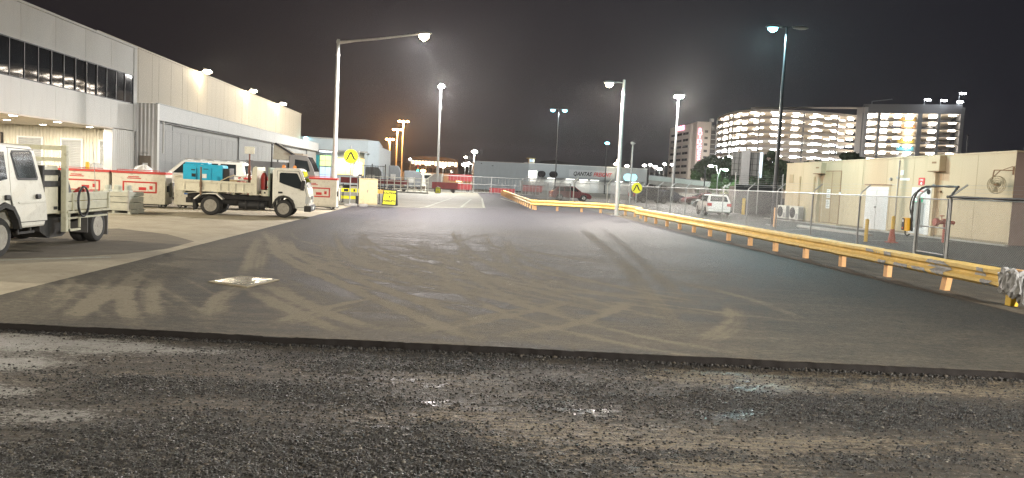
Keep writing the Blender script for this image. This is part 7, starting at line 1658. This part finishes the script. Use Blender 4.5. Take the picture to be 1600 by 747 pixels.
# ------------------------------------------------------------------ bridge, billboard, far lamps
S = Site('road_bridge', 'long sloping road bridge with pale parapet in front of the hotel', 'bridge', tuple(far(1090, 160)))
A_, B_ = far(1008, 165), far(1176, 150); za, zb = zat(1008, 274, 165), zat(1176, 292, 150); d = (B_ - A_); nb = Vector((-d.y, d.x, 0)).normalized()
def beam(v0, v1, t0, t1, name, mat):
    b = MB(); vs = []
    for p, z in ((A_, za), (B_, zb)):
        for v, t_ in ((v0, t0), (v1, t0), (v1, t1), (v0, t1)): q_ = p + nb * v; vs.append((q_.x, q_.y, z + t_))
    b.add(vs, [(0, 1, 2, 3), (7, 6, 5, 4), (0, 4, 5, 1), (1, 5, 6, 2), (2, 6, 7, 3), (3, 7, 4, 0)]); return S.build(b, name, mat)
m_par = M('pale_green_parapet', (.46, .52, .49), .6, var=.1, scale=.5)
beam(0, .25, -1.05, 0, 'parapet', m_par); beam(-.06, -.005, -.12, .02, 'parapet_rail', m_galv); beam(.26, 8, -1.3, -1.0, 'deck', m_conc); beam(.3, 1.1, -1.9, -1.31, 'girder', m_conc)
for k in range(7):
    p = A_ + d * ((k + .5) / 7) + nb * .7; z = za + (zb - za) * (k + .5) / 7; b = MB(); b.box(p.x - .25, p.x + .25, p.y - .25, p.y + .25, 0, z - 1.91); S.build(b, 'pier', m_conc)
t = thing('billboard', 'tall billboard seen from behind on a single thick column', 'billboard', tuple(far(1156, 105))); rzq = R(-8); t.rotation_euler = (0, 0, rzq); hb = zat(1156, 237, 105); lb_ = zat(1156, 275, 105)
b = MB(); b.box(-.55, .55, -.4, .4, 0, hb + .1); b.build('column', M('billboard_column', (.22, .22, .22), .6, var=.08), t)
for x0, x1 in ((-1.75, -.6), (.62, 1.9)):
    b = MB(); b.box(x0, x1, -.1, .1, lb_, hb - .2); pn = b.build('panel', M('billboard_back', (.11, .11, .105), .6, var=.12) if x0 < 0 else bpy.data.materials['billboard_back'], t)
    for k in range(5): 
        z = lb_ + (hb - .2 - lb_) * k / 4; b = MB(); b.box(x0, x1, -.16, -.101, z - .03, z + .03); b.build('brace', m_dkframe, pn)
    for k in range(2):
        x = x0 + (x1 - x0) * (k + .5) / 2; b = MB(); b.box(x - .03, x + .03, -.18, -.161, lb_, hb - .2); b.build('brace', m_dkframe, pn)
b = MB(); b.box(1.91, 2.25, -.3, .3, lb_ - .2, hb - .1); b.build('end_face', EM('lit_billboard_edge', (.62, .75, .85), .5), t)
farl = [(1017, 262, 190, 0, 'far left of the bridge lamps'), (1031, 258, 200, 0, 'second of the bridge lamps'), (1043, 259, 210, 0, 'third of the bridge lamps'), (1024, 266, 170, 0, 'lower lamp before the bridge'), (1000, 260, 200, 0, 'right of the leaning mast'), (1009, 259, 220, 0, 'right end of the freight roof'),
        (960, 253, 175, 1, 'just left of the pale lamp post'), (956, 258, 170, 1, 'lower of two beside the pale lamp post'), (973, 261, 190, 1, 'between pale lamp post and mast'), (727, 257, 175, 0, 'left of the grey shed'), (688, 259, 200, 1, 'beyond the white rails'), (636, 250, 262, 0, 'below the orange masts'), (661, 257, 255, 0, 'before the terminal windows'), (722, 247, 240, 1, 'above the terminal right end')]
for px, py, dd, w, lb in farl:
    p = far(px, dd); simple_lamp((p.x, p.y, 0), zat(px, py, dd), 'small far lamp, ' + lb, m_lampwarm if w else m_lampwhite, .5, 0, rp=.12, group='small far lamps')
for px, py, dd, side, lb, em in ((1103, 261, 150, -1, 'curved-arm lamp over the bridge before the trees', m_lampwhite), (1127, 267, 140, 1, 'greenish lamp among the dark trees', EM('lamp_green', (.55, 1, .75), 14))):
    p = far(px + 12 * -side, dd); h = zat(px, py, dd); t = thing('street_lamp', lb, 'street lamp', (p.x, p.y, 0)); q_ = far(px, dd) - p
    b = MB(); b.tube([(0, 0, 0), (0, 0, h * .75), (q_.x * .25, 0, h + .25), (q_.x, 0, h + .3)], .09, 8); b.build('pole', m_galv, t, smooth=True); b = MB(); b.lathe([(.15, -.15), (.5, -.05), (.45, .12), (.1, .2)], (q_.x, 0, h + .1), 'z', 10); b.build('lamp_head', em, t, smooth=True)
    lamp('POINT', t, (q_.x, -.5, h - .3), 1500 if side < 0 else 700, (.75, 1, .8) if side > 0 else (.95, 1, .9), size=.3)
# poles seen against the sky beside the beige building, and thin black posts by the bridge
for px, dd, top, r_, mm, lb in ((1587, 70, 190, .06, m_galvd, 'thin grey pole rising behind the beige building corner'), (1497, 90, 214, .06, m_dpole, 'thin dark pole behind the beige building roof'), (1048, 120, 232, .10, m_dpole, 'black post in front of the hotel left edge'), (1095, 118, 262, .12, m_dpole, 'black post before the bridge and trees'), (1124, 200, 238, .12, m_galv, 'pale post among the trees left of the billboard'), (1241, 200, 208, .12, m_galvd, 'grey pole before the lit ramp')):
    p = far(px, dd); h = zat(px, top, dd); b = MB(); b.tube([(p.x, p.y, 0), (p.x, p.y, h)], [r_, r_ * .7], 8); b.box(p.x - r_ * 1.6, p.x + r_ * 1.6, p.y - r_ * 1.6, p.y + r_ * 1.6, h, h + .15); o = b.build('pole', mm, None); tag(o, lb, 'pole')
# low white hut and hedge behind the parked cars
t = thing('site_hut', 'low white hut behind the parked cars', 'hut', tuple(far(1085, 112)), R(-5)); b = MB(); b.box(-2.2, 2.2, 0, 2.4, 0, 1.15); b.build('wall', m_white, t, bevel=.02); b = MB(); b.box(-2.35, 2.35, -.15, 2.5, 1.16, 1.28); b.build('roof', m_galv, t); b = MB(); b.box(-1.4, -.6, -.02, -.001, .1, 1.0); b.build('door', m_pdoor, t); b = MB(); b.box(.2, 1.4, -.02, -.001, .45, .95); b.build('window', m_glass, t)
# ------------------------------------------------------------------ trees and hedge: trunk, limbs and thousands of leaf faces
def leaf_mat(name, col):
    m = M(name, col, .6, var=.45, scale=.9); return m
m_leaf = leaf_mat('dark_fig_leaf', (.045, .075, .028)); m_leaf2 = leaf_mat('green_leaf', (.055, .12, .030)); m_bark = M('bark', (.09, .07, .05), .9, var=.3, bump=.4, bscale=12)
def leaves(name, centers, n, size, mat, parent, seed):
    rg = np.random.default_rng(seed); C = np.array([c[:3] for c in centers]); Rr = np.array([c[3] for c in centers]); w = Rr ** 2; idx = rg.choice(len(C), n, p=w / w.sum())
    v = rg.normal(size=(n, 3)); v /= np.linalg.norm(v, axis=1)[:, None]; rad = Rr[idx] * (1 - .55 * rg.random(n) ** 2); P = C[idx] + v * rad[:, None] * np.array([1, 1, .8])
    a = rg.normal(size=(n, 3)); a /= np.linalg.norm(a, axis=1)[:, None]; bb = np.cross(a, v + .3 * rg.normal(size=(n, 3))); bb /= np.linalg.norm(bb, axis=1)[:, None] + 1e-9
    s = size * rg.uniform(.6, 1.4, n)[:, None]; q = np.stack([P - a * s, P + bb * s * .55, P + a * s, P - bb * s * .55], 1).reshape(-1, 3)
    me = bpy.data.meshes.new(name); me.vertices.add(n * 4); me.vertices.foreach_set('co', q.astype(np.float32).ravel()); me.loops.add(n * 4); me.loops.foreach_set('vertex_index', np.arange(n * 4, dtype=np.int32)); me.polygons.add(n); me.polygons.foreach_set('loop_start', np.arange(0, n * 4, 4, dtype=np.int32)); me.update(calc_edges=True); me.materials.append(mat)
    return link(name, me, parent)
def tree(p, h, rad, label, mat, n=5200, size=.30, seed=1, low=.35):
    rr = random.Random(seed); t = thing('tree', label, 'tree', tuple(p), 0, 'trees beyond the car park')
    cs = []
    for k in range(22):
        a = rr.uniform(0, 6.28); u = rr.random() ** .5; z = h * (low + (1 - low) * rr.uniform(.1, .9)); env = math.sin(math.pi * min(max((z / h - low * .6) / (1.05 - low * .6), .05), .97)) ** .6
        cs.append((math.cos(a) * rad * u * env * .85, math.sin(a) * rad * u * env * .85, z, rad * rr.uniform(.22, .40)))
    b = MB(); b.tube([(0, 0, -.1), (.1, 0, h * .2), (-.1, .1, h * .45), (0, 0, h * .7)], [.035 * h, .028 * h, .02 * h, .008 * h], 8); b.build('trunk', m_bark, t, smooth=True)
    b = MB()
    for c in cs[:9]: b.tube([(0, 0, h * rr.uniform(.2, .4)), (c[0] * .5, c[1] * .5, c[2] * .75), (c[0], c[1], c[2])], [.014 * h, .009 * h, .003 * h], 6)
    b.build('limb', m_bark, t)
    leaves('crown', cs, n, size, mat, t, seed); return t
def tr(px, d, top, wpx, label, mat, **k): tree(far(px, d), zat(px, top, d), wpx * d / 2400, label, mat, **k)
tr(1108, 175, 246, 62, 'broad dark fig tree in front of the hotel foot', m_leaf, seed=3, n=7000, size=.34)
tr(1136, 170, 254, 40, 'dark tree just left of the billboard', m_leaf, seed=5)
tr(1192, 150, 236, 56, 'broad dark tree just right of the billboard', m_leaf, seed=8, n=7000, low=.25)
tr(1226, 140, 243, 60, 'dark tree behind the left end of the beige building', m_leaf, seed=12, n=7000, low=.2)
tr(1262, 160, 252, 50, 'dark treetop over the beige roof, left', m_leaf, seed=14)
tr(1318, 150, 240, 50, 'dark treetop over the beige roof, middle', m_leaf, seed=21)
tr(1345, 145, 245, 36, 'dark small treetop over the beige roof, right of middle', m_leaf, seed=24)
tr(1400, 150, 246, 40, 'dark treetop over the beige roof, right', m_leaf, seed=26)
tr(1082, 168, 268, 26, 'small bright green tree left of the curved lamp', m_leaf2, seed=31, n=2600, low=.15)
tr(1118, 146, 272, 34, 'bright green low tree lit by the greenish lamp', m_leaf2, seed=33, n=3000, low=.1)
tr(1146, 142, 280, 30, 'green low tree under the billboard', m_leaf2, seed=37, n=2400, low=.1)
p0 = far(1122, 98); hd_ = leaves('hedge', [(p0.x + k * .42, p0.y - k * .16, .9 + .15 * math.sin(k * 2.1), .75) for k in range(13)], 5200, .13, leaf_mat('yellow_green_hedge_leaf', (.16, .17, .035)), None, 50)
tag(hd_, 'yellow-green clipped hedge behind the white hatchback', 'hedge')
# ------------------------------------------------------------------ thin night haze round the whole place
hz_m = bpy.data.materials.new('haze_air'); hz_m.use_nodes = True; _t = hz_m.node_tree
for _n in list(_t.nodes):
    if _n.type == 'BSDF_PRINCIPLED': _t.nodes.remove(_n)
_v = _t.nodes.new('ShaderNodeVolumePrincipled'); _v.inputs['Color'].default_value = (.9, .9, .92, 1); _v.inputs['Density'].default_value = .0002; _v.inputs['Anisotropy'].default_value = .72
_t.links.new(_v.outputs[0], [n for n in _t.nodes if n.type == 'OUTPUT_MATERIAL'][0].inputs['Volume'])
b = MB(); b.box(-1550, 1550, -230, 1550, -1.2, 70); b.build('haze', hz_m, kind='stuff')
